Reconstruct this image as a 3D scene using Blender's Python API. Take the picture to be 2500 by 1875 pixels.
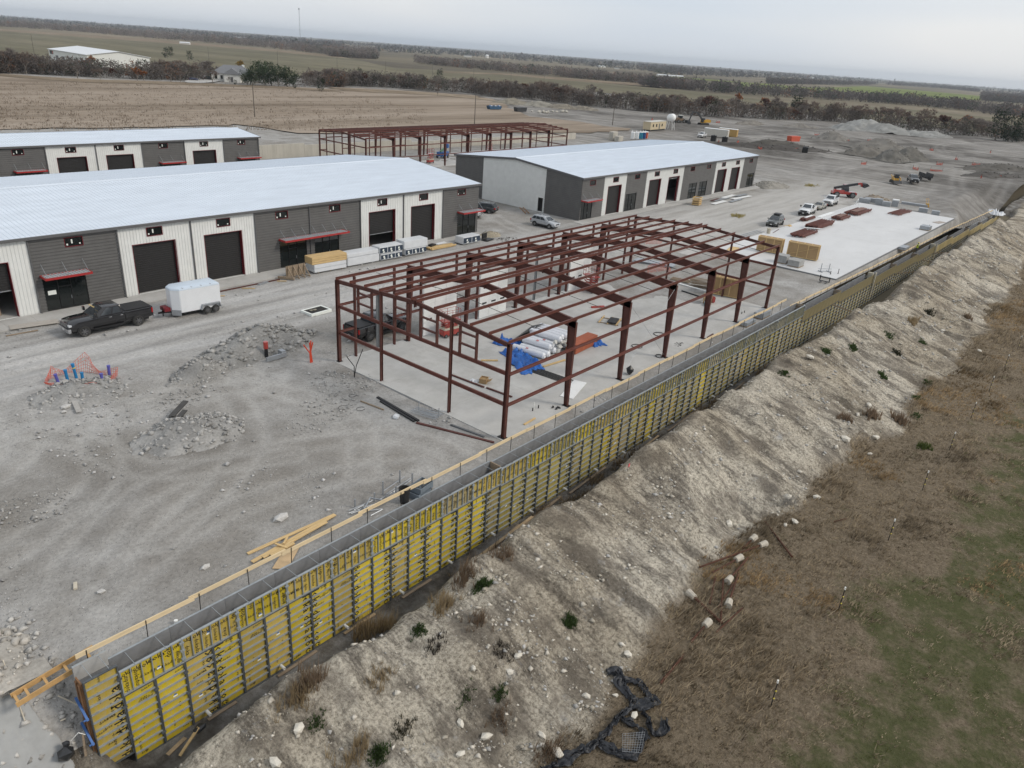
import bpy, bmesh, math, random
import numpy as np
from mathutils import Vector, Matrix
R = math.radians
scene = bpy.context.scene
COL = scene.collection
for o in list(bpy.data.objects): bpy.data.objects.remove(o)

# ------------------------------------------------------------------ camera, sky, sun, exposure
# Site axes: X along the retaining wall, Y across the site towards the finished buildings, Z up, metres.
FPX, YAW, PITCH, ROLL = 1813.14, 0.675705, 0.420790, 0.072494
CAM = np.array([-35.807, -29.130, 24.868])
def cam_axes():
    cy, sy = math.cos(YAW), math.sin(YAW)
    fw = np.array([cy*math.cos(PITCH), sy*math.cos(PITCH), -math.sin(PITCH)])
    rt = np.array([sy, -cy, 0.]); up = np.cross(rt, fw)
    return (math.cos(ROLL)*rt+math.sin(ROLL)*up, -math.sin(ROLL)*rt+math.cos(ROLL)*up, fw)
AR, AU, AF = cam_axes()
cd = bpy.data.cameras.new('camera'); cam = bpy.data.objects.new('camera', cd); COL.objects.link(cam)
cd.sensor_fit = 'HORIZONTAL'; cd.sensor_width = 36.0; cd.lens = FPX*36/2500
cd.clip_start = 0.5; cd.clip_end = 80000
m = Matrix.Identity(4)
for i in range(3):
    m[i][0], m[i][1], m[i][2], m[i][3] = AR[i], AU[i], -AF[i], CAM[i]
cam.matrix_world = m
scene.camera = cam

SUN_AZ, SUN_EL = R(-62), R(38)          # direction towards the sun: mostly -Y, a little +X
world = bpy.data.worlds.new('World'); scene.world = world; world.use_nodes = True
nt = world.node_tree; N = nt.nodes; L = nt.links
bg = N['Background']
sky = N.new('ShaderNodeTexSky'); sky.sky_type = 'NISHITA'; sky.sun_disc = False
sky.sun_elevation = SUN_EL; sky.sun_rotation = R(90)-SUN_AZ; sky.dust_density = 2.5; sky.air_density = 1.0
tc = N.new('ShaderNodeTexCoord'); mp = N.new('ShaderNodeMapping'); mp.inputs['Scale'].default_value = (1.0, 1.0, 7)
nz = N.new('ShaderNodeTexNoise'); nz.inputs['Scale'].default_value = 1.7; nz.inputs['Detail'].default_value = 2; nz.inputs['Roughness'].default_value = .5
L.new(tc.outputs['Generated'], mp.inputs[0]); L.new(mp.outputs[0], nz.inputs[0])
rmp = N.new('ShaderNodeValToRGB')
rmp.color_ramp.elements[0].position = .34; rmp.color_ramp.elements[0].color = (.74, .81, .90, 1)
rmp.color_ramp.elements[1].position = .68; rmp.color_ramp.elements[1].color = (.95, .955, .96, 1)
L.new(nz.outputs[0], rmp.inputs[0])
sc = N.new('ShaderNodeVectorMath'); sc.operation = 'SCALE'; sc.inputs['Scale'].default_value = 8.5
L.new(rmp.outputs[0], sc.inputs[0])
mx = N.new('ShaderNodeMix'); mx.data_type = 'RGBA'; mx.inputs[0].default_value = .86   # thin overcast over the clear sky
L.new(sky.outputs[0], mx.inputs[6]); L.new(sc.outputs[0], mx.inputs[7]); L.new(mx.outputs[2], bg.inputs[0])
bg.inputs[1].default_value = .10
sd = bpy.data.lights.new('sun', 'SUN'); sd.energy = 1.5; sd.angle = R(14); sd.color = (1, .92, .81)
sun = bpy.data.objects.new('sun', sd); COL.objects.link(sun)
sdir = Vector((math.cos(SUN_AZ)*math.cos(SUN_EL), math.sin(SUN_AZ)*math.cos(SUN_EL), math.sin(SUN_EL)))
sun.rotation_euler = sdir.to_track_quat('Z', 'Y').to_euler(); sun.location = (0, -60, 80)
scene.view_settings.view_transform = 'Standard'; scene.view_settings.look = 'None'
scene.view_settings.exposure = 0.22; scene.view_settings.gamma = 1.0
scene.cycles.volume_bounces = 0; scene.cycles.max_bounces = 4; scene.cycles.diffuse_bounces = 2; scene.cycles.transmission_bounces = 2; scene.cycles.glossy_bounces = 2; scene.cycles.use_denoising = True
scene.render.resolution_x, scene.render.resolution_y = 1024, 768
# ------------------------------------------------------------------ helpers
rnd = random.Random(7)
def G(px, py, z=0.):
    """photo pixel (2500 px wide) -> point on the level plane at height z"""
    d = AF+(px-1250)/FPX*AR+(937.5-py)/FPX*AU
    t = (z-CAM[2])/d[2]; q = CAM+t*d
    return float(q[0]), float(q[1]), z
def smooth(t):
    t = np.clip(t, 0, 1); return t*t*(3-2*t)
def vnoise(x, y, s=1., seed=0):
    x = np.asarray(x, float)/s; y = np.asarray(y, float)/s
    xi = np.floor(x).astype(np.int64); yi = np.floor(y).astype(np.int64)
    fx = x-xi; fy = y-yi; fx = fx*fx*(3-2*fx); fy = fy*fy*(3-2*fy)
    def h(a, b):
        n = (a*374761393+b*668265263+seed*1442695041) & 0x7fffffff
        n = ((n ^ (n >> 13))*1274126177) & 0x7fffffff
        return ((n ^ (n >> 16)) & 0xffff)/65535.
    return (h(xi, yi)*(1-fx)+h(xi+1, yi)*fx)*(1-fy)+(h(xi, yi+1)*(1-fx)+h(xi+1, yi+1)*fx)*fy
def fbm(x, y, s=1., seed=0, o=4):
    v = 0; a = .5; t = 0
    for i in range(o):
        v = v+a*vnoise(x, y, s, seed+i*17); t += a; a *= .5; s *= .5
    return v/t*2-1

# ---- materials
MATS = {}
def newmat(name):
    m = bpy.data.materials.new(name); m.use_nodes = True
    nt = m.node_tree; b = nt.nodes['Principled BSDF']
    MATS[name] = m
    return m, nt, b
def nodes_noise(nt, scale, detail=4, rough=.55, vec=None, stretch=None):
    n = nt.nodes.new('ShaderNodeTexNoise'); n.inputs['Scale'].default_value = scale
    n.inputs['Detail'].default_value = detail; n.inputs['Roughness'].default_value = rough
    if vec is not None:
        if stretch:
            mp = nt.nodes.new('ShaderNodeMapping'); mp.inputs['Scale'].default_value = stretch[:3]
            if len(stretch) > 3: mp.inputs['Rotation'].default_value = (0, 0, stretch[3])
            nt.links.new(vec, mp.inputs[0]); vec = mp.outputs[0]
        nt.links.new(vec, n.inputs['Vector'])
    return n.outputs[0]
def ramp(nt, fac, stops):
    r = nt.nodes.new('ShaderNodeValToRGB'); e = r.color_ramp.elements
    while len(e) < len(stops): e.new(.5)
    for k, (p, c) in enumerate(stops):
        e[k].position = p; e[k].color = (*c, 1) if len(c) == 3 else c
    nt.links.new(fac, r.inputs[0]); return r.outputs[0]
def mixc(nt, fac, a, b, mode='MIX'):
    m = nt.nodes.new('ShaderNodeMix'); m.data_type = 'RGBA'; m.blend_type = mode
    for sck, v in ((0, fac), (6, a), (7, b)):
        if hasattr(v, 'links') or hasattr(v, 'is_linked'): nt.links.new(v, m.inputs[sck])
        elif sck == 0: m.inputs[0].default_value = v
        else: m.inputs[sck].default_value = (*v, 1)
    return m.outputs[2]
def bump(nt, b, h, strength=.4, dist=.05):
    n = nt.nodes.new('ShaderNodeBump'); n.inputs['Strength'].default_value = strength; n.inputs['Distance'].default_value = dist
    nt.links.new(h, n.inputs['Height']); nt.links.new(n.outputs[0], b.inputs['Normal'])
def M(name, col, rough=.7, metal=0., var=.18, scale=2.5, spec=.4, bmp=0, bs=25, stretch=None, dirt=0, dcol=(.30, .28, .25)):
    """plain procedural material: base colour with a mottled variation, optional dust and fine relief"""
    if name in MATS: return MATS[name]
    m, nt, b = newmat(name)
    tc = nt.nodes.new('ShaderNodeTexCoord').outputs['Object']
    c0 = tuple(max(0, c*(1-var)) for c in col); c1 = tuple(min(1, c*(1+var)) for c in col)
    f = nodes_noise(nt, scale, 5, .6, tc, stretch)
    c = ramp(nt, f, [(.3, c0), (.7, c1)])
    if dirt:
        f2 = nodes_noise(nt, scale*.6+.3, 6, .7, tc)
        mk = ramp(nt, f2, [(.55-.1*dirt, (0, 0, 0)), (.8, (dirt, dirt, dirt))])
        c = mixc(nt, mk, c, dcol)
    nt.links.new(c, b.inputs['Base Color'])
    b.inputs['Roughness'].default_value = rough; b.inputs['Metallic'].default_value = metal
    b.inputs['Specular IOR Level'].default_value = spec
    if bmp: bump(nt, b, nodes_noise(nt, bs, 4, .6, tc, stretch), bmp, .03)
    return m
def Mattr(name, rough=.9, scale=40, var=.25, bmp=0, bs=30):
    """colour from the mesh's own colour attribute (leaf, blade and stone colours) with mottling"""
    if name in MATS: return MATS[name]
    m, nt, b = newmat(name)
    a = nt.nodes.new('ShaderNodeAttribute'); a.attribute_name = 'tint'
    tc = nt.nodes.new('ShaderNodeTexCoord').outputs['Object']
    f = nodes_noise(nt, scale, 3, .6, tc)
    g = ramp(nt, f, [(.3, (1-var,)*3), (.7, (1, 1, 1))])
    nt.links.new(mixc(nt, 1., a.outputs[0], g, 'MULTIPLY'), b.inputs['Base Color'])
    b.inputs['Roughness'].default_value = rough; b.inputs['Specular IOR Level'].default_value = .15
    if bmp: bump(nt, b, nodes_noise(nt, bs, 4, .6, tc), bmp, .03)
    return m

def thin(m, f=.5):
    """thin leaves, blades and twigs pass part of the light through"""
    nt = m.node_tree; b = nt.nodes['Principled BSDF']; src = b.inputs['Base Color'].links[0].from_socket
    t = nt.nodes.new('ShaderNodeBsdfTranslucent'); nt.links.new(src, t.inputs['Color']); x = nt.nodes.new('ShaderNodeMixShader'); x.inputs[0].default_value = f
    nt.links.new(b.outputs[0], x.inputs[1]); nt.links.new(t.outputs[0], x.inputs[2]); nt.links.new(x.outputs[0], nt.nodes['Material Output'].inputs['Surface']); return m
# ---- mesh building
class MB:
    def __init__(s): s.v = []; s.f = []
    def add(s, vs, fs):
        n = len(s.v); s.v += [tuple(p) for p in vs]; s.f += [tuple(i+n for i in f) for f in fs]; return s
    def box(s, c, d, rz=0., rx=0., ry=0.):
        x, y, z = d[0]/2, d[1]/2, d[2]/2
        vs = [Vector(p) for p in ((-x,-y,-z),(x,-y,-z),(x,y,-z),(-x,y,-z),(-x,-y,z),(x,-y,z),(x,y,z),(-x,y,z))]
        if rz or rx or ry:
            q = Matrix.Rotation(rz, 3, 'Z')@Matrix.Rotation(ry, 3, 'Y')@Matrix.Rotation(rx, 3, 'X'); vs = [q@v for v in vs]
        c = Vector(c)
        return s.add([v+c for v in vs], [(3,2,1,0),(4,5,6,7),(0,1,5,4),(1,2,6,5),(2,3,7,6),(3,0,4,7)])
    def bx(s, x0, x1, y0, y1, z0, z1):
        return s.box(((x0+x1)/2, (y0+y1)/2, (z0+z1)/2), (x1-x0, y1-y0, z1-z0))
    def bar(s, a, b, w, h, upv=(0, 0, 1)):
        a = Vector(a); b = Vector(b); d = (b-a).normalized(); u = Vector(upv)
        if abs(d.dot(u)) > .98: u = Vector((1, 0, 0))
        r = d.cross(u).normalized(); u = r.cross(d)
        r = r*w/2; u = u*h/2
        vs = [a-r-u, a+r-u, a+r+u, a-r+u, b-r-u, b+r-u, b+r+u, b-r+u]
        return s.add(vs, [(0,1,2,3),(7,6,5,4),(0,4,5,1),(1,5,6,2),(2,6,7,3),(3,7,4,0)])
    def tube(s, a, b, r0, r1=None, n=8, caps=True):
        r1 = r0 if r1 is None else r1
        a = Vector(a); b = Vector(b); d = (b-a).normalized(); u = Vector((0, 0, 1)) if abs(d.z) < .95 else Vector((1, 0, 0))
        p = d.cross(u).normalized(); q = p.cross(d)
        vs = []
        for c, r in ((a, r0), (b, r1)):
            for k in range(n):
                t = 2*math.pi*k/n; vs.append(c+p*(r*math.cos(t))+q*(r*math.sin(t)))
        fs = [(k, (k+1) % n, n+(k+1) % n, n+k) for k in range(n)]
        if caps: fs += [tuple(range(n))[::-1], tuple(range(n, 2*n))]
        return s.add(vs, fs)
    def path(s, pts, r, n=6):
        for a, b in zip(pts[:-1], pts[1:]): s.tube(a, b, r, r, n)
        return s
    def prism(s, poly, a, b, plane='xz'):
        """polygon in a plane, extruded along the third axis from a to b"""
        def P(p, t):
            return (p[0], t, p[1]) if plane == 'xz' else ((t, p[0], p[1]) if plane == 'yz' else (p[0], p[1], t))
        n = len(poly); vs = [P(p, a) for p in poly]+[P(p, b) for p in poly]
        return s.add(vs, [tuple(range(n))[::-1], tuple(range(n, 2*n))]+[(k, (k+1) % n, n+(k+1) % n, n+k) for k in range(n)])
    def lathe(s, prof, c, axis='z', n=16):
        vs = []; m = len(prof); c = Vector(c)
        for k in range(n):
            t = 2*math.pi*k/n; cs, sn = math.cos(t), math.sin(t)
            for r, h in prof:
                vs.append(c+(Vector((r*cs, r*sn, h)) if axis == 'z' else (Vector((r*cs, h, r*sn)) if axis == 'y' else Vector((h, r*cs, r*sn)))))
        fs = []
        for k in range(n):
            for j in range(m-1):
                a = k*m+j; b = ((k+1) % n)*m+j; fs.append((a, b, b+1, a+1))
        return s.add(vs, fs)
    def loft(s, secs, cap=True):
        n = len(secs[0]); o = len(s.v); s.v += [tuple(p) for sec in secs for p in sec]
        for i in range(len(secs)-1):
            for k in range(n):
                a = o+i*n+k; b = o+i*n+(k+1) % n; s.f.append((a, b, b+n, a+n))
        if cap: s.f += [tuple(range(o, o+n))[::-1], tuple(range(o+(len(secs)-1)*n, o+len(secs)*n))]
        return s
    def xf(s, mat):
        s.v = [tuple(mat@Vector(p)) for p in s.v]; return s
    def mesh(s, name, mat=None, bev=0., sm=False):
        me = bpy.data.meshes.new(name); me.from_pydata(s.v, [], s.f)
        bm = bmesh.new(); bm.from_mesh(me)
        if bev: 
            bmesh.ops.bevel(bm, geom=[e for e in bm.edges if len(e.link_faces) == 2 and e.calc_face_angle(0) > .5], offset=bev, segments=2, affect='EDGES', clamp_overlap=True)
        bmesh.ops.recalc_face_normals(bm, faces=bm.faces); bm.to_mesh(me); bm.free()
        if sm:
            me.shade_smooth()
            try: me.set_sharp_from_angle(angle=R(40))
            except Exception: pass
        if mat: me.materials.append(mat)
        return me
    def build(s, name, mat, parent=None, loc=None, rz=0., bev=0., sm=False, **tags):
        return link(name, s.mesh(name, mat, bev, sm), parent, loc, rz, **tags)
def link(name, me, parent=None, loc=None, rz=0., label=None, cat=None, group=None, kind=None):
    o = bpy.data.objects.new(name, me); COL.objects.link(o)
    if parent: o.parent = parent
    if loc is not None: o.location = loc
    if rz: o.rotation_euler[2] = rz
    return tag(o, label, cat, group, kind)
def tag(o, label=None, cat=None, group=None, kind=None):
    if label: o['label'] = label
    if cat: o['category'] = cat
    if group: o['group'] = group
    if kind: o['kind'] = kind
    return o
def thing(name, label, cat, loc=(0, 0, 0), rz=0., group=None):
    o = bpy.data.objects.new(name, None); COL.objects.link(o); o.empty_display_size = .3
    o.location = loc; o.rotation_euler[2] = rz
    return tag(o, label, cat, group)
def copy_tree(o, parent=None):
    c = o.copy(); COL.objects.link(c); c.parent = parent
    for ch in list(o.children): copy_tree(ch, c)
    return c
def place(proto, used, loc, rz, label, group=None, s=None):
    """first call uses the prototype itself, later calls a copy of it"""
    o = proto if not used else copy_tree(proto)
    used.append(1); o.location = loc; o.rotation_euler[2] = rz
    if s: o.scale = (s, s, s)
    o['label'] = label
    if group: o['group'] = group
    return o
def npmesh(name, V, F, mat=None, tint=None, sm=False, nrm=None):
    """mesh from numpy arrays; F is (n,3) or (n,4)"""
    V = np.ascontiguousarray(V, dtype=np.float32); F = np.ascontiguousarray(F, dtype=np.int32); k = F.shape[1]
    me = bpy.data.meshes.new(name)
    me.vertices.add(len(V)); me.vertices.foreach_set('co', V.ravel())
    me.loops.add(F.size); me.loops.foreach_set('vertex_index', F.ravel())
    me.polygons.add(len(F)); me.polygons.foreach_set('loop_start', np.arange(0, F.size, k, dtype=np.int32))
    try: me.polygons.foreach_set('loop_total', np.full(len(F), k, dtype=np.int32))
    except Exception: pass
    if sm: me.polygons.foreach_set('use_smooth', np.ones(len(F), dtype=bool))
    me.update(calc_edges=True)
    if nrm is not None:
        me.polygons.foreach_set('use_smooth', np.ones(len(F), dtype=bool)); me.normals_split_custom_set_from_vertices(nrm)
    if tint is not None:
        a = me.color_attributes.new('tint', 'FLOAT_COLOR', 'POINT')
        c = np.ones((len(V), 4), dtype=np.float32); c[:, :3] = tint; a.data.foreach_set('color', c.ravel())
    if mat: me.materials.append(mat)
    return me
def tensor(xs, ys):
    X, Y = np.meshgrid(xs, ys, indexing='ij'); n, mm = X.shape
    i = np.arange(n-1)[:, None]*mm+np.arange(mm-1)[None, :]
    F = np.stack([i, i+mm, i+mm+1, i+1], -1).reshape(-1, 4)
    return X, Y, F
def steps(*seg):
    out = []
    for a, b, st in seg: out += list(np.arange(a, b, st))
    return np.array(out+[seg[-1][1]])
NR = np.random.default_rng(5)
def up_normals(n, seed=1, s=.45):
    q = np.random.default_rng(seed).normal(0, s, (n//3, 3)); q[:, 2] = 1; q /= np.linalg.norm(q, axis=1)[:, None]; return np.repeat(q, 3, axis=0)
def rock_mesh(name, seed, mat, flat=.7):
    bm = bmesh.new(); bmesh.ops.create_icosphere(bm, subdivisions=1, radius=1)
    r = random.Random(seed)
    for v in bm.verts:
        k = r.uniform(.65, 1.15); v.co = Vector((v.co.x*k, v.co.y*k*r.uniform(.7, 1), v.co.z*k*flat))
    me = bpy.data.meshes.new(name); bm.to_mesh(me); bm.free(); me.materials.append(mat); return me
def scatter_rocks(P, S, cols, seed=1):
    """many angular stones joined: P (n,3) centres, S (n,) sizes, cols (n,3)"""
    r = np.random.default_rng(seed); n = len(P)
    base = np.array([(1,0,0),(-1,0,0),(0,1,0),(0,-1,0),(0,0,1),(0,0,-1)], float)
    tri = np.array([(0,2,4),(2,1,4),(1,3,4),(3,0,4),(2,0,5),(1,2,5),(3,1,5),(0,3,5)])
    V = base[None]*r.uniform(.55, 1.2, (n, 6, 1))
    V = V+r.uniform(-.3, .3, (n, 6, 3)); V[..., 2] *= .6
    a = r.uniform(0, 6.28, n); c, s_ = np.cos(a)[:, None], np.sin(a)[:, None]
    V = np.stack([V[..., 0]*c-V[..., 1]*s_, V[..., 0]*s_+V[..., 1]*c, V[..., 2]], -1)
    V = V*S[:, None, None]*.5+P[:, None, :]
    F = tri[None]+np.arange(n)[:, None, None]*6
    T = np.repeat(cols, 6, axis=0)
    return V.reshape(-1, 3), F.reshape(-1, 3), T
def blades(P, H, nb, spread, lean, cols, seed=1, wid=.02, dirv=None):
    """tufts of thin leaning blades: one triangle each"""
    r = np.random.default_rng(seed); n = len(P)
    a = r.uniform(0, 6.283, (n, nb)); ln = r.uniform(.2, 1, (n, nb))*lean
    h = H[:, None]*r.uniform(.5, 1.1, (n, nb))
    rad = r.uniform(0, 1, (n, nb))**.5*spread if np.isscalar(spread) else r.uniform(0, 1, (n, nb))**.5*spread[:, None]
    b = r.uniform(0, 6.283, (n, nb))
    bx = P[:, None, 0]+rad*np.cos(b); by = P[:, None, 1]+rad*np.sin(b); bz = np.broadcast_to(P[:, None, 2], bx.shape)-.03
    tx = bx+h*ln*np.cos(a); ty = by+h*ln*np.sin(a)
    if dirv is not None: tx = tx+h*dirv[0]; ty = ty+h*dirv[1]
    tz = bz+h*np.sqrt(np.clip(1-ln*ln*.8, .1, 1))
    w = wid*r.uniform(.6, 1.4, (n, nb)); ca, sa = -np.sin(a+.7)*w, np.cos(a+.7)*w
    V = np.stack([np.stack([bx-ca, by-sa, bz], -1), np.stack([bx+ca, by+sa, bz], -1), np.stack([tx, ty, tz], -1)], 2)
    V = V.reshape(-1, 3); F = np.arange(len(V)).reshape(-1, 3)
    T = np.repeat(cols, nb*3, axis=0)*np.repeat(r.uniform(.75, 1.25, (n*nb, 1)), 3, axis=0)
    return V, F, np.clip(T, 0, 1)
# ------------------------------------------------------------------ the ground
def wall_y(x):            # outer face of the retaining wall form, veering off at its far end
    return -2.8+0*np.asarray(x, float)
WTX = [-60, 49, 52, 64, 80, 95, 114, 130, 150, 163, 186, 480]; WTZ = [0, 0, -.7, -.9, -1.45, -1.9, -2.3, -2.6, -3.2, -3.8, -4.3, -4.3]
def wall_top(x): return np.interp(x, WTX, WTZ)      # the top of the wall steps down along the site
def shear(x, y, far, span): return (wall_y(x)+2.8)*smooth(1-np.abs(y+2.3)/span)
def left_slope(y): return -4.9*smooth((1.2-y)/6.2)
TRK = [[(-34, 30), (-20, 33), (0, 33.5), (60, 33)], [(-34, 33), (-10, 35), (20, 35), (64, 34)], [(-34, 21), (-24, 22), (-14, 21.5), (-6, 19), (-3, 27), (10, 31)], [(-32, 14), (-24, 19), (-21, 27), (-12, 31), (10, 32)], [(-26, 6), (-20, 10), (-12, 9), (-5, 5), (-4, -.4)],
       [(-30, 8), (-22, 12.5), (-19, 19), (-12, 20.5), (-7, 17), (-6, 9), (-10, 3)], [(-27, 2), (-20, 5), (-12, 4), (-6, 1)], [(-34, 25.5), (-26, 25), (-21, 19), (-19, 12), (-12, 8)], [(-16, 33), (-10, 27), (-9.5, 21), (-13, 11), (-22, 5)], [(60, 31), (90, 26), (125, 27), (160, 34), (210, 52), (270, 66)], [(62, 34), (95, 29), (130, 30), (150, 25), (180, 14), (230, 30), (320, 50)], [(64, 28), (100, 24), (150, 26), (200, 40), (300, 30)],
       [(50, 24), (58, 28), (70, 29)], [(52, 36), (53, 44), (60, 60), (62, 80)], [(150, 10), (175, 6), (205, 12), (250, 20)], [(150, 5), (180, 1), (210, 2), (260, 8)], [(165, -2), (185, 6), (195, 22)], [(200, 120), (260, 118), (300, 128)], [(215, 60), (260, 95), (290, 90), (320, 60)], [(300, 35), (340, 45), (380, 40)]]
def track_field(x, y):
    """how deep a wheel track is pressed at each point (0-1), pairs of ruts along smooth curves"""
    x = np.asarray(x, float); y = np.asarray(y, float); out = np.zeros_like(x)
    for k, c in enumerate(TRK):
        c = np.array(c, float); t = np.linspace(0, len(c)-1, 160); i = np.clip(t.astype(int), 0, len(c)-2); f = (t-i)[:, None]
        p0, p1, p2, p3 = c[np.clip(i-1, 0, None)], c[i], c[i+1], c[np.clip(i+2, None, len(c)-1)]
        P = .5*(2*p1+(p2-p0)*f+(2*p0-5*p1+4*p2-p3)*f**2+(3*p1-p0-3*p2+p3)*f**3)
        d = np.full(x.shape, 1e9); ext = (x > P[:, 0].min()-3) & (x < P[:, 0].max()+3) & (y > P[:, 1].min()-3) & (y < P[:, 1].max()+3)
        if not ext.any(): continue
        xe, ye = x[ext], y[ext]; de = np.full(xe.shape, 1e9)
        for a, b in zip(P[:-1], P[1:]):
            v = b-a; l2 = v@v+1e-9; tt = np.clip(((xe-a[0])*v[0]+(ye-a[1])*v[1])/l2, 0, 1); de = np.minimum(de, np.hypot(xe-a[0]-tt*v[0], ye-a[1]-tt*v[1]))
        w = (.42 if c[:, 0].max() < 66 else .8); o = (.95 if w < .6 else 1.3)
        out[ext] = np.maximum(out[ext], np.exp(-((de-o)/w)**2)*(.6+.4*vnoise(xe, ye, 3, 110+k)))
    return out
def h_site(x, y):
    x = np.asarray(x, float); y = np.asarray(y, float)
    h = .10*fbm(x, y, 14, 3)+.05*fbm(x, y, 3, 5)
    h = h*smooth((y+1.5)/3)
    # soft ruts along the haul road and loose ground in front of the frame
    rd = smooth((y-27)/3)*smooth((41-y)/3)*smooth((60-x)/8)
    h += rd*.035*np.sin(y*3.1+2*fbm(x, y, 12, 8))
    ro = smooth((x-150)/30)*smooth((130-y)/20)
    h += ro*(.5*fbm(x, y, 16, 21)+.25*fbm(x, y, 5, 22))
    wide = .95+7*smooth((x-137)/30)
    h += (wall_top(x)+.05)*smooth((x-47)/6)*smooth((-1.15+wide-.95-y)/wide)*smooth((215-x)/30)
    lf = smooth((-28.1-x)/.85)
    h = h*(1-lf)+lf*(left_slope(y)+.12*fbm(x, y, 2.2, 31)*smooth((4-y)/3))
    return h
TOE_X = [-60, 8, 16, 30, 47, 73, 105, 140, 480]; TOE_Y = [-16.4, -15.2, -16.2, -17.6, -18.5, -17.9, -17.9, -15, -12]
def h_low(x, y):
    x = np.asarray(x, float); y = np.asarray(y, float)
    toe = np.interp(x, TOE_X, TOE_Y)+1.5*fbm(x, x*0, 7, 41)
    crest = -7.2+1.3*fbm(x, x*0+3, 9, 43)
    zc = -1.4+1.2*fbm(x, x*0+9, 8, 44)+.45*np.abs(fbm(x, x*0+2, 5.5, 40))+.25*fbm(x, y, 3.5, 45)
    field = -4.5+.12*fbm(x, y, 9, 46)
    up = smooth((-4.0-y)/(-4.0-crest)); dn = 1-np.clip((crest-y)/(crest-toe), 0, 1)
    dn = dn*.75+smooth(dn)*.25
    trench = -5.05+wall_top(x)*.85+.12*fbm(x, y, 2, 47)
    z = np.where(y > crest, trench+(zc-trench)*up, field+(zc-field)*dn)
    rough = smooth((y-toe+.6)/1.5)*smooth((-4.1-y)/1.5)
    z = z+rough*(.95*fbm(x, y*.7, 5.2, 39, 3)-.5*np.abs(fbm(x, y*.22, 3.2, 37, 4))+.12+.50*fbm(x, y*.5, 2.4, 48, 5)+.14*fbm(x, y, .8, 49, 3))
    far = smooth((x-150)/22)*smooth((-4.2-y)/1.5)
    z = z*(1-far)+far*(-4.4+.7*fbm(x, y, 7, 50)-.6*smooth((-12-y)/10))
    far = smooth((x-188)/10)
    z = z*(1-far)+far*(-3.2-1.2*smooth((-6-y)/22)+.5*fbm(x, y, 6, 50))
    lf = smooth((-28.1-x)/.85)*smooth((y+6.5)/2.4)
    z = z*(1-lf)+lf*(left_slope(y)+.12*fbm(x, y, 2.2, 31))
    return z

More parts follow.
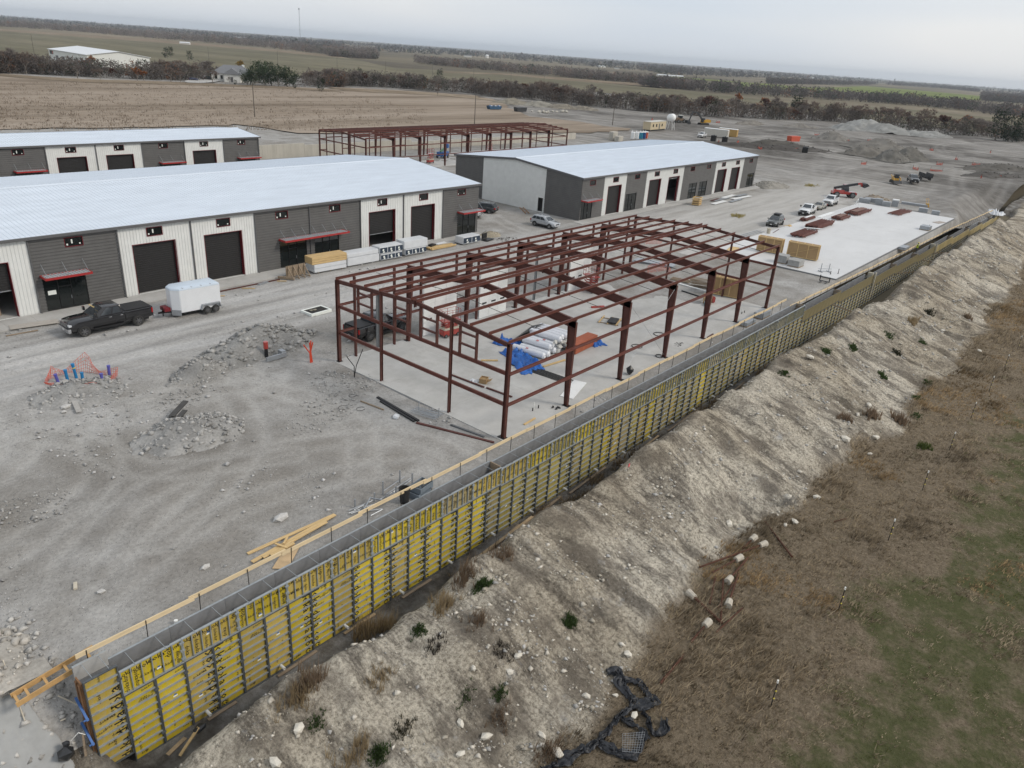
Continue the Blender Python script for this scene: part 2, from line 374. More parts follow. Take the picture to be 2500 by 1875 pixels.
def mat_site():
    m, nt, b = newmat('crushed_limestone_ground')
    P = nt.nodes.new('ShaderNodeNewGeometry').outputs['Position']
    big = nodes_noise(nt, .055, 5, .6, P); mid = nodes_noise(nt, .35, 6, .65, P); fine = nodes_noise(nt, 4.5, 6, .75, P)
    trk = nodes_noise(nt, .55, 5, .6, P, (.10, 1.0, 1.0, .02)); trk2 = nodes_noise(nt, .4, 5, .6, P, (1.0, .13, 1.0, .55))
    c = ramp(nt, mid, [(.27, (.225, .213, .195)), (.48, (.335, .326, .31)), (.72, (.45, .442, .425))])
    dark = ramp(nt, big, [(.42, (0, 0, 0)), (.60, (.65, .65, .65))])
    c = mixc(nt, dark, c, (.205, .187, .162))
    sx = nt.nodes.new('ShaderNodeSeparateXYZ'); nt.links.new(P, sx.inputs[0])
    def band(out, a, b_, c_, d):
        """0-1 mask rising a..b and falling c..d along one axis"""
        r1 = nt.nodes.new('ShaderNodeMapRange'); r1.interpolation_type = 'SMOOTHSTEP'; r1.inputs[1].default_value = a; r1.inputs[2].default_value = b_
        r2 = nt.nodes.new('ShaderNodeMapRange'); r2.interpolation_type = 'SMOOTHSTEP'; r2.inputs[1].default_value = c_; r2.inputs[2].default_value = d; r2.inputs[3].default_value = 1; r2.inputs[4].default_value = 0
        nt.links.new(out, r1.inputs[0]); nt.links.new(out, r2.inputs[0])
        mm = nt.nodes.new('ShaderNodeMath'); mm.operation = 'MULTIPLY'; nt.links.new(r1.outputs[0], mm.inputs[0]); nt.links.new(r2.outputs[0], mm.inputs[1]); return mm.outputs[0]
    def mul(a, b_):
        mm = nt.nodes.new('ShaderNodeMath'); mm.operation = 'MULTIPLY'; nt.links.new(a, mm.inputs[0])
        if hasattr(b_, 'links'): nt.links.new(b_, mm.inputs[1])
        else: mm.inputs[1].default_value = b_
        return mm.outputs[0]
    # the trafficked haul roads are paler with streaks along the driving direction
    road = mul(band(sx.outputs[1], 24, 31, 38, 43), band(sx.outputs[0], -90, -80, 70, 120))
    road2 = mul(band(sx.outputs[1], 16, 22, 33, 40), band(sx.outputs[0], 50, 70, 180, 230))
    st = ramp(nt, trk, [(.36, (.27, .262, .25)), (.55, (.44, .435, .425)), (.7, (.52, .515, .505))])
    c = mixc(nt, mul(road, .8), c, st); c = mixc(nt, mul(road2, .75), c, mixc(nt, .45, st, (.50, .475, .43)))
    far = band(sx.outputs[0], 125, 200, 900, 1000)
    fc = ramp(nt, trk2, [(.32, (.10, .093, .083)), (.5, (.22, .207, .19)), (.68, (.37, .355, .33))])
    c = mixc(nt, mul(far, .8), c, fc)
    stones = nt.nodes.new('ShaderNodeTexVoronoi'); stones.inputs['Scale'].default_value = 5.5; nt.links.new(P, stones.inputs['Vector'])
    sp = ramp(nt, stones.outputs['Distance'], [(.08, (1, 1, 1)), (.28, (0, 0, 0))])
    patch = ramp(nt, mid, [(.5, (0, 0, 0)), (.62, (.85, .85, .85))])
    c = mixc(nt, mul(sp, patch), c, (.50, .495, .485))
    at = nt.nodes.new('ShaderNodeAttribute'); at.attribute_name = 'tint'; sp_ = nt.nodes.new('ShaderNodeSeparateColor'); nt.links.new(at.outputs[0], sp_.inputs[0])   # r: compacted wheel tracks, g: churned dark soil
    c = mixc(nt, mul(sp_.outputs[1], .85), c, ramp(nt, mid, [(.3, (.05, .045, .04)), (.55, (.11, .102, .092)), (.75, (.21, .197, .18))]))
    c = mixc(nt, mul(sp_.outputs[0], .42), c, (.46, .448, .425))
    c = mixc(nt, .55, c, ramp(nt, fine, [(.3, (.55, .55, .55)), (.7, (1.35, 1.35, 1.35))]), 'MULTIPLY')
    nt.links.new(c, b.inputs['Base Color']); b.inputs['Roughness'].default_value = .95; b.inputs['Specular IOR Level'].default_value = .1
    add = nt.nodes.new('ShaderNodeMath'); add.operation = 'ADD'; nt.links.new(fine, add.inputs[0]); nt.links.new(trk, add.inputs[1])
    add2 = nt.nodes.new('ShaderNodeMath'); add2.operation = 'ADD'; nt.links.new(add.outputs[0], add2.inputs[0]); nt.links.new(sp, add2.inputs[1])
    bump(nt, b, add2.outputs[0], .55, .10)
    return m
def mat_low():
    m, nt, b = newmat('chalk_spoil_and_topsoil')
    P = nt.nodes.new('ShaderNodeNewGeometry').outputs['Position']
    a = nt.nodes.new('ShaderNodeAttribute'); a.attribute_name = 'tint'     # r: greener sward, g: bare chalk spoil, b: trench soil
    s = nt.nodes.new('ShaderNodeSeparateColor'); nt.links.new(a.outputs[0], s.inputs[0])
    mid = nodes_noise(nt, .5, 6, .7, P); fine = nodes_noise(nt, 5, 6, .8, P); big = nodes_noise(nt, .16, 4, .6, P)
    runs = nodes_noise(nt, .8, 6, .75, P, (1.0, .28, .5))
    vo = nt.nodes.new('ShaderNodeTexVoronoi'); vo.inputs['Scale'].default_value = 3.4; nt.links.new(P, vo.inputs['Vector'])
    chalk = ramp(nt, fine, [(.30, (.15, .132, .108)), (.42, (.36, .325, .265)), (.54, (.66, .60, .495)), (.72, (.84, .79, .69))])
    soil = ramp(nt, fine, [(.3, (.07, .062, .052)), (.5, (.20, .178, .148)), (.7, (.34, .31, .26))])
    ck = mixc(nt, ramp(nt, runs, [(.40, (0, 0, 0)), (.54, (1, 1, 1))]), soil, chalk)
    ck = mixc(nt, ramp(nt, nodes_noise(nt, .33, 5, .65, P), [(.50, (0, 0, 0)), (.63, (.75, .75, .75))]), ck, mixc(nt, fine, (.12, .105, .085), (.34, .30, .25)))
    ck = mixc(nt, ramp(nt, big, [(.6, (0, 0, 0)), (.72, (.85, .85, .85))]), ck, mixc(nt, fine, (.055, .05, .045), (.16, .145, .13)))
    ck = mixc(nt, ramp(nt, mid, [(.62, (0, 0, 0)), (.72, (.5, .5, .5))]), ck, (.52, .54, .56))
    tren = ramp(nt, mid, [(.3, (.06, .053, .045)), (.46, (.17, .155, .135)), (.7, (.38, .37, .35))])
    grass = ramp(nt, fine, [(.3, (.095, .076, .052)), (.5, (.215, .172, .12)), (.75, (.38, .31, .222))])
    gn = nt.nodes.new('ShaderNodeMath'); gn.operation = 'MULTIPLY_ADD'; nt.links.new(s.outputs[0], gn.inputs[0]); gn.inputs[1].default_value = .25; nt.links.new(nodes_noise(nt, .45, 6, .7, P), gn.inputs[2])
    gr2 = mixc(nt, ramp(nt, gn.outputs[0], [(.60, (0, 0, 0)), (.80, (.85, .85, .85))]), grass, mixc(nt, fine, (.045, .054, .02), (.125, .14, .055)))
    ck = mixc(nt, ramp(nt, nodes_noise(nt, .075, 3, .5, P), [(.42, (0, 0, 0)), (.60, (.6, .6, .6))]), ck, mixc(nt, 1., ck, (.62, .57, .50), 'MULTIPLY'))
    c = mixc(nt, s.outputs[1], gr2, ck); c = mixc(nt, s.outputs[2], c, tren)
    nt.links.new(c, b.inputs['Base Color']); b.inputs['Roughness'].default_value = .97; b.inputs['Specular IOR Level'].default_value = .08
    ad = nt.nodes.new('ShaderNodeMath'); ad.operation = 'ADD'; nt.links.new(fine, ad.inputs[0]); nt.links.new(runs, ad.inputs[1])
    bump(nt, b, ad.outputs[0], 1., .24)
    return m

xs = steps((-62, -34, .6), (-34, 60, .3), (60, 160, 1.), (160, 480, 3.)); ys = steps((-2.3, 0, .15), (0, 45, .3), (45, 48, .5), (48, 120, 1.5), (120, 420, 4))
X, Y, F = tensor(xs, ys); Y = np.where((X > -28.4) & (Y < -1.72), -1.72, Y); TR = track_field(X, Y); Z = h_site(X, Y)-.07*TR
chn = smooth((X-170)/40)*np.clip(2.6*vnoise(X, Y, 22, 120)+1.6*vnoise(X, Y, 6, 121)-1.85, 0, 1)+.45*smooth((20-Y)/8)*smooth((-8-X)/6)*np.clip(2*vnoise(X, Y, 6, 122)-.9, 0, 1)+smooth((X-140)/12)*smooth((14-Y)/6)*.55
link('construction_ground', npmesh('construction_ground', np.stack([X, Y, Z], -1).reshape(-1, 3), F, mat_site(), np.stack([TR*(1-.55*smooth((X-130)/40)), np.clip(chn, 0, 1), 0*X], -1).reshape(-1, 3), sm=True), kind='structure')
xs = steps((-62, 60, .3), (60, 160, .6), (160, 480, 4.)); ys = -steps((2.3, 20, .25), (20, 45, .5), (45, 400, 9))
def green_side(x, y): return smooth((-y-23.5+5*vnoise(x, y, 8, 98)-.05*x)/6)
def low_masks(X, Y):
    toe = np.interp(X, TOE_X, TOE_Y)+1.5*fbm(X, X*0, 7, 41)
    ch = smooth((Y-toe+.5+.9*fbm(X, Y, 2.2, 61))/1.1)
    tr = smooth((Y+5.5+.9*fbm(X, Y, 1.8, 62))/1.2)*smooth((X+31)/3)
    return np.stack([green_side(X, Y), ch, tr], -1)
X, Y, F = tensor(xs, ys); T = low_masks(X, Y); Yd = Y+shear(X, Y, 0, 12); Z = h_low(X, Y)
link('spoil_berm_and_meadow', npmesh('spoil_berm_and_meadow', np.stack([X, Yd, Z], -1).reshape(-1, 3), F[:, ::-1], mat_low(), T.reshape(-1, 3), sm=True), kind='structure')

# ---- open country: a sheet out to the horizon a few metres below the site, and the fields on it
def mat_fields(name, c0, c1, c2, sc=.004, st=(1, 1, 1)):
    m, nt, b = newmat(name)
    P = nt.nodes.new('ShaderNodeNewGeometry').outputs['Position']
    f = nodes_noise(nt, sc, 6, .6, P, st); g = nodes_noise(nt, sc*9, 6, .7, P, st)
    c = ramp(nt, f, [(.35, c0), (.5, c1), (.66, c2)])
    c = mixc(nt, .6, c, ramp(nt, g, [(.3, (.6, .6, .6)), (.7, (1.3, 1.3, 1.3))]), 'MULTIPLY')
    nt.links.new(c, b.inputs['Base Color']); b.inputs['Roughness'].default_value = 1; b.inputs['Specular IOR Level'].default_value = .05
    bump(nt, b, g, .6, .5); return m
FZ = -5.0
fx = np.concatenate([-np.geomspace(60, 15000, 20)[::-1], np.linspace(-50, 480, 20), np.geomspace(500, 15000, 36)])
fy = np.concatenate([-np.geomspace(420, 15000, 18)[::-1], np.linspace(-400, 420, 20), np.geomspace(440, 15000, 36)])
X, Y, F = tensor(fx, fy); Dd = np.hypot(X, Y)
Z = FZ-.4+0*X+np.where(Dd > 1500, 7*fbm(X, Y, 2600, 71)*smooth((Dd-1500)/3000), 0)
link('farmland', npmesh('farmland', np.stack([X, Y, Z], -1).reshape(-1, 3), F, mat_fields('mixed_farmland', (.10, .088, .068), (.17, .148, .105), (.25, .212, .155), .0016), sm=True), kind='structure')
def sheet(name, px, z, mat, jit=2., seg=12., sc=1.):
    """flat field outlined by photo pixels, its border made uneven"""
    pts = [G(a*sc, b*sc, z) for a, b in px]; out = []
    for (ax, ay, _), (bx, by, _) in zip(pts, pts[1:]+pts[:1]):
        n = max(1, int(math.hypot(bx-ax, by-ay)/seg)); n = min(n, 60)
        for k in range(n):
            t = k/n; out.append((ax+(bx-ax)*t+rnd.uniform(-jit, jit), ay+(by-ay)*t+rnd.uniform(-jit, jit), z))
    me = bpy.data.meshes.new(name); me.from_pydata(out, [], [tuple(range(len(out)))])
    bm = bmesh.new(); bm.from_mesh(me)
    bmesh.ops.triangulate(bm, faces=bm.faces)
    bmesh.ops.recalc_face_normals(bm, faces=bm.faces)
    for f in bm.faces:
        if f.normal.z < 0: f.normal_flip()
    bm.to_mesh(me); bm.free(); me.materials.append(mat)
    return link(name, me, kind='structure')
D_ = 2500/2212
z1 = lambda *p: [(x*840/2212, y*840/2212) for x, y in p]
z2 = lambda *p: [(800+x*860/2212, 50+y*860/2212) for x, y in p]
z3 = lambda *p: [(1640+x*860/2212, 100+y*860/2212) for x, y in p]
olive = mat_fields('winter_olive_field', (.125, .115, .075), (.155, .142, .095), (.195, .172, .12), .01, (1, .3, 1))
tan = mat_fields('tan_stubble', (.17, .135, .095), (.22, .175, .125), (.28, .23, .17), .02)
green = mat_fields('green_winter_crop', (.13, .165, .04), (.16, .19, .055), (.19, .21, .08), .004, (1, .4, 1))
brown = mat_fields('dry_brown_grass', (.17, .135, .10), (.28, .23, .18), (.35, .295, .24), .035, (.12, 1.5, 1, R(42)))
sheet('olive_field', z1((-300, 180), (1000, 262), (2212, 368))+z2((430, 300), (1000, 325), (1500, 372), (2300, 445))+z3((700, 385), (1500, 430), (2400, 520), (2400, 640), (1500, 520))+z2((1400, 470), (500, 390), (0, 350))+z1((1500, 480), (-300, 440)), FZ+.2, olive, 3, 40)
sheet('stubble_strip', z1((-300, 178), (0, 186), (1000, 254), (1600, 305), (2212, 362), (2212, 374), (1600, 318), (1000, 272), (0, 200), (-300, 195)), FZ+.4, tan, 3, 40)
sheet('stubble_strip', z2((700, 318), (1100, 332), (1500, 362), (2100, 405), (2100, 420), (1500, 376), (1100, 340), (700, 326)), FZ+.4, tan, 3, 30)
sheet('green_crop_field', z3((430, 258), (590, 268), (830, 290), (1000, 292), (1290, 281), (1600, 303), (1945, 340), (1935, 372), (1500, 352), (1180, 322), (900, 312), (600, 300), (430, 285)), FZ+.6, green, 4, 60)
sheet('green_crop_field', z3((0, 222), (330, 248), (420, 256), (420, 262), (200, 246), (0, 232)), FZ+.6, green, 4, 60)
sheet('pale_field', z2((1850, 382), (2050, 395), (2110, 420), (1900, 405)), FZ+.7, tan, 4, 60)
sheet('dry_field', z1((-400, 455), (-100, 466), (500, 505), (1200, 528), (1850, 556), (2212, 575))+z2((0, 415), (500, 440), (900, 468), (1060, 500), (1180, 560), (1260, 600), (1500, 625), (1720, 660), (1900, 680), (1800, 700), (1350, 705), (600, 695), (0, 705), (-200, 712))+z1((1550, 800), (0, 830), (-400, 840)), .22, brown, 2.2, 6)
sheet('verge_strip', z1((-400, 462), (-100, 470), (500, 508), (1200, 532), (1850, 560), (2212, 580))+z2((0, 420), (500, 445), (900, 472), (1060, 505), (700, 470), (300, 452), (0, 434))+z1((2212, 592), (1850, 570), (1200, 545), (500, 525), (0, 490), (-400, 480)), .34, tan, 1.5, 6)
# ------------------------------------------------------------------ metal-clad commercial buildings
m_white = M('white_metal_siding', (.70, .71, .69), .45, 0, .05, 1.2, .4, dirt=.18, dcol=(.52, .5, .46))
m_grey = M('charcoal_metal_siding', (.125, .123, .12), .5, 0, .10, 1.0, .35, dirt=.2, dcol=(.19, .185, .178))
m_trim = M('grey_trim', (.11, .11, .112), .5, 0, .08)
m_roof = M('galvalume_roof', (.65, .71, .78), .45, .2, .085, .5, .4, stretch=(.4, 2, 1))
m_roofrib = M('galvalume_rib', (.62, .68, .75), .42, .25, .05, .5, .4)
m_red = M('red_trim_paint', (.15, .012, .018), .45, 0, .12)
m_redc = M('canopy_red', (.36, .03, .03), .42, 0, .1)
m_door = M('dark_bronze_door', (.024, .023, .023), .5, 0, .12, 3)
m_blk = M('black_metal', (.014, .014, .015), .45, 0, .2)
m_steelg = M('galvanised', (.36, .38, .40), .42, .5, .1)
m_conc = M('sidewalk_concrete', (.43, .42, .40), .9, 0, .10, .8, .15, bmp=.15, bs=8, dirt=.4, dcol=(.34, .33, .31))
m_lum = M('new_lumber', (.56, .40, .20), .8, 0, .18, 4, .2, stretch=(.3, 3, 3))
m_lumd = M('weathered_lumber', (.27, .21, .15), .85, 0, .25, 4, .2, stretch=(.3, 3, 3))
m_sticker = M('white_sticker', (.75, .78, .74), .6, 0, .03)
m_int = M('interior_board', (.16, .155, .15), .9, 0, .1)
def glass_mat():
    m, nt, b = newmat('tinted_glass')
    b.inputs['Base Color'].default_value = (.012, .015, .015, 1); b.inputs['Roughness'].default_value = .05
    b.inputs['Specular IOR Level'].default_value = .55
    P = nt.nodes.new('ShaderNodeTexCoord').outputs['Object']
    bump(nt, b, nodes_noise(nt, .9, 2, .5, P), .05, .02); return m
m_glass = glass_mat()
def rects_minus(u0, u1, z0, z1, ops):
    us = sorted({u0, u1, *[max(u0, min(u1, v)) for o in ops for v in o[:2]]}); zs = sorted({z0, z1, *[max(z0, min(z1, v)) for o in ops for v in o[2:4]]})
    out = []
    for a, b in zip(us[:-1], us[1:]):
        run = None
        for c, d in zip(zs[:-1], zs[1:]):
            mu, mz = (a+b)/2, (c+d)/2
            if any(o[0] < mu < o[1] and o[2] < mz < o[3] for o in ops): run = None; continue
            if run is not None and abs(out[-1][3]-c) < 1e-6: out[-1][3] = d
            else: out.append([a, b, c, d])
            run = 1
    return out
def spans_minus(a, b, holes):
    out = [(a, b)]
    for h0, h1 in holes:
        nx = []
        for p, q in out:
            if h1 <= p or h0 >= q: nx.append((p, q)); continue
            if h0 > p: nx.append((p, h0))
            if h1 < q: nx.append((h1, q))
        out = nx
    return [s for s in out if s[1]-s[0] > .02]
class Face:
    """a wall plane: origin, axis along the wall (u) and outward normal (n)"""
    def __init__(s, o, u, n): s.o = Vector(o); s.u = Vector(u); s.n = Vector(n)
    def p(s, u, n, z): return s.o+s.u*u+s.n*n+Vector((0, 0, z))
    def box(s, mb, u0, u1, n0, n1, z0, z1):
        a = s.p(u0, n0, z0); b = s.p(u1, n1, z1)
        mb.bx(min(a.x, b.x), max(a.x, b.x), min(a.y, b.y), max(a.y, b.y), min(a.z, b.z), max(a.z, b.z))
    def siding(s, par, u0, u1, z0, top, ops, vert, mat, name='siding', pitch=.3):
        """flat sheet with openings plus raised ribs; top may be a function of u"""
        tf = top if callable(top) else (lambda u: top)
        zt = min(tf(u0), tf(u1), tf((u0+u1)/2)); mb = MB()
        for a, b, c, d in rects_minus(u0, u1, z0, zt, ops): s.box(mb, a, b, -.10, 0, c, d)
        if callable(top):                      # raked part under the gable
            k = max(1, int((u1-u0)/1.5)); us = [u0+(u1-u0)*i/k for i in range(k+1)]
            for a, b in zip(us[:-1], us[1:]):
                vs = [s.p(a, 0, zt), s.p(b, 0, zt), s.p(b, 0, tf(b)), s.p(a, 0, tf(a)), s.p(a, -.1, zt), s.p(b, -.1, zt), s.p(b, -.1, tf(b)), s.p(a, -.1, tf(a))]
                mb.add(vs, [(0,1,2,3),(7,6,5,4),(0,4,5,1),(3,2,6,7)])
        if vert:
            u = u0+pitch/2
            while u < u1-.02:
                for c, d in spans_minus(z0, tf(u), [(o[2], o[3]) for o in ops if o[0]-.05 < u < o[1]+.05]): s.box(mb, u-.02, u+.02, .0, .035, c, d)
                u += pitch
        else:
            z = z0+pitch/2
            while z < max(zt, tf((u0+u1)/2), tf(u0), tf(u1))-.05:
                lo, hi = u0, u1
                if z > zt:
                    ok = [u0+(u1-u0)*i/60 for i in range(61) if tf(u0+(u1-u0)*i/60) > z+.05]
                    if not ok: break
                    lo, hi = ok[0], ok[-1]
                for c, d in spans_minus(lo, hi, [(o[0], o[1]) for o in ops if o[2]-.05 < z < o[3]+.05]): s.box(mb, c, d, .0, .055, z-.075, z+.075)
                z += pitch
        return mb.build(name, mat, par)
    def rollup(s, par, u0, u1, z0, z1, open_to=None):
        zb = open_to or z0; mb = MB(); z = zb
        while z < z1-.01:
            s.box(mb, u0+.05, u1-.05, -.42, -.37, z, min(z+.22, z1)); s.box(mb, u0+.05, u1-.05, -.37, -.33, z+.04, min(z+.16, z1)); z += .22
        d = mb.build('roll_up_door', m_door, par)
        t = MB()
        if open_to: s.box(t, u0+.06, u1-.06, -.38, -.32, zb-.06, zb+.02); t.build('bottom_bar', m_steelg, d)
        t = MB(); s.box(t, u0-.05, u0, -.42, .045, z0, z1+.05); s.box(t, u1, u1+.05, -.42, .045, z0, z1+.05); s.box(t, u0, u1, -.42, .045, z1, z1+.05)
        t.build('door_trim', m_red, par)
    def window(s, par, u0, u1, z0, z1, stick=True, red=True):
        t = MB(); w = .055
        s.box(t, u0-w, u0, -.08, .06, z0-w, z1+w); s.box(t, u1, u1+w, -.08, .06, z0-w, z1+w); s.box(t, u0, u1, -.08, .06, z1, z1+w); s.box(t, u0, u1, -.08, .06, z0-w, z0)
        f = t.build('window', m_red if red else m_trim, par)
        g = MB(); s.box(g, u0, u1, -.07, -.04, z0, z1); g.build('pane', m_glass, f)
        if stick:
            for pr, ua, ub, za, zb in ((1, u0+.12, u0+.26, .08, .24), (.7, u0+.55, u0+.68, .22, .6), (.6, u1-.28, u1-.15, .1, .22)):
                if rnd.random() < pr: q = MB(); s.box(q, ua, ub, -.038, -.034, z0+za, z0+zb); q.build('sticker', m_sticker, f)
    def store(s, par, u0, u1, z0, z1, mull=None, paper=False):
        t = MB(); w = .06; ms = mull if mull is not None else [u0+(u1-u0)*.33, u0+(u1-u0)*.63]
        for u in [u0, u1]+ms: s.box(t, u-w/2, u+w/2, -.12, .01, z0, z1)
        s.box(t, u0, u1, -.12, .008, z1-w, z1); s.box(t, u0, u1, -.12, .008, z0, z0+.1)
        if len(ms) == 2: s.box(t, ms[0], ms[1], -.11, .004, 2.15, 2.23)
        f = t.build('storefront', m_blk, par); cuts = [u0]+ms+[u1]
        for a, b in zip(cuts[:-1], cuts[1:]):
            g = MB(); s.box(g, a+w/2, b-w/2, -.075, -.05, z0+.1, z1-w); g.build('pane', m_glass, f)
        if paper:
            q = MB(); s.box(q, u0+.3, u0+1.0, -.048, -.044, 1.55, 1.95); q.build('notice', m_sticker, f)
        if len(ms) == 2:
            q = MB(); s.box(q, ms[1]-.14, ms[1]-.10, .01, .06, .95, 1.25); q.build('handle', m_steelg, f)
    def canopy(s, par, u0, u1, z, dep=1.4, rods=3):
        t = MB(); s.box(t, u0, u1, dep-.08, dep, z-.1, z+.1); s.box(t, u0, u0+.08, .04, dep-.08, z-.1, z+.1); s.box(t, u1-.08, u1, .04, dep-.08, z-.1, z+.1); s.box(t, u0+.08, u1-.08, .04, .1, z-.1, z+.1)
        c = t.build('canopy', m_redc, par)
        d = MB(); s.box(d, u0+.08, u1-.08, .1, dep-.08, z+.02, z+.05); u = u0+.25
        while u < u1-.15: s.box(d, u-.05, u+.05, .1, dep-.08, z+.05, z+.11); u += .3
        d.build('canopy_deck', M('canopy_galvanised', (.52, .54, .56), .4, .2, .1), c)
        for k in range(rods):
            uu = u0+.25+(u1-u0-.5)*k/(rods-1); r = MB(); r.tube(s.p(uu, .06, z+1.1), s.p(uu, dep-.12, z+.08), .022, n=5); r.build('hanger_rod', m_steelg, c)
def gable_roof(par, x0, x1, y0, y1, ze, zr, over=.25, pitch=.45, seam=True):
    yr = (y0+y1)/2; mb = MB(); th = .12
    for a, b in ((y0-over, yr), (yr, y1+over)):
        za = ze if a < yr-.01 else zr; zb = zr if a < yr-.01 else ze
        mb.add([(x0-over, a, za), (x1+over, a, za), (x1+over, b, zb), (x0-over, b, zb), (x0-over, a, za-th), (x1+over, a, za-th), (x1+over, b, zb-th), (x0-over, b, zb-th)],
               [(0,1,2,3),(7,6,5,4),(0,4,5,1),(2,6,7,3),(1,5,6,2),(3,7,4,0)])
    rf = mb.build('roof', m_roof, par)
    if seam:
        rb = MB(); x = x0-over+.2
        while x < x1+over:
            for a, b, za, zb in ((y0-over, yr, ze, zr), (yr, y1+over, zr, ze)):
                rb.add([(x-.03, a, za), (x+.03, a, za), (x+.03, b, zb), (x-.03, b, zb), (x-.02, a, za+.025), (x+.02, a, za+.025), (x+.02, b, zb+.025), (x-.02, b, zb+.025)], [(4,5,6,7),(0,1,5,4),(1,2,6,5),(3,0,4,7)])
            x += pitch
        rb.build('standing_seams', m_roofrib, rf)
    c = MB(); c.add([(x0-over, yr-.3, zr-.02), (x1+over, yr-.3, zr-.02), (x1+over, yr, zr+.09), (x0-over, yr, zr+.09), (x1+over, yr+.3, zr-.02), (x0-over, yr+.3, zr-.02)], [(0,1,2,3),(3,2,4,5)]); c.build('ridge_cap', m_roof, rf)
    g = MB(); g.bx(x0-over-.02, x1+over+.02, y0-over-.16, y0-over, ze-.26, ze-.01); g.bx(x0-over-.02, x1+over+.02, y1+over, y1+over+.16, ze-.26, ze-.01); g.build('gutter', m_trim, rf)
    k = MB()
    for x in (x0-over-.05, x1+over+.01):
        for a, b, za, zb in ((y0-over, yr, ze, zr), (yr, y1+over, zr, ze)):
            k.add([(x, a, za+.03), (x+.04, a, za+.03), (x+.04, b, zb+.03), (x, b, zb+.03), (x, a, za-.3), (x+.04, a, za-.3), (x+.04, b, zb-.3), (x, b, zb-.3)], [(0,1,2,3),(7,6,5,4),(0,4,5,1),(2,6,7,3),(1,5,6,2),(3,7,4,0)])
    k.build('rake_trim', m_trim, rf)
def shell(par, x0, x1, y0, y1, ze, zr, gable=True):
    """rear and end walls and the floor slab of a building"""
    yr = (y0+y1)/2; tf = lambda u: ze-.14+(zr-ze)*(1-abs(u-(y1-y0)/2)/((y1-y0)/2))
    Face((x1, y1, 0), (-1, 0, 0), (0, 1, 0)).siding(par, 0, x1-x0, 0, ze-.15, [], False, m_grey, 'rear_wall', .6)
    Face((x1, y0, 0), (0, 1, 0), (1, 0, 0)).siding(par, 0, y1-y0, 0, tf, [], False, m_grey, 'end_wall', .6)
    if gable: Face((x0, y0, 0), (0, 1, 0), (-1, 0, 0)).siding(par, 0, y1-y0, 0, tf, [], False, m_grey, 'end_wall', .6)
    fl = MB(); fl.bx(x0+.05, x1-.05, y0+.12, y1-.12, -.1, .08); fl.build('floor_slab', m_conc, par)
    it = MB(); it.bx(x0+.2, x1-.2, y0+9, y0+9.1, .08, ze-.4); it.build('partition', m_int, par)
    return tf
def downspouts(par, fc, us, z1, n=.12):
    for u in us:
        d = MB(); fc.box(d, u-.06, u+.06, .04, n+.04, .12, z1); fc.box(d, u-.06, u+.06, .04, n+.22, .0, .12); d.build('downspout', m_trim, par)

# --- building in front: a long row of bays along y = 44.8
ZE = 7.12
b1 = thing('commercial_building', 'long grey and white metal building with black roll-up doors, nearest on the left', 'building', (0, 0, 0))
X0, X1, Y0, Y1 = -43.2, 45.45, 44.8, 75.2
fc = Face((0, Y0, 0), (1, 0, 0), (0, -1, 0))
div = [-43.2, -35.6, -28.3, -20.9, -13.4, -5.8, 1.65, 9.0, 16.2, 23.75, 30.9, 38.15, 45.45]
kinds = 'gwwwgwwggwwg'
for i, k in enumerate(kinds):
    a, b = div[i], div[i+1]; c = (a+b)/2 if k == 'w' else (a+b)/2; wn = (c-.75, c+.75, 5.8, 6.57); ops = [wn]
    if k == 'w':
        d0 = a+1.4; dr = (d0, d0+4.3, .1, 5.06); ops.append(dr)
        fc.siding(b1, a, b, .0, ZE-.12, ops, True, m_white)
        fc.rollup(b1, *dr, open_to={3: 2.5, 9: 2.15}.get(i))
    else:
        so = {4: (-12.8, -9.1), 7: (12.0, 15.65), 8: (16.8, 20.35), 11: (41.2, 45.0), 0: (-40, -36.4)}[i]; st = (so[0], so[1], .1, 3.25); ops.append(st)
        if i == 7: wn = (11.75, 13.27, 5.8, 6.57)
        if i == 8: wn = (19.1, 20.65, 5.8, 6.57)
        if i == 11: wn = (41.1, 42.65, 5.8, 6.57)
        ops[0] = wn
        fc.siding(b1, a, b, .0, ZE-.12, ops, False, m_grey)
        fc.store(b1, *st, paper=(i == 4))
    fc.window(b1, *wn)
fc.canopy(b1, -12.95, -8.9, 3.42); fc.canopy(b1, 11.9, 21.0, 3.42, rods=7); fc.canopy(b1, 41.1, 45.6, 3.42)
downspouts(b1, fc, [-13.4, -5.72, 1.65, 9.05, 16.2, 23.72, 30.9, 38.2], ZE-.2)
gable_roof(b1, X0, X1, Y0, Y1, ZE, 8.62, pitch=.42); shell(b1, X0, X1, Y0, Y1, ZE, 8.62)
sw = MB()
for x in np.arange(-43.2, 45.4, 2.4): sw.bx(x+.006, min(x+2.4, 45.4)-.006, 42.0, 44.68, -.1, .09)
sw.build('sidewalk', m_conc, None, kind='structure')

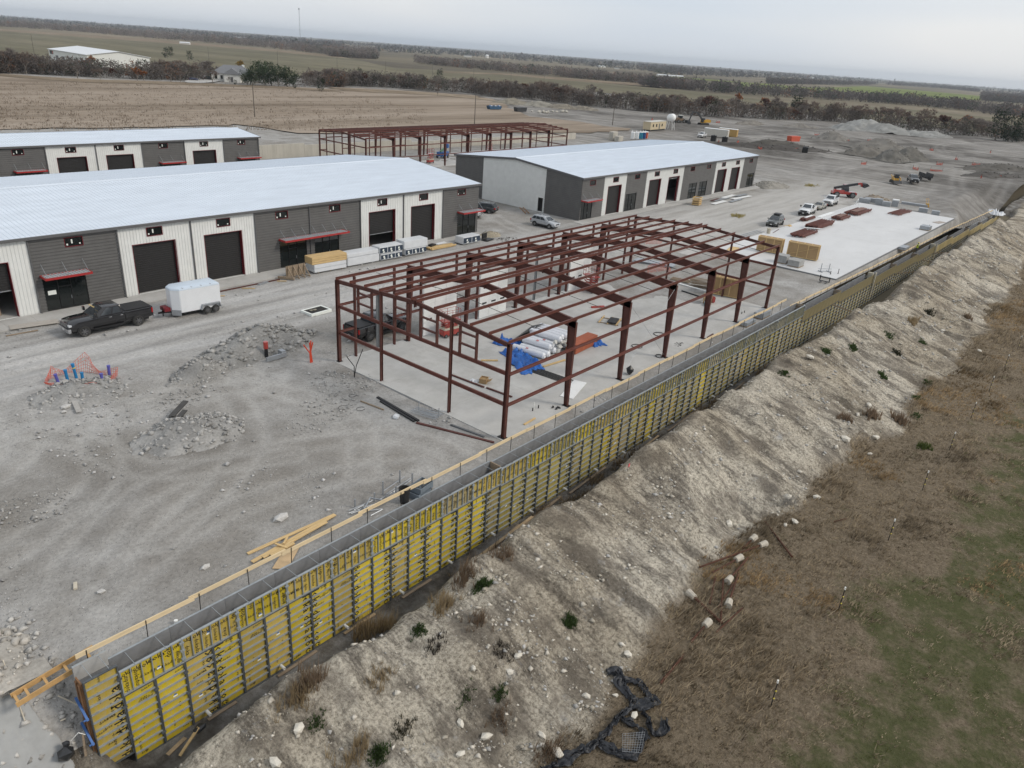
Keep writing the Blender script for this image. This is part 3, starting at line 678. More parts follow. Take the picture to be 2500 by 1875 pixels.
# --- building at the right: gable towards the camera
b3 = thing('commercial_building', 'grey and white metal building with its blank white gable facing the parked cars', 'building')
X0, X1, Y0, Y1, ZE3, ZR3 = 66.1, 135.1, 41.0, 69.5, 6.95, 8.2
fc = Face((0, Y0, 0), (1, 0, 0), (0, -1, 0)); zt = ZE3-.12
def bay(a, b, vert, doors=(), stores=(), wins=(), op=None):
    ops = [(d, d+4.15, .1, 4.9) for d in doors]+[(u, v, .1, 3.1) for u, v in stores]+[(w-.8, w+.8, 5.55, 6.3) for w in wins]
    fc.siding(b3, a, b, 0, zt, ops, vert, m_white if vert else m_grey)
    for d in doors: fc.rollup(b3, d, d+4.15, .1, 4.9, open_to=(4.55 if op and abs(d-op) < .3 else None))
    for w in wins: fc.window(b3, w-.8, w+.8, 5.55, 6.3, stick=False)
bay(66.1, 72.6, False, stores=[(66.35, 69.55)], wins=[69.1]); fc.store(b3, 66.35, 69.55, .1, 3.1)
bay(72.6, 79.6, True, doors=[73.95], wins=[76.1])
bay(79.6, 86.35, False, stores=[(79.9, 83.5)], wins=[83.1]); fc.store(b3, 79.9, 83.5, .1, 3.1)
bay(86.35, 100.4, True, doors=[87.65, 94.75], wins=[90, 97], op=94.75)
bay(100.4, 114.2, False, stores=[(103.4, 106.7), (107.8, 111.2)], wins=[103.9, 110.9]); fc.store(b3, 103.4, 106.7, .1, 3.1, [105]); fc.store(b3, 107.8, 111.2, .1, 3.1, [109.5])
bay(114.2, 128, True, doors=[115.45, 122.1], wins=[117.8, 124.7])
bay(128, 135.1, False, stores=[(131.1, 134.5)], wins=[131.6]); fc.store(b3, 131.1, 134.5, .1, 3.1, [132.8])
fc.canopy(b3, 66.2, 70.6, 3.25)
tf = shell(b3, X0, X1, Y0, Y1, ZE3, ZR3, gable=False)
gf = Face((X0, Y0, 0), (0, 1, 0), (-1, 0, 0))
gf.siding(b3, 0, 7.4, 0, tf, [], False, m_grey); gf.siding(b3, 21.7, 28.5, 0, tf, [], False, m_grey)
gf.siding(b3, 7.4, 21.7, 0, tf, [(7.7, 8.75, .1, 2.4)], True, m_white)
t = MB(); gf.box(t, 8.75, 8.83, -.1, .07, .1, 2.48); gf.box(t, 7.62, 7.7, -.1, .07, .1, 2.48); gf.box(t, 7.7, 8.75, -.1, .07, 2.4, 2.48); dr = t.build('side_door', m_white, b3)
t = MB(); gf.box(t, 7.7, 8.75, -.3, -.24, .1, 2.4); t.build('recess_shade', m_blk, dr)  # black sheet standing in for the shade inside the open recess
gable_roof(b3, X0, X1, Y0, Y1, ZE3, ZR3, pitch=.6)
sw = MB()
for x in np.arange(64.2, 136, 2.4): sw.bx(x+.006, x+2.394, 39.0, 40.88, -.1, .085)
sw.build('sidewalk', m_conc, None, kind='structure')

# --- building behind on the left
b2 = thing('commercial_building', 'grey and white metal building rising behind the nearest roof on the left', 'building')
X0, X1, Y0, Y1 = -40.8, 45.6, 101.5, 116.4
fc = Face((0, Y0, 0), (1, 0, 0), (0, -1, 0)); ZE2 = 7.02; zt = ZE2-.12
div = [45.6, 38.25, 30.9, 23.5, 16.1, 8.7, 1.3, -6.1, -13.5, -20.9, -28.3, -40.8]
for i, k in enumerate('gwgwwgwwgwg'):
    b, a = div[i], div[i+1]; c = (a+b)/2; w = (c-.75, c+.75, 5.75, 6.5); ops = [w]
    if k == 'w':
        d = (c-2.15, c+2.15, .1, 5.0); ops.append(d); fc.siding(b2, a, b, 0, zt, ops, True, m_white); fc.rollup(b2, *d)
    else:
        d = (c-1.0, c+2.6, .1, 3.2); ops.append(d); fc.siding(b2, a, b, 0, zt, ops, False, m_grey); fc.store(b2, *d); fc.canopy(b2, c-1.1, c+3.2, 3.4)
    fc.window(b2, *w)
downspouts(b2, fc, [45.4, 38.3, 30.9, 23.5, 16.1, 8.7], ZE2-.2)
gable_roof(b2, X0, X1, Y0, Y1, ZE2, 7.75, pitch=.45); shell(b2, X0, X1, Y0, Y1, ZE2, 7.75)

# --- concrete retaining wall behind, cast in stepped lengths
m_cw = M('cast_concrete', (.44, .42, .37), .9, 0, .12, .5, .15, bmp=.2, bs=3, stretch=(2.2, 1, .25), dirt=.3, dcol=(.33, .31, .27))
cw = thing('retaining_wall', 'pale cast concrete wall with panel joints behind the rear buildings', 'wall')
for k, x in enumerate(np.arange(46, 172, 3.6)):
    t = MB(); zt = 2.9 if x < 66 else (2.5 if x < 100 else 1.9); t.bx(x+.015, x+3.585, 118.4, 118.8, -.2, zt-.1*(k % 2)*0); t.build('wall_panel', m_cw, cw)
# ------------------------------------------------------------------ red-oxide steel frames
m_ox = M('red_oxide_primer', (.093, .034, .026), .55, 0, .22, 1.6, .35, dirt=.12, dcol=(.2, .14, .11))
m_oxl = M('red_oxide_purlin', (.125, .043, .032), .5, 0, .2, 1.6, .35, dirt=.15, dcol=(.22, .15, .12))
m_slab = M('new_slab', (.46, .455, .435), .75, 0, .14, .3, .25, bmp=.06, bs=3, dirt=.75, dcol=(.32, .31, .285))
m_slab2 = M('fresh_slab', (.58, .58, .575), .5, 0, .08, .12, .35, dirt=.5, dcol=(.45, .44, .42), stretch=(.5, 1.6, 1))
m_panel = M('white_door_panel', (.76, .77, .76), .45, 0, .03)
m_rod = M('dark_rod', (.03, .028, .027), .5, .3, .1)
def ibeam(mb, a, b, d0, d1, bf=.2, tw=.02, tf=.025, upv=(0, 0, 1), keep='c'):
    """tapered I section from a to b, depth d0 to d1 measured along upv, flanges bf wide"""
    a = Vector(a); b = Vector(b); ax = (b-a).normalized(); u = Vector(upv); r = ax.cross(u).normalized(); u = r.cross(ax).normalized()
    def off(p, d, s): return p+u*(s*d/2)
    def plate(w, h, pa, pb): mb.bar(pa, pb, w, h, u)
    plate(bf, tf, off(a, d0, 1), off(b, d1, 1)); plate(bf, tf, off(a, d0, -1), off(b, d1, -1))
    w = r*(tw/2); vs = [off(a, d0, -1)-w, off(a, d0, 1)-w, off(b, d1, 1)-w, off(b, d1, -1)-w, off(a, d0, -1)+w, off(a, d0, 1)+w, off(b, d1, 1)+w, off(b, d1, -1)+w]
    mb.add(vs, [(0,1,2,3),(7,6,5,4),(0,4,5,1),(2,6,7,3),(1,5,6,2),(3,7,4,0)])
    return mb
def zee(mb, a, b, h=.2, f=.07, upv=(0, 0, 1)):
    a = Vector(a); b = Vector(b); ax = (b-a).normalized(); u = Vector(upv); r = ax.cross(u).normalized(); u = r.cross(ax)
    mb.bar(a, b, .012, h, u); mb.bar(a+u*(h/2)+r*(f/2), b+u*(h/2)+r*(f/2), f, .012, u); mb.bar(a-u*(h/2)-r*(f/2), b-u*(h/2)-r*(f/2), f, .012, u)
    return mb
def steel_frame(th, bays, Lb, W, ze, zr, nrow=5, gcols=(5.4, 13.0), doors=(), gable_wins=True, girts=True):
    sl = lambda y: ze+(zr-ze)*(1-abs(y-W/2)/(W/2))
    for i in range(bays+1):
        x = i*Lb; end = i in (0, bays)
        if end:
            for y in (0, W): t = MB(); ibeam(t, (x, y, 0), (x, y, ze-.12), .28, .28, .24, upv=(0, 1, 0)); t.build('column', m_ox, th)
            for y in gcols: t = MB(); ibeam(t, (x, y, 0), (x, y, sl(y)-.3), .2, .2, .16, upv=(1, 0, 0)); t.build('column', m_ox, th)
            for a, b in ((0, W/2), (W, W/2)): t = MB(); ibeam(t, (x, a, sl(a)-.25), (x, b, sl(b)-.25), .28, .28, .14); t.build('rafter', m_ox, th)
        else:
            for y, s in ((0, 1), (W, -1)):
                t = MB(); ibeam(t, (x, y+s*.16, 0), (x, y+s*.34, ze-.35), .30, .74, .22, upv=(0, s, 0)); t.bx(x-.16, x+.16, y-.02, y+.36, .0, .03); t.build('column', m_ox, th)
                t = MB(); ibeam(t, (x, y+s*.02, ze-.50), (x, W/2, zr-.32), .72, .42, .2); t.build('rafter', m_ox, th)
    ys = [W/2*k/nrow*.965 for k in range(nrow+1)]
    for y in ys+[W-v for v in ys]:
        t = MB(); zee(t, (-.15, y, sl(y)), (bays*Lb+.15, y, sl(y)), .25, .09)
        for i in range(bays+1): t.box((i*Lb, y, sl(y)-.06), (.12, .02, .3))
        t.build('purlin', m_oxl, th)
    if girts:
        for z in (2.6, 4.92):
            t = MB(); zee(t, (0, -.12, z), (bays*Lb, -.12, z), .2, .08, (0, 1, 0)); t.build('girt', m_oxl, th)
            ye = [0, *gcols, W]
            for x in (0, bays*Lb):
                for a, b in zip(ye[:-1], ye[1:]): t = MB(); zee(t, (x, a+.12, z), (x, b-.12, z), .2, .12); t.build('girt', m_oxl, th)
            ends = sorted([0., bays*Lb]+[v for d in doors for v in d])
            for a, b in zip(ends[::2], ends[1::2]): t = MB(); zee(t, (a, W+.1, z), (b, W+.1, z), .2, .08, (0, 1, 0)); t.build('girt', m_oxl, th)
    for a, b in doors:
        for x in (a, b): t = MB(); t.bx(x-.07, x+.07, W-.1, W+.14, 0, ze-.15); t.build('door_jamb', m_ox, th)
        t = MB(); t.bx(a+.07, b-.07, W-.08, W+.12, 5.05, 5.25); t.build('door_header', m_ox, th)
    if gable_wins:
        for a, b in ((2.95, 4.55), (6.85, 8.55), (10.0, 11.4), (14.1, 15.75)):
            for y in (a, b): t = MB(); t.bx(-.1, .1, y-.06, y+.06, 5.02, sl(y)-.42); t.build('window_jamb', m_ox, th)
            for z in (5.85, 6.7): t = MB(); t.bx(-.08, .08, a+.06, b-.06, z-.06, z+.06); t.build('window_rail', m_ox, th)
    for i in range(bays):                       # flange braces and sag rods under the purlins
        x = (i+.5)*Lb; t = MB()
        for a, b in ((.3, W/2), (W/2, W-.3)): t.tube((x, a, sl(a)-.14), (x, b, sl(b)-.14), .022, n=4)
        t.build('sag_rod', m_rod, th)
def frame_fittings(th, bays, Lb, W, ze, zr, cables=()):
    for i in range(bays+1):
        for y in (0, W): t = MB(); t.bx(i*Lb-.22, i*Lb+.22, y-.2, y+.42 if y == 0 else y+.2, .02, .05); t.build('base_plate', m_rod, th)
        t = MB(); t.bx(i*Lb-.13, i*Lb+.13, W/2-.035, W/2+.035, zr-.62, zr-.02); t.build('ridge_splice_plate', m_ox, th)
    for a, b in cables: t = MB(); t.tube(a, b, .012, n=4); t.build('brace_cable', m_steelg, th)
fr = thing('steel_building_frame', 'open red-oxide steel frame on a bare slab behind the yellow wall forms', 'steel frame')
DOORS = ((1.75, 6.1), (9.3, 13.85), (16.95, 21.35), (24.5, 28.9), (32.1, 36.5), (39.8, 44.1))
steel_frame(fr, 6, 7.62, 18.38, 7.25, 7.86, doors=DOORS)
frame_fittings(fr, 6, 7.62, 18.38, 7.25, 7.86, [((15.4, .1, 6.6), (22.7, .1, .3)), ((22.7, .1, 6.6), (15.4, .1, .3)), ((15.4, 18.3, 6.6), (22.7, 18.3, .3)), ((22.86, .6, 6.7), (30.3, 9, 7.4)), ((30.48, .6, 6.7), (23, 9, 7.4))])
for x0, x1, za in ((9.42, 13.72, 0), (17.07, 21.2, 0), (32.2, 36.4, 0)):      # sectional doors already hung
    d = None
    for k in range(8):
        t = MB(); t.bx(x0, x1, 18.12, 18.17, .1+k*.6, .1+k*.6+.585)
        for q in (1, 2): xq = x0+(x1-x0)*q/3; t.bx(xq-.012, xq+.012, 18.10, 18.12, .1+k*.6, .1+k*.6+.585)
        o = t.build('door_panel', m_panel, fr)
        if k == 2:
            for q in ((.5,) if x0 < 10 else (.5, 1.5, 2.5)):
                xq = x0+(x1-x0)*q/3; w = MB(); w.bx(xq-.32, xq+.32, 18.095, 18.118, 1.52, 1.68); w.build('vision_panel', m_blk, o)
for x, y in ((4.5, 18.75), (26.6, 18.7)): t = MB(); ibeam(t, (x, y, 0), (x, y, 4.9), .2, .2, .2, upv=(1, 0, 0)); t.build('mullion_post', M('galv_post', (.22, .23, .235), .5, .2, .1), fr)
t = MB()
for i in range(6):
    for j in range(3): t.bx(-.35+i*7.74, -.35+(i+1)*7.74-.012, -.35+j*6.36, -.35+(j+1)*6.36-.012, -.35, .02)
t.build('building_slab', m_slab, None, kind='structure')
t = MB(); t.bx(-.45, -.35, -.45, 18.9, -.35, -.04); t.build('slab_edge_form', M('grey_form_board', (.17, .175, .18), .8, 0, .12), None, kind='structure')

f2 = thing('steel_building_frame', 'distant red-oxide steel frame beside the concrete wall, behind the white gable', 'steel frame', (65.6, 94.6, 0))
steel_frame(f2, 9, 7.65, 15.4, 6.75, 7.35, 4, (5, 10.4), doors=((1.8, 6.0), (9.4, 13.7), (17, 21.4), (24.7, 29), (32, 36.6), (40, 44.2), (47.7, 52), (55.4, 59.6)), gable_wins=False)
t = MB()
for i in range(9): t.bx(65.2+i*7.74, 65.2+(i+1)*7.74-.012, 94.2, 110.4, -.3, .02)
t.build('building_slab', m_slab, None, kind='structure')
t = MB()                                       # second slab: poured in long strips
for i in range(5):
    t.bx(66+i*14.1, 66+(i+1)*14.1-.012, -1.15, 17.2, -.4, .16)
t.build('building_slab', m_slab2, None, kind='structure')
t = MB(); t.bx(65.9, 66., -1.25, 17.3, -.4, .12); t.bx(66, 136.5, -1.27, -1.16, -.4, .12); t.bx(136.5, 136.6, -1.25, 17.3, -.4, .12); t.build('slab_edge_form', MATS['grey_form_board'], None, kind='structure')
t = MB(); t.bx(60.5, 130, 17.3, 19.4, -.2, .08); t.build('apron_strip', m_conc, None, kind='structure')
# ------------------------------------------------------------------ wall formwork along the drop
def mat_ply(name, col, dusty):
    m, nt, b = newmat(name); tc = nt.nodes.new('ShaderNodeTexCoord').outputs['Object']
    oi = nt.nodes.new('ShaderNodeObjectInfo')
    f = nodes_noise(nt, 1.1, 6, .7, tc); g = nodes_noise(nt, 9, 5, .7, tc, (1, 1, .35))
    c = ramp(nt, f, [(.3, tuple(v*.8 for v in col)), (.7, col)])
    dc = ramp(nt, g, [(.5-dusty*.25, (0, 0, 0)), (.8, (.85, .85, .85))]); c = mixc(nt, dc, c, (.42, .36, .24))
    c = mixc(nt, .8, c, ramp(nt, oi.outputs['Random'], [(0, (.72, .72, .72)), (1, (1.1, 1.1, 1.1))]), 'MULTIPLY')
    nt.links.new(c, b.inputs['Base Color']); b.inputs['Roughness'].default_value = .42; b.inputs['Specular IOR Level'].default_value = .4; return m
plys = [mat_ply('yellow_form_ply', (.63, .475, .012), .22), mat_ply('amber_form_ply', (.52, .37, .03), .6), mat_ply('dusty_form_ply', (.46, .36, .13), 1.0), mat_ply('olive_form_ply', (.37, .295, .025), .6), mat_ply('soiled_form_ply', (.34, .265, .06), .6)]
m_form = M('form_frame_steel', (.33, .36, .375), .55, .3, .18, 3, .35, dirt=.4, dcol=(.38, .36, .31))
m_formd = M('form_frame_shaded', (.10, .11, .118), .6, .3, .25, 3, .3, dirt=.3, dcol=(.25, .24, .21))  # darker copy of the frame steel: joint shade put into the colour
m_ink = M('black_print', (.012, .012, .012), .6, 0, .1)
m_slot = M('grey_form_face', (.19, .195, .205), .45, 0, .2, 1.2, .4, stretch=(1, .2, 1))  # plain mid-grey face lining the slot
m_green = M('green_concrete', (.14, .14, .14), .8, 0, .15, 1)
m_blue = M('blue_clamp', (.05, .13, .34), .45, 0, .15); m_pvc = M('white_pvc', (.72, .72, .69), .4, 0, .05)
m_cinder = M('concrete_block', (.34, .34, .33), .9, 0, .12, 3, .15, bmp=.2)
def word_mesh(txt):
    c = bpy.data.curves.new('word', 'FONT'); c.body = txt; c.size = 1; c.resolution_u = 1; c.offset = .014; c.align_x = 'CENTER'; c.align_y = 'CENTER'
    o = bpy.data.objects.new('word', c); COL.objects.link(o); bpy.context.view_layer.update()
    me = bpy.data.meshes.new_from_object(o.evaluated_get(bpy.context.evaluated_depsgraph_get()))
    V = [tuple(v.co) for v in me.vertices]; Fc = [tuple(p.vertices) for p in me.polygons]
    bpy.data.objects.remove(o); bpy.data.curves.remove(c); bpy.data.meshes.remove(me)
    return V, Fc
WORDS = [word_mesh('doka'), word_mesh('dokadur'), word_mesh('d')]
def put_word(mb, k, x, z, size, rot, y=0.):
    V, Fc = WORDS[k]; cs, sn = math.cos(rot), math.sin(rot)
    mb.add([(x+size*(a*cs-b*sn), y, z+size*(a*sn+b*cs)) for a, b, _ in V], Fc)
def lettering(w, h, rows, seed, up=False):
    r = random.Random(seed); mb = MB()
    if not up:
        big = r.choice([-.28, .3, None, None])
        if big is not None:
            z = -h/2+.5
            while z < h/2-.3: put_word(mb, 0, big*w, z, r.choice([.58, .66]), R(90) if seed % 2 else R(-90)); z += 1.45
        for k in range(rows):
            z = -h/2+h*(k+.5)/rows
            for q in range(r.choice([0, 1, 1, 2])): put_word(mb, r.choice([0, 1, 1, 0]), r.uniform(-.36, .36)*w, z+r.uniform(-.06, .06), r.choice([.15, .17, .2]), r.choice([0, 0, .12, R(90), R(-90)]))
    else:
        for k in range(rows):
            x = -w/2+w*(k+.5)/rows
            put_word(mb, 0, x+r.uniform(-.05, .05), h*.30+r.uniform(-.08, .08), r.choice([.3, .36]), r.choice([0, R(90), .2]))
            put_word(mb, r.choice([0, 1]), x, -h*.18+r.uniform(-.1, .1), r.choice([.22, .28]), r.choice([R(90), R(-90), 0]))
    return mb.mesh('lettering', m_ink)
def frame_mesh(w, h, n, vert):
    mb = MB(); rb = MB(); t = .06
    tv = .045; mb.bx(-w/2, -w/2+tv, -.12, 0, -h/2, h/2); mb.bx(w/2-tv, w/2, -.12, 0, -h/2, h/2); t = .05; mb.bx(-w/2+tv, w/2-tv, -.12, 0, h/2-t, h/2); mb.bx(-w/2+tv, w/2-tv, -.12, 0, -h/2, -h/2+t)
    for k in range(1, n):
        if vert: x = -w/2+w*k/n; rb.bx(x-.022, x+.022, -.115, -.002, -h/2+t, h/2-t)
        else: z = -h/2+h*k/n; rb.bx(-w/2+tv, w/2-tv, -.115, -.002, z-.03, z+.03)
    for z in (-.3, .05, .36):                    # clamps and tie nuts on the vertical joint
        mb.box((w/2, -.15, z*h), (.14, .08, .07)); mb.tube((w/2-.1, -.12, z*h+.03), (w/2-.1, -.22, z*h+.03), .05, n=6)
    return mb.mesh('frame', m_formd if not vert else m_form), rb.mesh('ribs', m_form)
def sheet_mesh(w, h, mat):
    mb = MB(); mb.bx(-w/2+.03, w/2-.03, -.028, -.006, -h/2+.03, h/2-.03); return mb.mesh('sheet', mat)
WL, HL, WU, HU = 1.35, 3.95, 2.70, 1.32
lowF = frame_mesh(WL-.012, HL, 9, False); upF = frame_mesh(WU-.012, HU, 6, True); hiF = frame_mesh(WL-.012, 5.1, 11, False)
lowS = [sheet_mesh(WL, HL, p) for p in plys]; upS = [sheet_mesh(WU, HU, p) for p in plys]
lowT = [lettering(WL, HL, 8, k) for k in range(7)]; upT = [lettering(WU, HU, 6, 50+k, True) for k in range(5)]
stick = MB(); stick.bx(-.1, .1, -.034, -.029, -.06, .02); stickm = stick.mesh('panel_label', m_sticker); stickb = MB(); stickb.bx(-.06, .06, -.034, -.029, .03, .11); stickbm = stickb.mesh('panel_label', m_blue)
fw = thing('wall_formwork', 'long run of yellow plywood wall forms with grey steel ribs above the trench', 'formwork')
def wdir(x): return math.atan2(float(wall_y(x+.5)-wall_y(x-.5)), 1.)
def put_panel(x, zc, sheetm, framem, textm, near):
    y = float(wall_y(x))+.12; rz = wdir(x)
    p = link('panel', sheetm, fw, (x, y, zc), rz); link('frame', framem[0], p); rb = link('ribs', framem[1], p); rb['kind'] = 'stuff'
    if textm and near: link('lettering', textm, p, (0, -.0295, 0))
    if near and rnd.random() < .6:
        q = (rnd.uniform(-.3, .3), 0, rnd.uniform(-.5, .5)); link('panel_label', stickm, p, q); link('panel_label', stickbm, p, q)
def top_z(x):
    for e, z in ((-3.4, .20), (50.4, .08), (64, -.75), (78.5, -1.1), (91, -1.65), (104, -1.95), (117, -2.3), (131, -2.55), (148, -3.0), (163, -3.55), (176, -4.0)):
        if x < e: return z
    return -4.3
x = -27.65; k = 0
while x < 185.5:
    xc = x+WL/2; tz = top_z(xc); mi = rnd.choices(range(5), [7, 2, .6, .3, 0] if x < -6 else ([2, 2.5, 1, 3, .6] if x < 14 else ([1, 1, 1, 4, 2] if x < 45 else [0, .3, .7, 2, 6])))[0]
    put_panel(xc, tz-HU-.02-HL/2, lowS[mi], lowF, lowT[(k*5+k//3) % 7], x < 45)
    if k % 2 == 0 and x < 50:
        mi = rnd.choices(range(5), [6, 2, 2, .5, 0] if x < -4 else [2, 2, 2, 4, 1])[0]
        put_panel(x+WU/2, top_z(x+WU/2)-HU/2, upS[mi], upF, upT[(k//2) % 5], x < 45)
    elif x >= 50:
        t = MB(); t.bx(-WL/2+.01, WL/2-.01, -.03, 0, -HU/2, HU/2); t.bx(-WL/2+.01, WL/2-.01, -.08, -.03, HU/2-.05, HU/2)
        t.build('plywood_infill', M('stained_plywood', (.19, .16, .085), .8, 0, .3, .8, .2, stretch=(1, 1, .3)) if x < 117 else plys[2], fw, (xc, float(wall_y(xc))+.1, tz-HU/2), wdir(xc))
    x += WL; k += 1
# tall end panel and the stop end at the near corner
mb = MB(); mb.bx(-.66, .66, -.028, -.006, -2.5, 2.5)
p = link('panel', mb.mesh('panel', plys[1]), fw, (-28.33, -2.68, -1.93)); link('frame', hiF[0], p); link('ribs', hiF[1], p)['kind'] = 'stuff'; link('lettering', lettering(WL, 5.1, 11, 3), p, (0, -.0295, 0))
t = MB(); t.bx(-29.06, -29.0, -2.66, -2.1, -4.4, .5); t.bx(-29.12, -29.06, -2.60, -2.45, -4.4, .4); t.bx(-29.12, -29.06, -2.3, -2.16, -4.4, .4); t.build('stop_end', M('brown_ply', (.20, .105, .05), .7, 0, .2), fw)
for z in (-.9, -2.3, -3.5): t = MB(); t.bar((-29.18, -2.05, z+.35), (-29.16, -2.95, z-.3), .09, .09); t.tube((-29.1, -2.9, z-.25), (-29.3, -2.9, z-.25), .04); t.build('stop_end_waler', m_blue, fw)
# inner form, slot and poured concrete
xs_ = [-29.0, -27.65]+[x for x in np.arange(-25, 186.1, 2.7)]
for a, b in zip(xs_[:-1], xs_[1:]):
    c = (a+b)/2; tz = top_z(c)+(.55 if c < -27.7 else .06); ya, yb = float(wall_y(a)), float(wall_y(b)); l = math.hypot(b-a, yb-ya); rz = math.atan2(yb-ya, b-a)
    t = MB(); t.bx(-l/2+.006, l/2-.006, -.02, 0, -1.5, 0); q = t.build('inner_form_sheet', m_slot if c > -27.7 else M('grey_board', (.36, .36, .355), .8, 0, .1), fw, (c, (ya+yb)/2+1.0, tz), rz)
    t = MB(); t.bx(-l/2+.006, l/2-.006, .001, .10, -.07, .0); t.bx(-l/2+.006, l/2-.006, .02, .09, -1.5, -.071); t.build('inner_form_rail', m_form, q)
    t = MB(); t.bx(-l/2, l/2, .1, .98, -1.45, -.75); t.build('poured_concrete', m_green, fw, (c, (ya+yb)/2, tz), rz)
    for u in (-.45, .45):
        t = MB(); t.bar((u*l*.55, .0, -.04), (u*l*.55, 1.02, -.04), .02, .02); t.build('wall_tie', m_form, fw, (c, (ya+yb)/2, tz), rz)
for x in (-3.4, 50.4, 64, 78.5, 91, 104, 117, 131, 148, 163, 176): t = MB(); t.bx(x-.04, x+.04, float(wall_y(x))+.13, float(wall_y(x))+.97, top_z(x-.5)-1.2, top_z(x-.5)+.05); t.build('bulkhead_board', m_lumd, fw)
for x in (78.6, 117.1): t = MB(); yy = float(wall_y(x)); t.bx(x, x+.25, yy-.2, yy-.05, top_z(x)-2.2, top_z(x-.6)+.35); t.bx(x-.5, x-.06, yy+.1, yy+.8, top_z(x)-1.4, top_z(x-.6)+.3); t.build('bulkhead_post', M('pale_post', (.45, .42, .34), .8, 0, .12), fw)
x = -24.3; wp = None
while x < 40:
    t = MB(); zz = float(h_low(x, -3.1)); t.lathe([(.06, 0), (.078, 0), (.078, -.34), (.06, -.34), (.06, 0)], (0, 0, 0), 'y', 10); t.build('weep_pipe', m_pvc, fw, (x, -2.82, zz+.42)); x += 4.05
# kicker braces and boards left along the foot of the forms
for k, (x, dx) in enumerate(((61, 4), (92, 4.5), (108, 4.6), (116, 4.2))):
    a = (x, float(wall_y(x))-.1, top_z(x)-1.2); zz = float(h_low(x+dx, -6.)); t = MB(); t.bar(a, (x+dx*.3, -6.2, zz+.1), .09, .14)
    t.build('timber_brace', m_lumd, None, label='timber kicker brace on the far forms, '+('nearest, before the bulkhead', 'second along the wall', 'third along the wall', 'farthest of the four')[k], cat='brace', group='kicker braces on the far forms')
gi = 0
for a, b, y0, y1, dz, wd, lab in ((-26.6, -25.6, -3.5, -3.2, .05, .2, 'short board on the trench floor below the nearest yellow panels'), (-24.4, -22.9, -3.05, -3.0, .08, .16, 'narrow board at the foot of the nearest yellow panels'),
    (-20.6, -18.2, -3.06, -3.02, .08, .16, 'narrow board at the form foot near the dry grass clump'), (-16.4, -14.2, -3.05, -3.02, .08, .16, 'narrow board at the form foot beside a white weep pipe'), (-12.2, -9.8, -3.1, -3.05, .08, .18, 'pale board at the form foot left of the timber pile'),
    (-9, -1.5, -4.2, -3.2, .10, .24, 'long pale plank, lowest of the planks in the trench'), (-7.2, -.2, -3.8, -3.3, .22, .22, 'long plank lying over another in the trench'), (-2.5, 3.4, -3.6, -3.1, .12, .2, 'pale plank further along the trench below the steel frame'),
    (4.2, 9.5, -3.3, -3.0, .12, .18, 'plank at the form foot below the first steel bays'), (13, 17.5, -3.5, -3.2, .1, .16, 'plank in the trench beside dry weeds'), (19, 25, -3.3, -3.05, .1, .16, 'far plank in the trench past the weeds'), (30, 35, -3.6, -3.3, .1, .16, 'distant plank lying in the narrow trench')):
    t = MB(); za = float(h_low(a, y0))+dz; zb = float(h_low(b, y1))+dz; t.bar((a, y0, za), (b, y1, zb), wd, .045); t.build('plank', m_lumd if gi % 3 else M('pale_plank', (.42, .31, .19), .8, 0, .2, 3), None, label=lab, cat='plank'); gi += 1

# ---- temporary guard rails of boards on steel stakes
m_railb = M('pale_rail_board', (.66, .53, .34), .8, 0, .12, 3, .2, stretch=(.3, 3, 3))
def rail(x0, x1, y0, y1, z0, z1, lab, st=2.48):
    th = thing('guard_rail', lab, 'guard rail'); x = x0; k = 0; n = (x1-x0)
    P = lambda x, dz=0: Vector((x, y0+(y1-y0)*(x-x0)/n, z0+(z1-z0)*(x-x0)/n+dz))
    while x < x1-.5:
        e = min(x+4.9, x1); t = MB(); o = .03*(k % 2); a = P(x-.12); b = P(e+.12); a.y += o; b.y += o; a.z += .03*(k % 2)+rnd.uniform(-.03, .03); b.z += .03*(k % 2)+rnd.uniform(-.03, .03)
        t.bar(a, b, .05, .23); t.build('rail_board', m_railb, th); x = e; k += 1
    x = x0+.3
    while x < x1:
        p = P(x); g = float(h_site(p.x, p.y)); t = MB(); t.tube((p.x+rnd.uniform(-.08, .08), p.y-.05, g-.3), (p.x, p.y-.04, p.z+.12), .022, n=5); t.build('stake', m_rod, th); x += st
rail(-28.6, 47.5, -1.5, -1.5, .92, 1.0, 'long pale board rail on steel stakes behind the near yellow forms')
rail(48.6, 127, -1.75, -1.75, .1, -1.4, 'board rail between the fresh white slab and the wall forms')
rail(126, 180, -1.75, -1.75, -1.2, -2.7, 'last length of board rail at the far end of the wall')
# ------------------------------------------------------------------ vehicles
def paint(name, col, rough=.25, metal=.1, dirt=.25):
    if name in MATS: return MATS[name]
    m = M(name, col, rough, metal, .06, 1.5, .5, dirt=dirt, dcol=(.26, .25, .235)); b = m.node_tree.nodes['Principled BSDF']
    b.inputs['Coat Weight'].default_value = 1.; b.inputs['Coat Roughness'].default_value = .06; return m
m_tyre = M('tyre_rubber', (.04, .04, .039), .9, 0, .25, 6, .2, dirt=.6, dcol=(.20, .195, .18)); m_rim = M('alloy_rim', (.30, .31, .32), .35, .7, .1); m_rimd = M('dark_rim', (.16, .16, .165), .4, .5, .1)
m_plast = M('black_plastic', (.025, .025, .026), .6, 0, .15); m_chrome = M('chrome', (.62, .63, .65), .18, .9, .05)
m_lens = M('headlamp_lens', (.62, .64, .66), .15, .2, .05); m_tail = M('tail_lamp', (.35, .012, .012), .2, 0, .1); m_plate = M('licence_plate', (.7, .7, .68), .5, 0, .05)
m_cglass = M('vehicle_glass', (.035, .042, .048), .05, 0, .3, 1.2, .9)  # base raised so the sky's bluish reflection sits in the glass colour
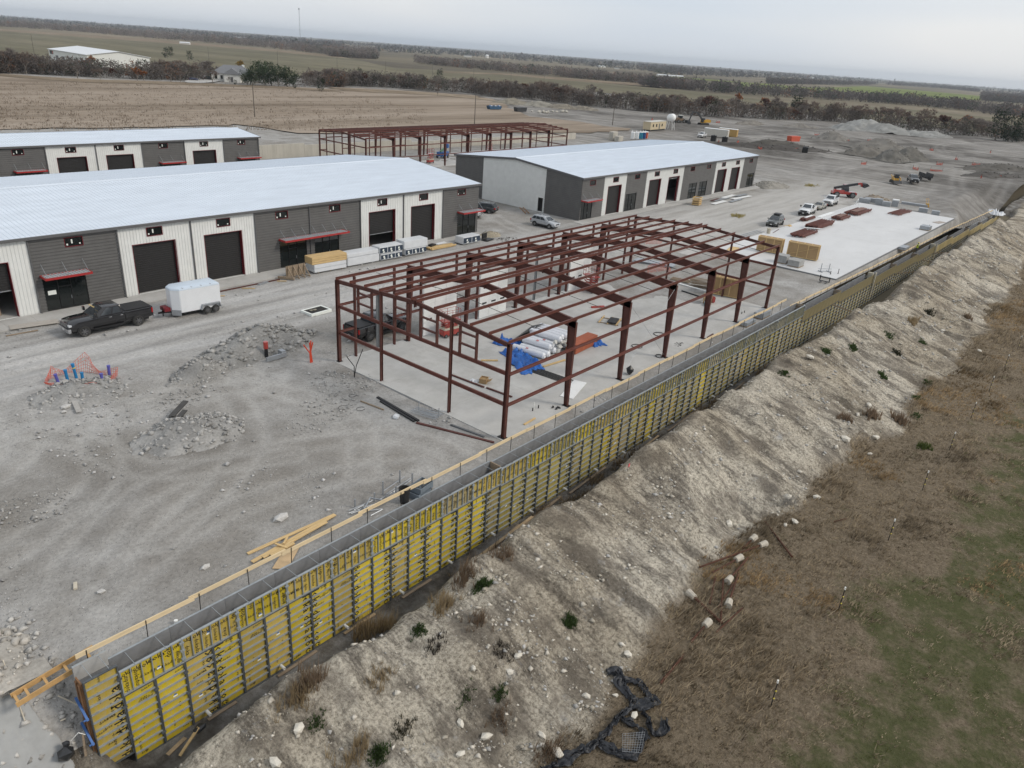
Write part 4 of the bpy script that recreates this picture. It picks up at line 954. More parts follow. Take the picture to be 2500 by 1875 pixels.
def wheel_meshes(r, w, dark=False, ns=6):
    t = MB(); h = w/2; t.lathe([(r*.60, -h*.9), (r*.86, -h), (r*.97, -h*.8), (r, -h*.4), (r, h*.4), (r*.97, h*.8), (r*.86, h), (r*.60, h*.9), (r*.60, -h*.9)], (0, 0, 0), 'y', 20)
    ty = t.mesh('tyre', m_tyre, sm=True)
    q = MB(); q.lathe([(0, -h*.35), (r*.60, -h*.35), (r*.60, -h*.92), (r*.55, -h*.92), (r*.55, -h*.5), (0, -h*.5)], (0, 0, 0), 'y', 16)
    q.lathe([(0, h*.5), (r*.55, h*.5), (r*.60, h*.92), (r*.60, h*.35), (0, h*.35)], (0, 0, 0), 'y', 16)
    for k in range(ns):
        a = 2*math.pi*k/ns; c, s = math.cos(a), math.sin(a)
        for sd in (-1, 1): q.bar((0, sd*h*.86, 0), (r*.57*c, sd*h*.82, r*.57*s), .075*r/.38, .05, (0, 1, 0))
    for sd in (-1, 1): q.tube((0, sd*h*.7, 0), (0, sd*h*.95, 0), r*.14, n=8)
    return ty, q.mesh('rim', m_rimd if dark else m_rim)
def add_wheel(par, ms, x, y, r):
    w = link('wheel', None, par, (x, y, r)); link('tyre', ms[0], w); link('rim', ms[1], w)
def sect(x, w, zb, zt, crown=.05, tuck=.9):
    return [(x, s*a, z) for s, pts in ((1, [(0, zb), (w*tuck, zb), (w, zb+.16), (w, (zb+zt)/2+.05), (w*.965, zt-.07), (w*.88, zt), (0, zt+crown)]), (-1, [(w*.88, zt), (w*.965, zt-.07), (w, (zb+zt)/2+.05), (w, zb+.16), (w*.9, zb)])) for a, z in pts]
def arches(par, W, xs, r, mat):
    for x in xs:
        for s in (-1, 1):
            t = MB(); n = 14; ro, ri = r*1.22, r*1.08
            pts = [(x+ri*math.cos(math.pi*k/n), r+ri*math.sin(math.pi*k/n)) for k in range(n+1)]+[(x+ro*math.cos(math.pi*k/n), r+ro*math.sin(math.pi*k/n)) for k in range(n, -1, -1)]
            for k in range(n):
                a, b, c, d = pts[k], pts[k+1], pts[2*n+1-k-1], pts[2*n+1-k]
                y0, y1 = s*(W-.05), s*(W+.035)
                t.add([(a[0], y0, a[1]), (b[0], y0, b[1]), (c[0], y0, c[1]), (d[0], y0, d[1]), (a[0], y1, a[1]), (b[0], y1, b[1]), (c[0], y1, c[1]), (d[0], y1, d[1])], [(4,5,6,7),(3,2,1,0),(0,1,5,4),(2,3,7,6)])
            t.build('wheel_arch', mat, par)
            t = MB(); t.lathe([(0, 0), (ri, 0)], (x, s*(W+.006), r), 'y', 18); t.build('wheel_well', m_plast, par)
def cabin(par, x0b, x1b, x0t, x1t, wb, wt, zb, zt, mat, rows, gap=.05):
    """greenhouse: rear bottom x0b .. front bottom x1b, roof x0t..x1t; rows = side window spans as fractions"""
    t = MB(); L = lambda a, b, f: a+(b-a)*f
    def ring(f, inset=0): 
        xa, xb, w, z = L(x0b, x0t, f), L(x1b, x1t, f), L(wb, wt, f)-inset, L(zb, zt, f); return [(xa, -w, z), (xb, -w, z), (xb, w, z), (xa, w, z)]
    top = [(x0t+.12, -wt+.12, zt+.07), (x1t-.12, -wt+.12, zt+.07), (x1t-.12, wt-.12, zt+.07), (x0t+.12, wt-.12, zt+.07)]
    t.loft([ring(0), ring(.5), ring(1), top]); t.build('cab', mat, par, bev=.035, sm=True)
    def quad(name, c, off):
        n = (Vector(c[1])-Vector(c[0])).cross(Vector(c[3])-Vector(c[0])).normalized()*off; g = MB(); g.add([Vector(p)+n for p in c]+[Vector(p)-n*.3 for p in c], [(0,1,2,3),(7,6,5,4),(0,4,5,1),(1,5,6,2),(2,6,7,3),(3,7,4,0)]); g.build(name, m_cglass, par)
    f0, f1 = .12, .92
    for nm, xa, xb, sg in (('windshield', x1b, x1t, 1), ('rear_window', x0b, x0t, -1)):
        p = lambda f, s: (L(xa, xb, f), s*(L(wb, wt, f)-.13), L(zb, zt, f))
        quad(nm, [p(f0, -1), p(f0, 1), p(f1, 1), p(f1, -1)] if sg > 0 else [p(f0, 1), p(f0, -1), p(f1, -1), p(f1, 1)], .02)
    for s in (-1, 1):
        for a, b in rows:
            def p(u, f): xa, xb = L(x0b, x0t, f)+.12, L(x1b, x1t, f)-.12; return (L(xa, xb, u), s*L(wb, wt, f), L(zb, zt, f))
            c = [p(a, f0), p(b, f0), p(b, f1-.04), p(a, f1-.04)]; quad('side_window', c if s < 0 else c[::-1], .018)
def lamp_box(par, name, mat, x0, x1, y0, y1, z0, z1): t = MB(); t.bx(min(x0, x1), max(x0, x1), min(y0, y1), max(y0, y1), z0, z1); return t.build(name, mat, par, bev=.015)
def pickup(name, col, label, loc, rz, bed='open', rim_dark=False, chrome=True, Ln=6.05, group=None, s=1., lift=0.):
    th = thing(name, label, 'pickup truck', loc, rz, group); th.scale = (s, s, s); W = 1.0; r = .42; mt = paint('paint_'+col[0], col[1], dirt=col[2] if len(col) > 2 else .2)
    f, b = Ln/2, -Ln/2; zb = .5+lift; xf, xr = f-1.02, b+1.28; zh = 1.22+lift; zbed = 1.34+lift
    t = MB(); t.loft([sect(f-.02, W*.86, zb+.12, zh-.22), sect(f-.18, W*.95, zb, zh-.06), sect(f-.7, W, zb, zh+.02, .07), sect(f-1.72, W, zb, zbed-.06, .08), sect(f-1.9, W, zb, zbed-.04, .0)]); t.build('hood_and_fenders', mt, th, sm=True)
    xc = f-1.9-2.25                                # back of cab
    t = MB(); t.loft([sect(f-1.9, W, zb, zbed-.04, 0), sect(f-3, W, zb, zbed-.02, 0), sect(xc, W, zb, zbed-.02, 0)]); t.build('cab_lower', mt, th, sm=True)
    t = MB(); n = MB()
    if bed == 'open':
        t.bx(b+.06, xc-.03, -W, -W+.14, zb, zbed+.02); t.bx(b+.06, xc-.03, W-.14, W, zb, zbed+.02); t.bx(xc-.12, xc-.03, -W+.14, W-.14, zb+.1, zbed); t.bx(b+.06, xc-.12, -W+.14, W-.14, zb+.1, zb+.3)
        t.build('bed', mt, th)
        n.bx(b+.1, xc-.2, -W+.16, W-.16, zb+.3, zb+.33); n.build('bed_liner', m_plast, th)
    else:
        t.loft([sect(xc-.03, W, zb, zbed+.02, 0), sect(b+.4, W, zb, zbed+.02, 0), sect(b+.08, W*.97, zb+.05, zbed+.02, 0)]); t.build('bed', mt, th, sm=True)
        n.bx(b+.12, xc-.08, -W+.1, W-.1, zbed+.03, zbed+.075); n.build('bed_cover', M('vinyl_cover', (.02, .02, .021), .6, 0, .1), th, bev=.02)
    t = MB(); t.bx(b+.0, b+.06, -W+.1, W-.1, zb+.14, zbed); t.build('tailgate', mt, th, bev=.015)
    cabin(th, xc+.06, f-1.72, xc+.22, f-2.62, W*.93, W*.76, zbed-.05, 1.93+lift, mt, ((.0, .36), (.41, .80)))
    cm = m_chrome if chrome else m_plast
    lamp_box(th, 'front_bumper', cm, f-.12, f+.09, -W*.95, W*.95, zb-.06, zb+.26); lamp_box(th, 'rear_bumper', cm, b-.16, b+.02, -W*.95, W*.95, zb+.0, zb+.2)
    g = lamp_box(th, 'grille', m_plast if not chrome else m_rimd, f-.06, f+.035, -W*.62, W*.62, zb+.3, zh-.14)
    if chrome:
        for k in range(3): q = MB(); q.bx(f+.03, f+.055, -W*.6, W*.6, zb+.36+k*.14, zb+.39+k*.14); q.build('grille_bar', m_chrome, g)
    for sd in (-1, 1):
        lamp_box(th, 'headlight', m_lens, f-.22, f-.0, sd*W*.66, sd*W*.94, zb+.42, zh-.14); lamp_box(th, 'tail_light', m_tail, b+.03, b+.16, sd*(W-.15), sd*(W+.012), zb+.36, zbed-.08)
        lamp_box(th, 'mirror', mt if chrome else m_plast, f-2.02, f-1.86, sd*(W+.02), sd*(W+.27), zbed+.06, zbed+.36)
        for xh in (f-3.05, xc+.25): lamp_box(th, 'door_handle', cm, xh-.1, xh+.1, sd*(W-.01), sd*(W+.03), zbed-.2, zbed-.155)
        for xh in (f-1.95, f-3.2): lamp_box(th, 'door_seam', m_blk, xh-.008, xh+.008, sd*(W-.02), sd*(W+.004), zb+.15, zbed-.08)
        lamp_box(th, 'running_board', m_plast, xc+.1, f-1.75, sd*(W-.1), sd*(W+.12), zb-.08, zb-.02)
    lamp_box(th, 'licence_plate', m_plate, f+.09, f+.1, -.16, .16, zb+.02, zb+.17); lamp_box(th, 'licence_plate', m_plate, b-.17, b-.16, -.16, .16, zb+.03, zb+.17)
    lamp_box(th, 'underbody', m_plast, b+.3, f-.3, -.7, .7, .28+lift*.7, zb+.06)
    arches(th, W, (xf, xr), r, mt); ms = wheel_meshes(r, .29, rim_dark)
    for x in (xf, xr):
        for sd in (-1, 1): add_wheel(th, ms, x, sd*(W-.07), r)
    return th
def car(name, kind, col, label, loc, rz, group=None, s=1., rack=False):
    suv = kind == 'suv'; th = thing(name, label, 'car', loc, rz, group); th.scale = (s, s, s); W = .93; r = .36 if suv else .33; Ln = 4.7; f, b = Ln/2, -Ln/2
    mt = paint('paint_'+col[0], col[1], dirt=col[2] if len(col) > 2 else .2); zb = .38 if suv else .28; zh = 1.02 if suv else .86; zd = 1.1 if suv else .93; xf, xr = f-.9, b+.95
    t = MB(); t.loft([sect(f, W*.78, zb+.1, zh-.28, .02), sect(f-.14, W*.9, zb, zh-.12, .04), sect(f-.6, W*.98, zb, zh-.02, .06), sect(f-1.25, W, zb, zd, .05), sect(0, W, zb, zd+.02, 0), sect(b+.9, W, zb, zd+.03, 0), sect(b+.25, W*.95, zb+.04, (zd+.02) if suv else zd, .02), sect(b, W*.86, zb+.16, zd-.08, .0)]); t.build('body', mt, th, sm=True)
    if suv: cabin(th, b+.12, f-1.2, b+.5, f-2.0, W*.95, W*.74, zd-.02, 1.62, mt, ((.02, .24), (.27, .54), (.57, .86)))
    else: cabin(th, b+.75, f-1.15, b+1.5, f-2.0, W*.94, W*.70, zd-.02, 1.36, mt, ((.12, .46), (.49, .84)))
    lamp_box(th, 'front_bumper', mt if suv else mt, f-.1, f+.05, -W*.8, W*.8, zb+.06, zb+.26); lamp_box(th, 'rear_bumper', m_plast if suv else mt, b-.06, b+.1, -W*.82, W*.82, zb+.08, zb+.3)
    lamp_box(th, 'grille', m_plast, f-.05, f+.03, -W*.45, W*.45, zb+.28, zh-.2)
    for sd in (-1, 1):
        lamp_box(th, 'headlight', m_lens, f-.28, f-.04, sd*W*.55, sd*W*.9, zh-.3, zh-.13); lamp_box(th, 'tail_light', m_tail, b-.01, b+.2, sd*W*.66, sd*(W*.97), zd-.32, zd-.06)
        lamp_box(th, 'mirror', mt, f-1.5, f-1.36, sd*(W-.02), sd*(W+.18), zd, zd+.16); lamp_box(th, 'sill', m_plast, xr+.4, xf-.4, sd*(W-.06), sd*(W+.015), zb-.04, zb+.12)
        for xh in (-.15, -1.05): lamp_box(th, 'door_handle', m_chrome, xh-.09, xh+.09, sd*(W-.01), sd*(W+.025), zd-.16, zd-.12)
        for xh in (.55, -.45): lamp_box(th, 'door_seam', m_blk, xh-.008, xh+.008, sd*(W-.02), sd*(W+.004), zb+.15, zd-.04)
        if suv: t = MB(); t.tube((b+.7, sd*.6, 1.74), (f-2.1, sd*.6, 1.74), .022, n=5); t.build('roof_rail', m_chrome, th)
    if rack: t = MB(); t.bx(-1.3, .1, -.55, .55, 1.74, 1.94); t.build('roof_box', m_plast, th, bev=.06)
    lamp_box(th, 'licence_plate', m_plate, f+.05, f+.06, -.16, .16, zb+.1, zb+.22); lamp_box(th, 'underbody', m_plast, b+.3, f-.3, -.7, .7, .2, zb+.05)
    arches(th, W, (xf, xr), r, m_plast if suv else mt); ms = wheel_meshes(r, .24)
    for x in (xf, xr):
        for sd in (-1, 1): add_wheel(th, ms, x, sd*(W-.05), r)
    return th
BLACK = ('black', (.009, .009, .011), .07); WHITE = ('white', (.72, .73, .73), .15); SILVER = ('silver', (.40, .42, .44), .12); DGREY = ('dark_grey', (.05, .055, .06), .25); GOLD = ('champagne', (.27, .25, .20), .25); GREEN = ('dark_olive', (.035, .04, .036), .35)
pk = pickup('pickup_truck', BLACK, 'black crew-cab pickup with a bed cover, hitched to the white trailer', (-10.42, 37.72, .0), R(179.5), 'cover', True, True, 6.4, s=1.12)
for k in range(5): t = MB(); t.box((1.05, -.4+.2*k, 2.0), (.1, .07, .04)); t.build('roof_marker_lamp', M('amber_lens', (.6, .45, .2), .3, 0, .1), pk)
pickup('pickup_truck', BLACK, 'black pickup with a bed cover parked behind the steel frame corner', (6.75, 21.5, 0), R(2), 'cover', True, False, 5.9, s=1.08)
car('parked_car', 'suv', SILVER, 'silver crossover parked before the dark corner of the right building', (57.6, 41.4, 0), R(-88), s=1.0)
car('parked_car', 'suv', DGREY, 'dark grey crossover parked by the white gable wall', (57.3, 54.4, 0), R(112), s=1.02)
pickup('pickup_truck', WHITE, 'white pickup with chrome grille half hidden behind the left building corner', (51.9, 53.7, 0), R(-62), 'open', False, True, 6.0)
car('parked_car', 'suv', GREEN, 'dark SUV with a roof box, first in the row beside the white slab', (94.4, 18.95, 0), R(186), s=1.05, rack=True)
pickup('pickup_truck', WHITE, 'white pickup with black grille, second in the row beside the slab', (111.5, 19.55, 0), R(186), 'open', True, False, 5.9)
car('parked_car', 'sedan', GOLD, 'champagne sedan parked between the two white pickups', (120, 20.2, 0), R(184))
pickup('pickup_truck', WHITE, 'white pickup with chrome grille, last in the row by the red telehandler', (127.6, 20.6, 0), R(185), 'open', False, True, 5.9)
pickup('pickup_truck', DGREY, 'dark grey pickup parked alone on the open dirt by the loader', (188, 19.4, .15), R(205), 'open', True, False, 5.9)
pickup('pickup_truck', WHITE, 'white pickup parked at the distant storage containers', (233.4, 104.4, 0), R(190), 'open', False, True, 5.9)

# --- white cargo trailer behind the black pickup
tr = thing('cargo_trailer', 'white enclosed tandem-axle cargo trailer behind the black pickup', 'trailer', (-2.75, 37.15, 0), R(177)); tr.scale = (1.07, 1.07, 1.07)
m_tw = M('trailer_skin', (.70, .72, .74), .35, 0, .04, 1.2, .45, dirt=.12, dcol=(.5, .5, .48)); m_tr = M('trailer_roof', (.58, .66, .74), .4, .2, .04)
pl = [(-2.1, -1.02), (1.55, -1.02), (2.12, -.42), (2.12, .42), (1.55, 1.02), (-2.1, 1.02)]
t = MB(); t.prism(pl, .42, 2.42, 'xy'); t.build('body', m_tw, tr, bev=.03)
tp = [(x*.985, y*.97) for x, y in pl]; t = MB(); t.loft([[(x, y, 2.425) for x, y in pl], [(x, y, 2.56) for x, y in tp], [(x*.96, y*.55, 2.63) for x, y in tp]]); t.build('roof', m_tr, tr, sm=True)
for x in (-1.3, -.45, .4, 1.2): t = MB(); t.bx(x-.03, x+.03, -1.0, 1.0, 2.565, 2.60); t.build('roof_bow', m_steelg, tr)
for sd in (-1, 1): t = MB(); t.bar((1.57, sd*1.03, .42), (2.14, sd*.43, .42), .03, .5); t.build('stone_guard', m_steelg, tr)
for sd in (-1, 1):
    t = MB(); n = 10; ar = [(-1.36+.52*math.cos(math.pi*k/n), .5+.42*math.sin(math.pi*k/n)) for k in range(n+1)]; ar = [(-.15, .42), (-.3, .9), (-1.9, .9), (-2.05, .42), (-1.95, .42), (-1.82, .82), (-.38, .82), (-.25, .42)]
    t.prism(ar, sd*1.03, sd*1.26); t.build('mudguard', m_steelg, tr)
    ms = wheel_meshes(.33, .2, True)
    for x in (-.72, -1.5): add_wheel(tr, ms, x, sd*1.14, .33)
t = MB(); t.bar((1.5, -.5, .45), (3.15, 0, .45), .08, .12); t.bar((1.5, .5, .45), (3.15, 0, .45), .08, .12); t.bx(-2.0, 1.6, -.9, .9, .32, .44); t.build('tongue', m_blk, tr)
t = MB(); t.tube((2.75, 0, .1), (2.75, 0, .95), .05); t.build('jack', m_blk, tr); t = MB(); t.box((2.5, .0, .75), (.5, 1.0, .3)); t.build('tool_tray', m_red, tr)
t = MB(); t.bx(1.15, 1.45, -1.025, -1.021, 1.9, 1.98); t.build('decal', m_blk, tr)

# --- red telehandler, tracked loader, dump trailer, excavator, wheel loader
m_redm = paint('machine_red', (.36, .03, .02), .4, 0, .25); m_yel = paint('machine_yellow', (.55, .30, .02), .45, 0, .35); m_mach = M('machine_grey', (.045, .047, .05), .5, .2, .15)
th = thing('telehandler', 'red and grey telehandler with its boom raised and bucket forward', 'telehandler', (141.2, 22.4, 0), R(-52))
t = MB(); t.bx(-2.6, 2.5, -.75, .75, .75, 1.3); t.prism([(-2.7, .9), (-.4, .9), (-.2, 1.65), (-2.5, 1.75)], -1.05, -.25); t.build('chassis', m_redm, th, bev=.05)
t = MB(); t.bx(1.4, 2.7, -.85, .85, .7, 1.2); t.build('front_fender', m_redm, th, bev=.05)
t = MB(); t.loft([[(-.3, .25, 1.3), (1.2, .25, 1.3), (1.2, 1.15, 1.3), (-.3, 1.15, 1.3)], [(-.2, .25, 2.0), (1.1, .25, 2.0), (1.1, 1.15, 2.0), (-.2, 1.15, 2.0)], [(-.1, .3, 2.65), (.8, .3, 2.65), (.8, 1.05, 2.65), (-.1, 1.05, 2.65)]]); t.build('cab', m_cglass, th)
t = MB(); t.box((.35, .68, 2.7), (1.1, .9, .08)); t.build('cab_roof', m_redm, th, bev=.03)
t = MB(); t.bar((-2.4, -.1, 1.9), (2.6, -.1, 3.1), .42, .5); t.build('boom', m_mach, th); t = MB(); t.bar((2.5, -.1, 3.1), (3.3, -.1, 3.25), .34, .4); t.bar((3.2, -.1, 3.35), (3.6, -.1, 2.65), .4, .4); t.build('boom_head', m_redm, th)
t = MB(); t.prism([(3.6, 2.5), (3.9, 2.45), (4.8, 2.9), (4.85, 3.0), (4.3, 3.4), (3.8, 3.3)], -1.1, .9); t.build('bucket', m_mach, th)
ms = wheel_meshes(.66, .45, False, 5)
for x in (-1.8, 1.7):
    for sd in (-1, 1): add_wheel(th, ms, x, sd*.95, .66)
th = thing('track_loader', 'yellow compact track loader beside the dark grey pickup', 'loader', (181.3, 22.0, .1), R(215))
for sd in (-1, 1):
    t = MB(); t.prism([(-1.3, .1), (-1.1, 0), (.9, 0), (1.2, .15), (.9, .65), (-1.1, .7)], sd*.62, sd*1.05); t.build('track', m_tyre, th)
    t = MB(); t.bar((-1.5, sd*.85, 1.75), (.9, sd*.85, 1.2), .12, .3); t.bar((.85, sd*.85, 1.3), (1.35, sd*.85, .5), .12, .22); t.build('lift_arm', m_yel, th)
t = MB(); t.bx(-1.6, .7, -.6, .6, .45, 1.2); t.bx(-1.6, -.7, -.6, .6, 1.2, 1.7); t.build('body', m_yel, th, bev=.05)
t = MB(); t.bx(-.6, .6, -.5, .5, 1.2, 2.1); t.build('cab', m_cglass, th, bev=.06); t = MB(); t.bx(-.75, .7, -.6, .6, 2.1, 2.2); t.build('cab_roof', m_blk, th)
t = MB(); t.prism([(1.35, .1), (2.2, .05), (1.6, .75), (1.35, .75)], -1.0, 1.0); t.build('bucket', m_mach, th)
th = thing('dump_trailer', 'black dump trailer standing behind the dark grey pickup', 'trailer', (197.6, 18.6, .1), R(215))
t = MB(); t.bx(-2.2, 2.2, -1.0, -.92, .9, 1.9); t.bx(-2.2, 2.2, .92, 1.0, .9, 1.9); t.bx(2.12, 2.2, -.92, .92, .9, 1.9); t.bx(-2.2, 2.12, -.92, .92, .82, .92); t.build('dump_box', m_mach, th)
for k in range(6):
    for sd in (-1, 1): t = MB(); t.bx(-2.2+k*.86, -2.1+k*.86, sd*1.0-.04, sd*1.0+.04, .8, 1.92); t.build('stake_post', m_blk, th)
t = MB(); t.bar((2.1, -.6, .7), (3.8, 0, .6), .1, .12); t.bar((2.1, .6, .7), (3.8, 0, .6), .1, .12); t.bx(-2.1, 2.2, -.6, .6, .6, .78); t.build('tongue', m_blk, th)
ms = wheel_meshes(.38, .24, True)
for x in (-.5, .5):
    for sd in (-1, 1): add_wheel(th, ms, x, sd*1.2, .38)
th = thing('excavator', 'yellow tracked excavator with its dark boom arched down, far on the site', 'excavator', (292, 133.8, 0), R(150))
for sd in (-1, 1): t = MB(); t.prism([(-2.2, .3), (-1.9, 0), (1.9, 0), (2.2, .3), (1.9, .9), (-1.9, .9)], sd*.9, sd*1.5); t.build('track', m_tyre, th)
t = MB(); t.bx(-2.6, .9, -1.4, 1.4, 1.1, 2.3); t.prism([(-2.9, 1.2), (-2.2, 1.1), (-2.2, 2.5), (-2.9, 2.2)], -1.4, 1.4); t.bx(-1, 1, -1, 1, .85, 1.12); t.build('house', m_yel, th, bev=.06)
t = MB(); t.bx(.2, 1.8, .4, 1.4, 1.2, 2.9); t.build('cab', m_cglass, th, bev=.08)
t = MB(); t.bar((.6, -.2, 2.0), (3.6, -.2, 5.0), .45, .6); t.bar((3.5, -.2, 5.0), (6.2, -.2, 5.2), .42, .55); t.build('boom', m_mach, th)
t = MB(); t.bar((6.2, -.2, 5.5), (7.6, -.2, 1.4), .36, .45); t.build('stick', m_mach, th); t = MB(); t.prism([(7.4, 1.4), (7.9, 1.2), (8.0, .3), (7.1, 0), (6.7, .5), (7.0, 1.1)], -.8, .4); t.build('bucket', m_mach, th)
th = thing('wheel_loader', 'dark loader with its bucket on the ground beside the excavator', 'loader', (288, 143.4, 0), R(-20))
t = MB(); t.bx(-3, 1.2, -.9, .9, .9, 1.9); t.prism([(-3, 1.9), (-1.2, 1.9), (-1.4, 2.3), (-2.9, 2.2)], -.8, .8); t.build('body', M('dull_machine_brown', (.16, .11, .07), .6, 0, .2), th, bev=.05)
t = MB(); t.bx(-1.1, .5, -.8, .8, 1.9, 3.2); t.build('cab', m_cglass, th, bev=.08); t = MB(); t.bx(-1.2, .6, -.9, .9, 3.2, 3.3); t.build('cab_roof', m_sticker, th)
t = MB(); t.bar((.9, -.6, 1.9), (3.2, -.6, .7), .2, .4); t.bar((.9, .6, 1.9), (3.2, .6, .7), .2, .4); t.build('lift_arms', m_mach, th); t = MB(); t.prism([(3.1, .05), (4.2, 0), (3.6, 1.2), (3.1, 1.3)], -1.3, 1.3); t.build('bucket', m_mach, th)
ms = wheel_meshes(.75, .5, False, 5)
for x in (-2, 1.2):
    for sd in (-1, 1): add_wheel(th, ms, x, sd*1.1, .75)
def scissor_lift(loc, rz, label, hz):
    th = thing('scissor_lift', label, 'scissor lift', loc, rz)
    t = MB(); t.bx(-.95, .95, -.4, .4, .2, .75); t.build('base', m_redm, th, bev=.03); t = MB(); t.bx(-.9, .9, -.42, .42, .76, .95); t.build('tray', M('cream_panel', (.5, .47, .38), .6, 0, .1), th)
    for k in range(3):
        for sd in (-1, 1): t = MB(); z = .95+k*.18*hz; t.bar((-.8, sd*.3, z), (.8, sd*.3, z+.18*hz), .05, .08); t.bar((.8, sd*.22, z), (-.8, sd*.22, z+.18*hz), .05, .08); t.build('scissor_arm', m_redm, th)
    zp = .98+.54*hz; t = MB(); t.bx(-.98, .98, -.42, .42, zp, zp+.1); t.build('platform', m_redm, th)
    for a, b in (((-.95, -.4), (.95, -.4)), ((-.95, .4), (.95, .4)), ((-.95, -.4), (-.95, .4)), ((.95, -.4), (.95, .4))):
        t = MB()
        for z in (zp+.55, zp+1.1): t.tube((*a, z), (*b, z), .022, n=5)
        for f in (0, .5, 1): q = (a[0]+(b[0]-a[0])*f, a[1]+(b[1]-a[1])*f); t.tube((*q, zp+.1), (*q, zp+1.1), .022, n=5)
        t.build('guard_rail_side', m_redm, th)
    ms = wheel_meshes(.19, .12)
    for x in (-.7, .7):
        for sd in (-1, 1): add_wheel(th, ms, x, sd*.38, .19)
    return th
scissor_lift((11.5, 16.75, .02), R(-8), 'red scissor lift at the first white overhead door inside the frame', 1.0)
scissor_lift((34.4, 16.6, .02), R(80), 'red scissor lift at the farther white overhead door inside the frame', 1.6)
scissor_lift((88, 99, .02), R(10), 'orange-red scissor lift inside the distant steel frame, nearest its open side', 2.0)
scissor_lift((113, 103, .02), R(20), 'red scissor lift deep inside the distant steel frame', 1.2)
th = thing('boom_lift', 'blue and green lift truck parked inside the distant steel frame', 'lift', (97, 104, .02), R(20))
t = MB(); t.bx(-1.6, 1.6, -.9, .9, .5, 1.5); t.build('base', m_blue, th, bev=.05); t = MB(); t.bar((-1.4, 0, 1.6), (1.8, 0, 2.4), .35, .4); t.build('boom', M('machine_green', (.1, .2, .12), .5, 0, .1), th); t = MB(); t.bx(1.6, 2.5, -.5, .5, 2.2, 3.1); t.build('basket', m_blue, th)
ms = wheel_meshes(.42, .3)
for x in (-1.1, 1.1):
    for sd in (-1, 1): add_wheel(th, ms, x, sd*.9, .42)
# ------------------------------------------------------------------ materials, stacks and litter on the site
def one(name, label, cat, mb, mat, loc=(0, 0, 0), rz=0., group=None, bev=0., sm=False): return mb.build(name, mat, None, loc, rz, bev, sm, label=label, cat=cat, group=group)
def gz(x, y): return float(h_site(x, y))
m_wrap = M('white_wrap', (.62, .64, .66), .4, 0, .06, 1.5, .4, bmp=.5, bs=3); m_wrapd = M('navy_wrap', (.03, .045, .07), .4, 0, .3, 2); m_mesh = M('orange_netting', (.58, .10, .055), .6, 0, .15); m_org = M('safety_orange', (.52, .09, .045), .55, 0, .1)
m_kraft = M('kraft_board', (.33, .22, .11), .85, 0, .1, 1.5); m_tarp = M('blue_tarp', (.02, .12, .42), .35, 0, .25, 2, .4); m_bag = M('black_sheeting', (.02, .021, .023), .35, 0, .3, 3, .5, bmp=.4, bs=6)
m_rubble = Mattr('broken_limestone', .95, 6, .3, .4, 8); m_cop = M('terracotta_boards', (.36, .10, .045), .6, 0, .12, 3); m_foam = M('white_roll_wrap', (.68, .70, .74), .35, 0, .05, 2, .4, bmp=.3, bs=4)
m_bluep = M('blue_pipe', (.02, .19, .42), .4, 0, .1); m_purp = M('purple_pipe', (.10, .10, .38), .45, 0, .1)

# --- lumber and wrapped packs in front of the left building
lp = thing('lumber_stack', 'stack of fresh yellow timber on white-wrapped timber, beside the double canopy', 'lumber', (16.0, 41.5, 0), R(-3))
for k in range(2): t = MB(); t.bx(-2.2, 2.2, -.85, .85, .12+k*.46, .12+k*.46+.44); t.build('wrapped_bundle', m_wrap, lp, bev=.04)
for q in range(5):
    for r_ in range(3): t = MB(); t.bx(-2.4, 2.3, -.78+q*.315, -.78+q*.315+.28, 1.06+r_*.28, 1.06+r_*.28+.25); t.build('board_bundle', m_lum, lp)
t = MB(); [t.bx(x-.05, x+.05, -.8, .8, 0, .12) for x in (-1.6, 0, 1.6)]; t.build('bearers', m_lumd, lp)
wp = thing('wrapped_pack', 'white-wrapped timber pack with a black end, right of the yellow timber', 'pack', (20.9, 41.5, 0), R(-2))
t = MB(); t.bx(-2.4, 2.4, -.8, .8, .1, 1.05); t.build('lower_pack', m_wrap, wp, bev=.06); t = MB(); t.bx(-2.45, 2.35, -.75, .8, 1.06, 1.6); t.build('upper_pack', m_wrap, wp, bev=.08); t = MB(); t.bx(-2.5, -2.42, -.5, .7, .3, 1.5); t.build('black_end_cover', m_bag, wp)
def navy_pack(par, x0, x1, z0, z1, front, seed):
    t = MB(); t.bx(x0, x1, -.8, .8, z0, z1); p = t.build('wrapped_bundle', m_wrap, par, bev=.05)
    if front:
        n = max(2, int((x1-x0)/1.15)); w = (x1-x0)/n
        for k in range(n):
            t = MB(); t.bx(x0+k*w+.05, x0+(k+1)*w-.05, -.815, -.803, z0+.1, z1-.1); q = t.build('printed_side', m_wrapd, p)
            t = MB(); t.lathe([(0, 0), (.14, 0)], (x0+(k+.45)*w, -.819, (z0+z1)/2+.05), 'y', 10); t.bx(x0+(k+.4)*w, x0+(k+.62)*w, -.8195, -.8175, z0+.14, z0+.3); t.build('print_mark', m_sticker, q)
s1 = thing('wrapped_stack', 'two stacked white packs with navy printed sides, left of the taller pair', 'pack', (25.3, 41.3, 0), R(-2)); navy_pack(s1, -1.85, 1.6, .1, .85, True, 1); navy_pack(s1, -2.0, 1.7, .9, 1.75, True, 2)
s2 = thing('wrapped_stack', 'taller pair of packs, plain white over navy printed, before the closed door', 'pack', (29.4, 41.3, 0), R(-2)); navy_pack(s2, -1.9, 1.7, .1, .9, True, 3); navy_pack(s2, -2.1, 1.9, .93, 1.95, False, 4)
s3 = thing('wrapped_stack', 'single low navy and white pack nearest the glass corner entrance', 'pack', (39.7, 41.2, 0), R(0)); navy_pack(s3, -1.7, 1.7, .1, 1.05, True, 5)
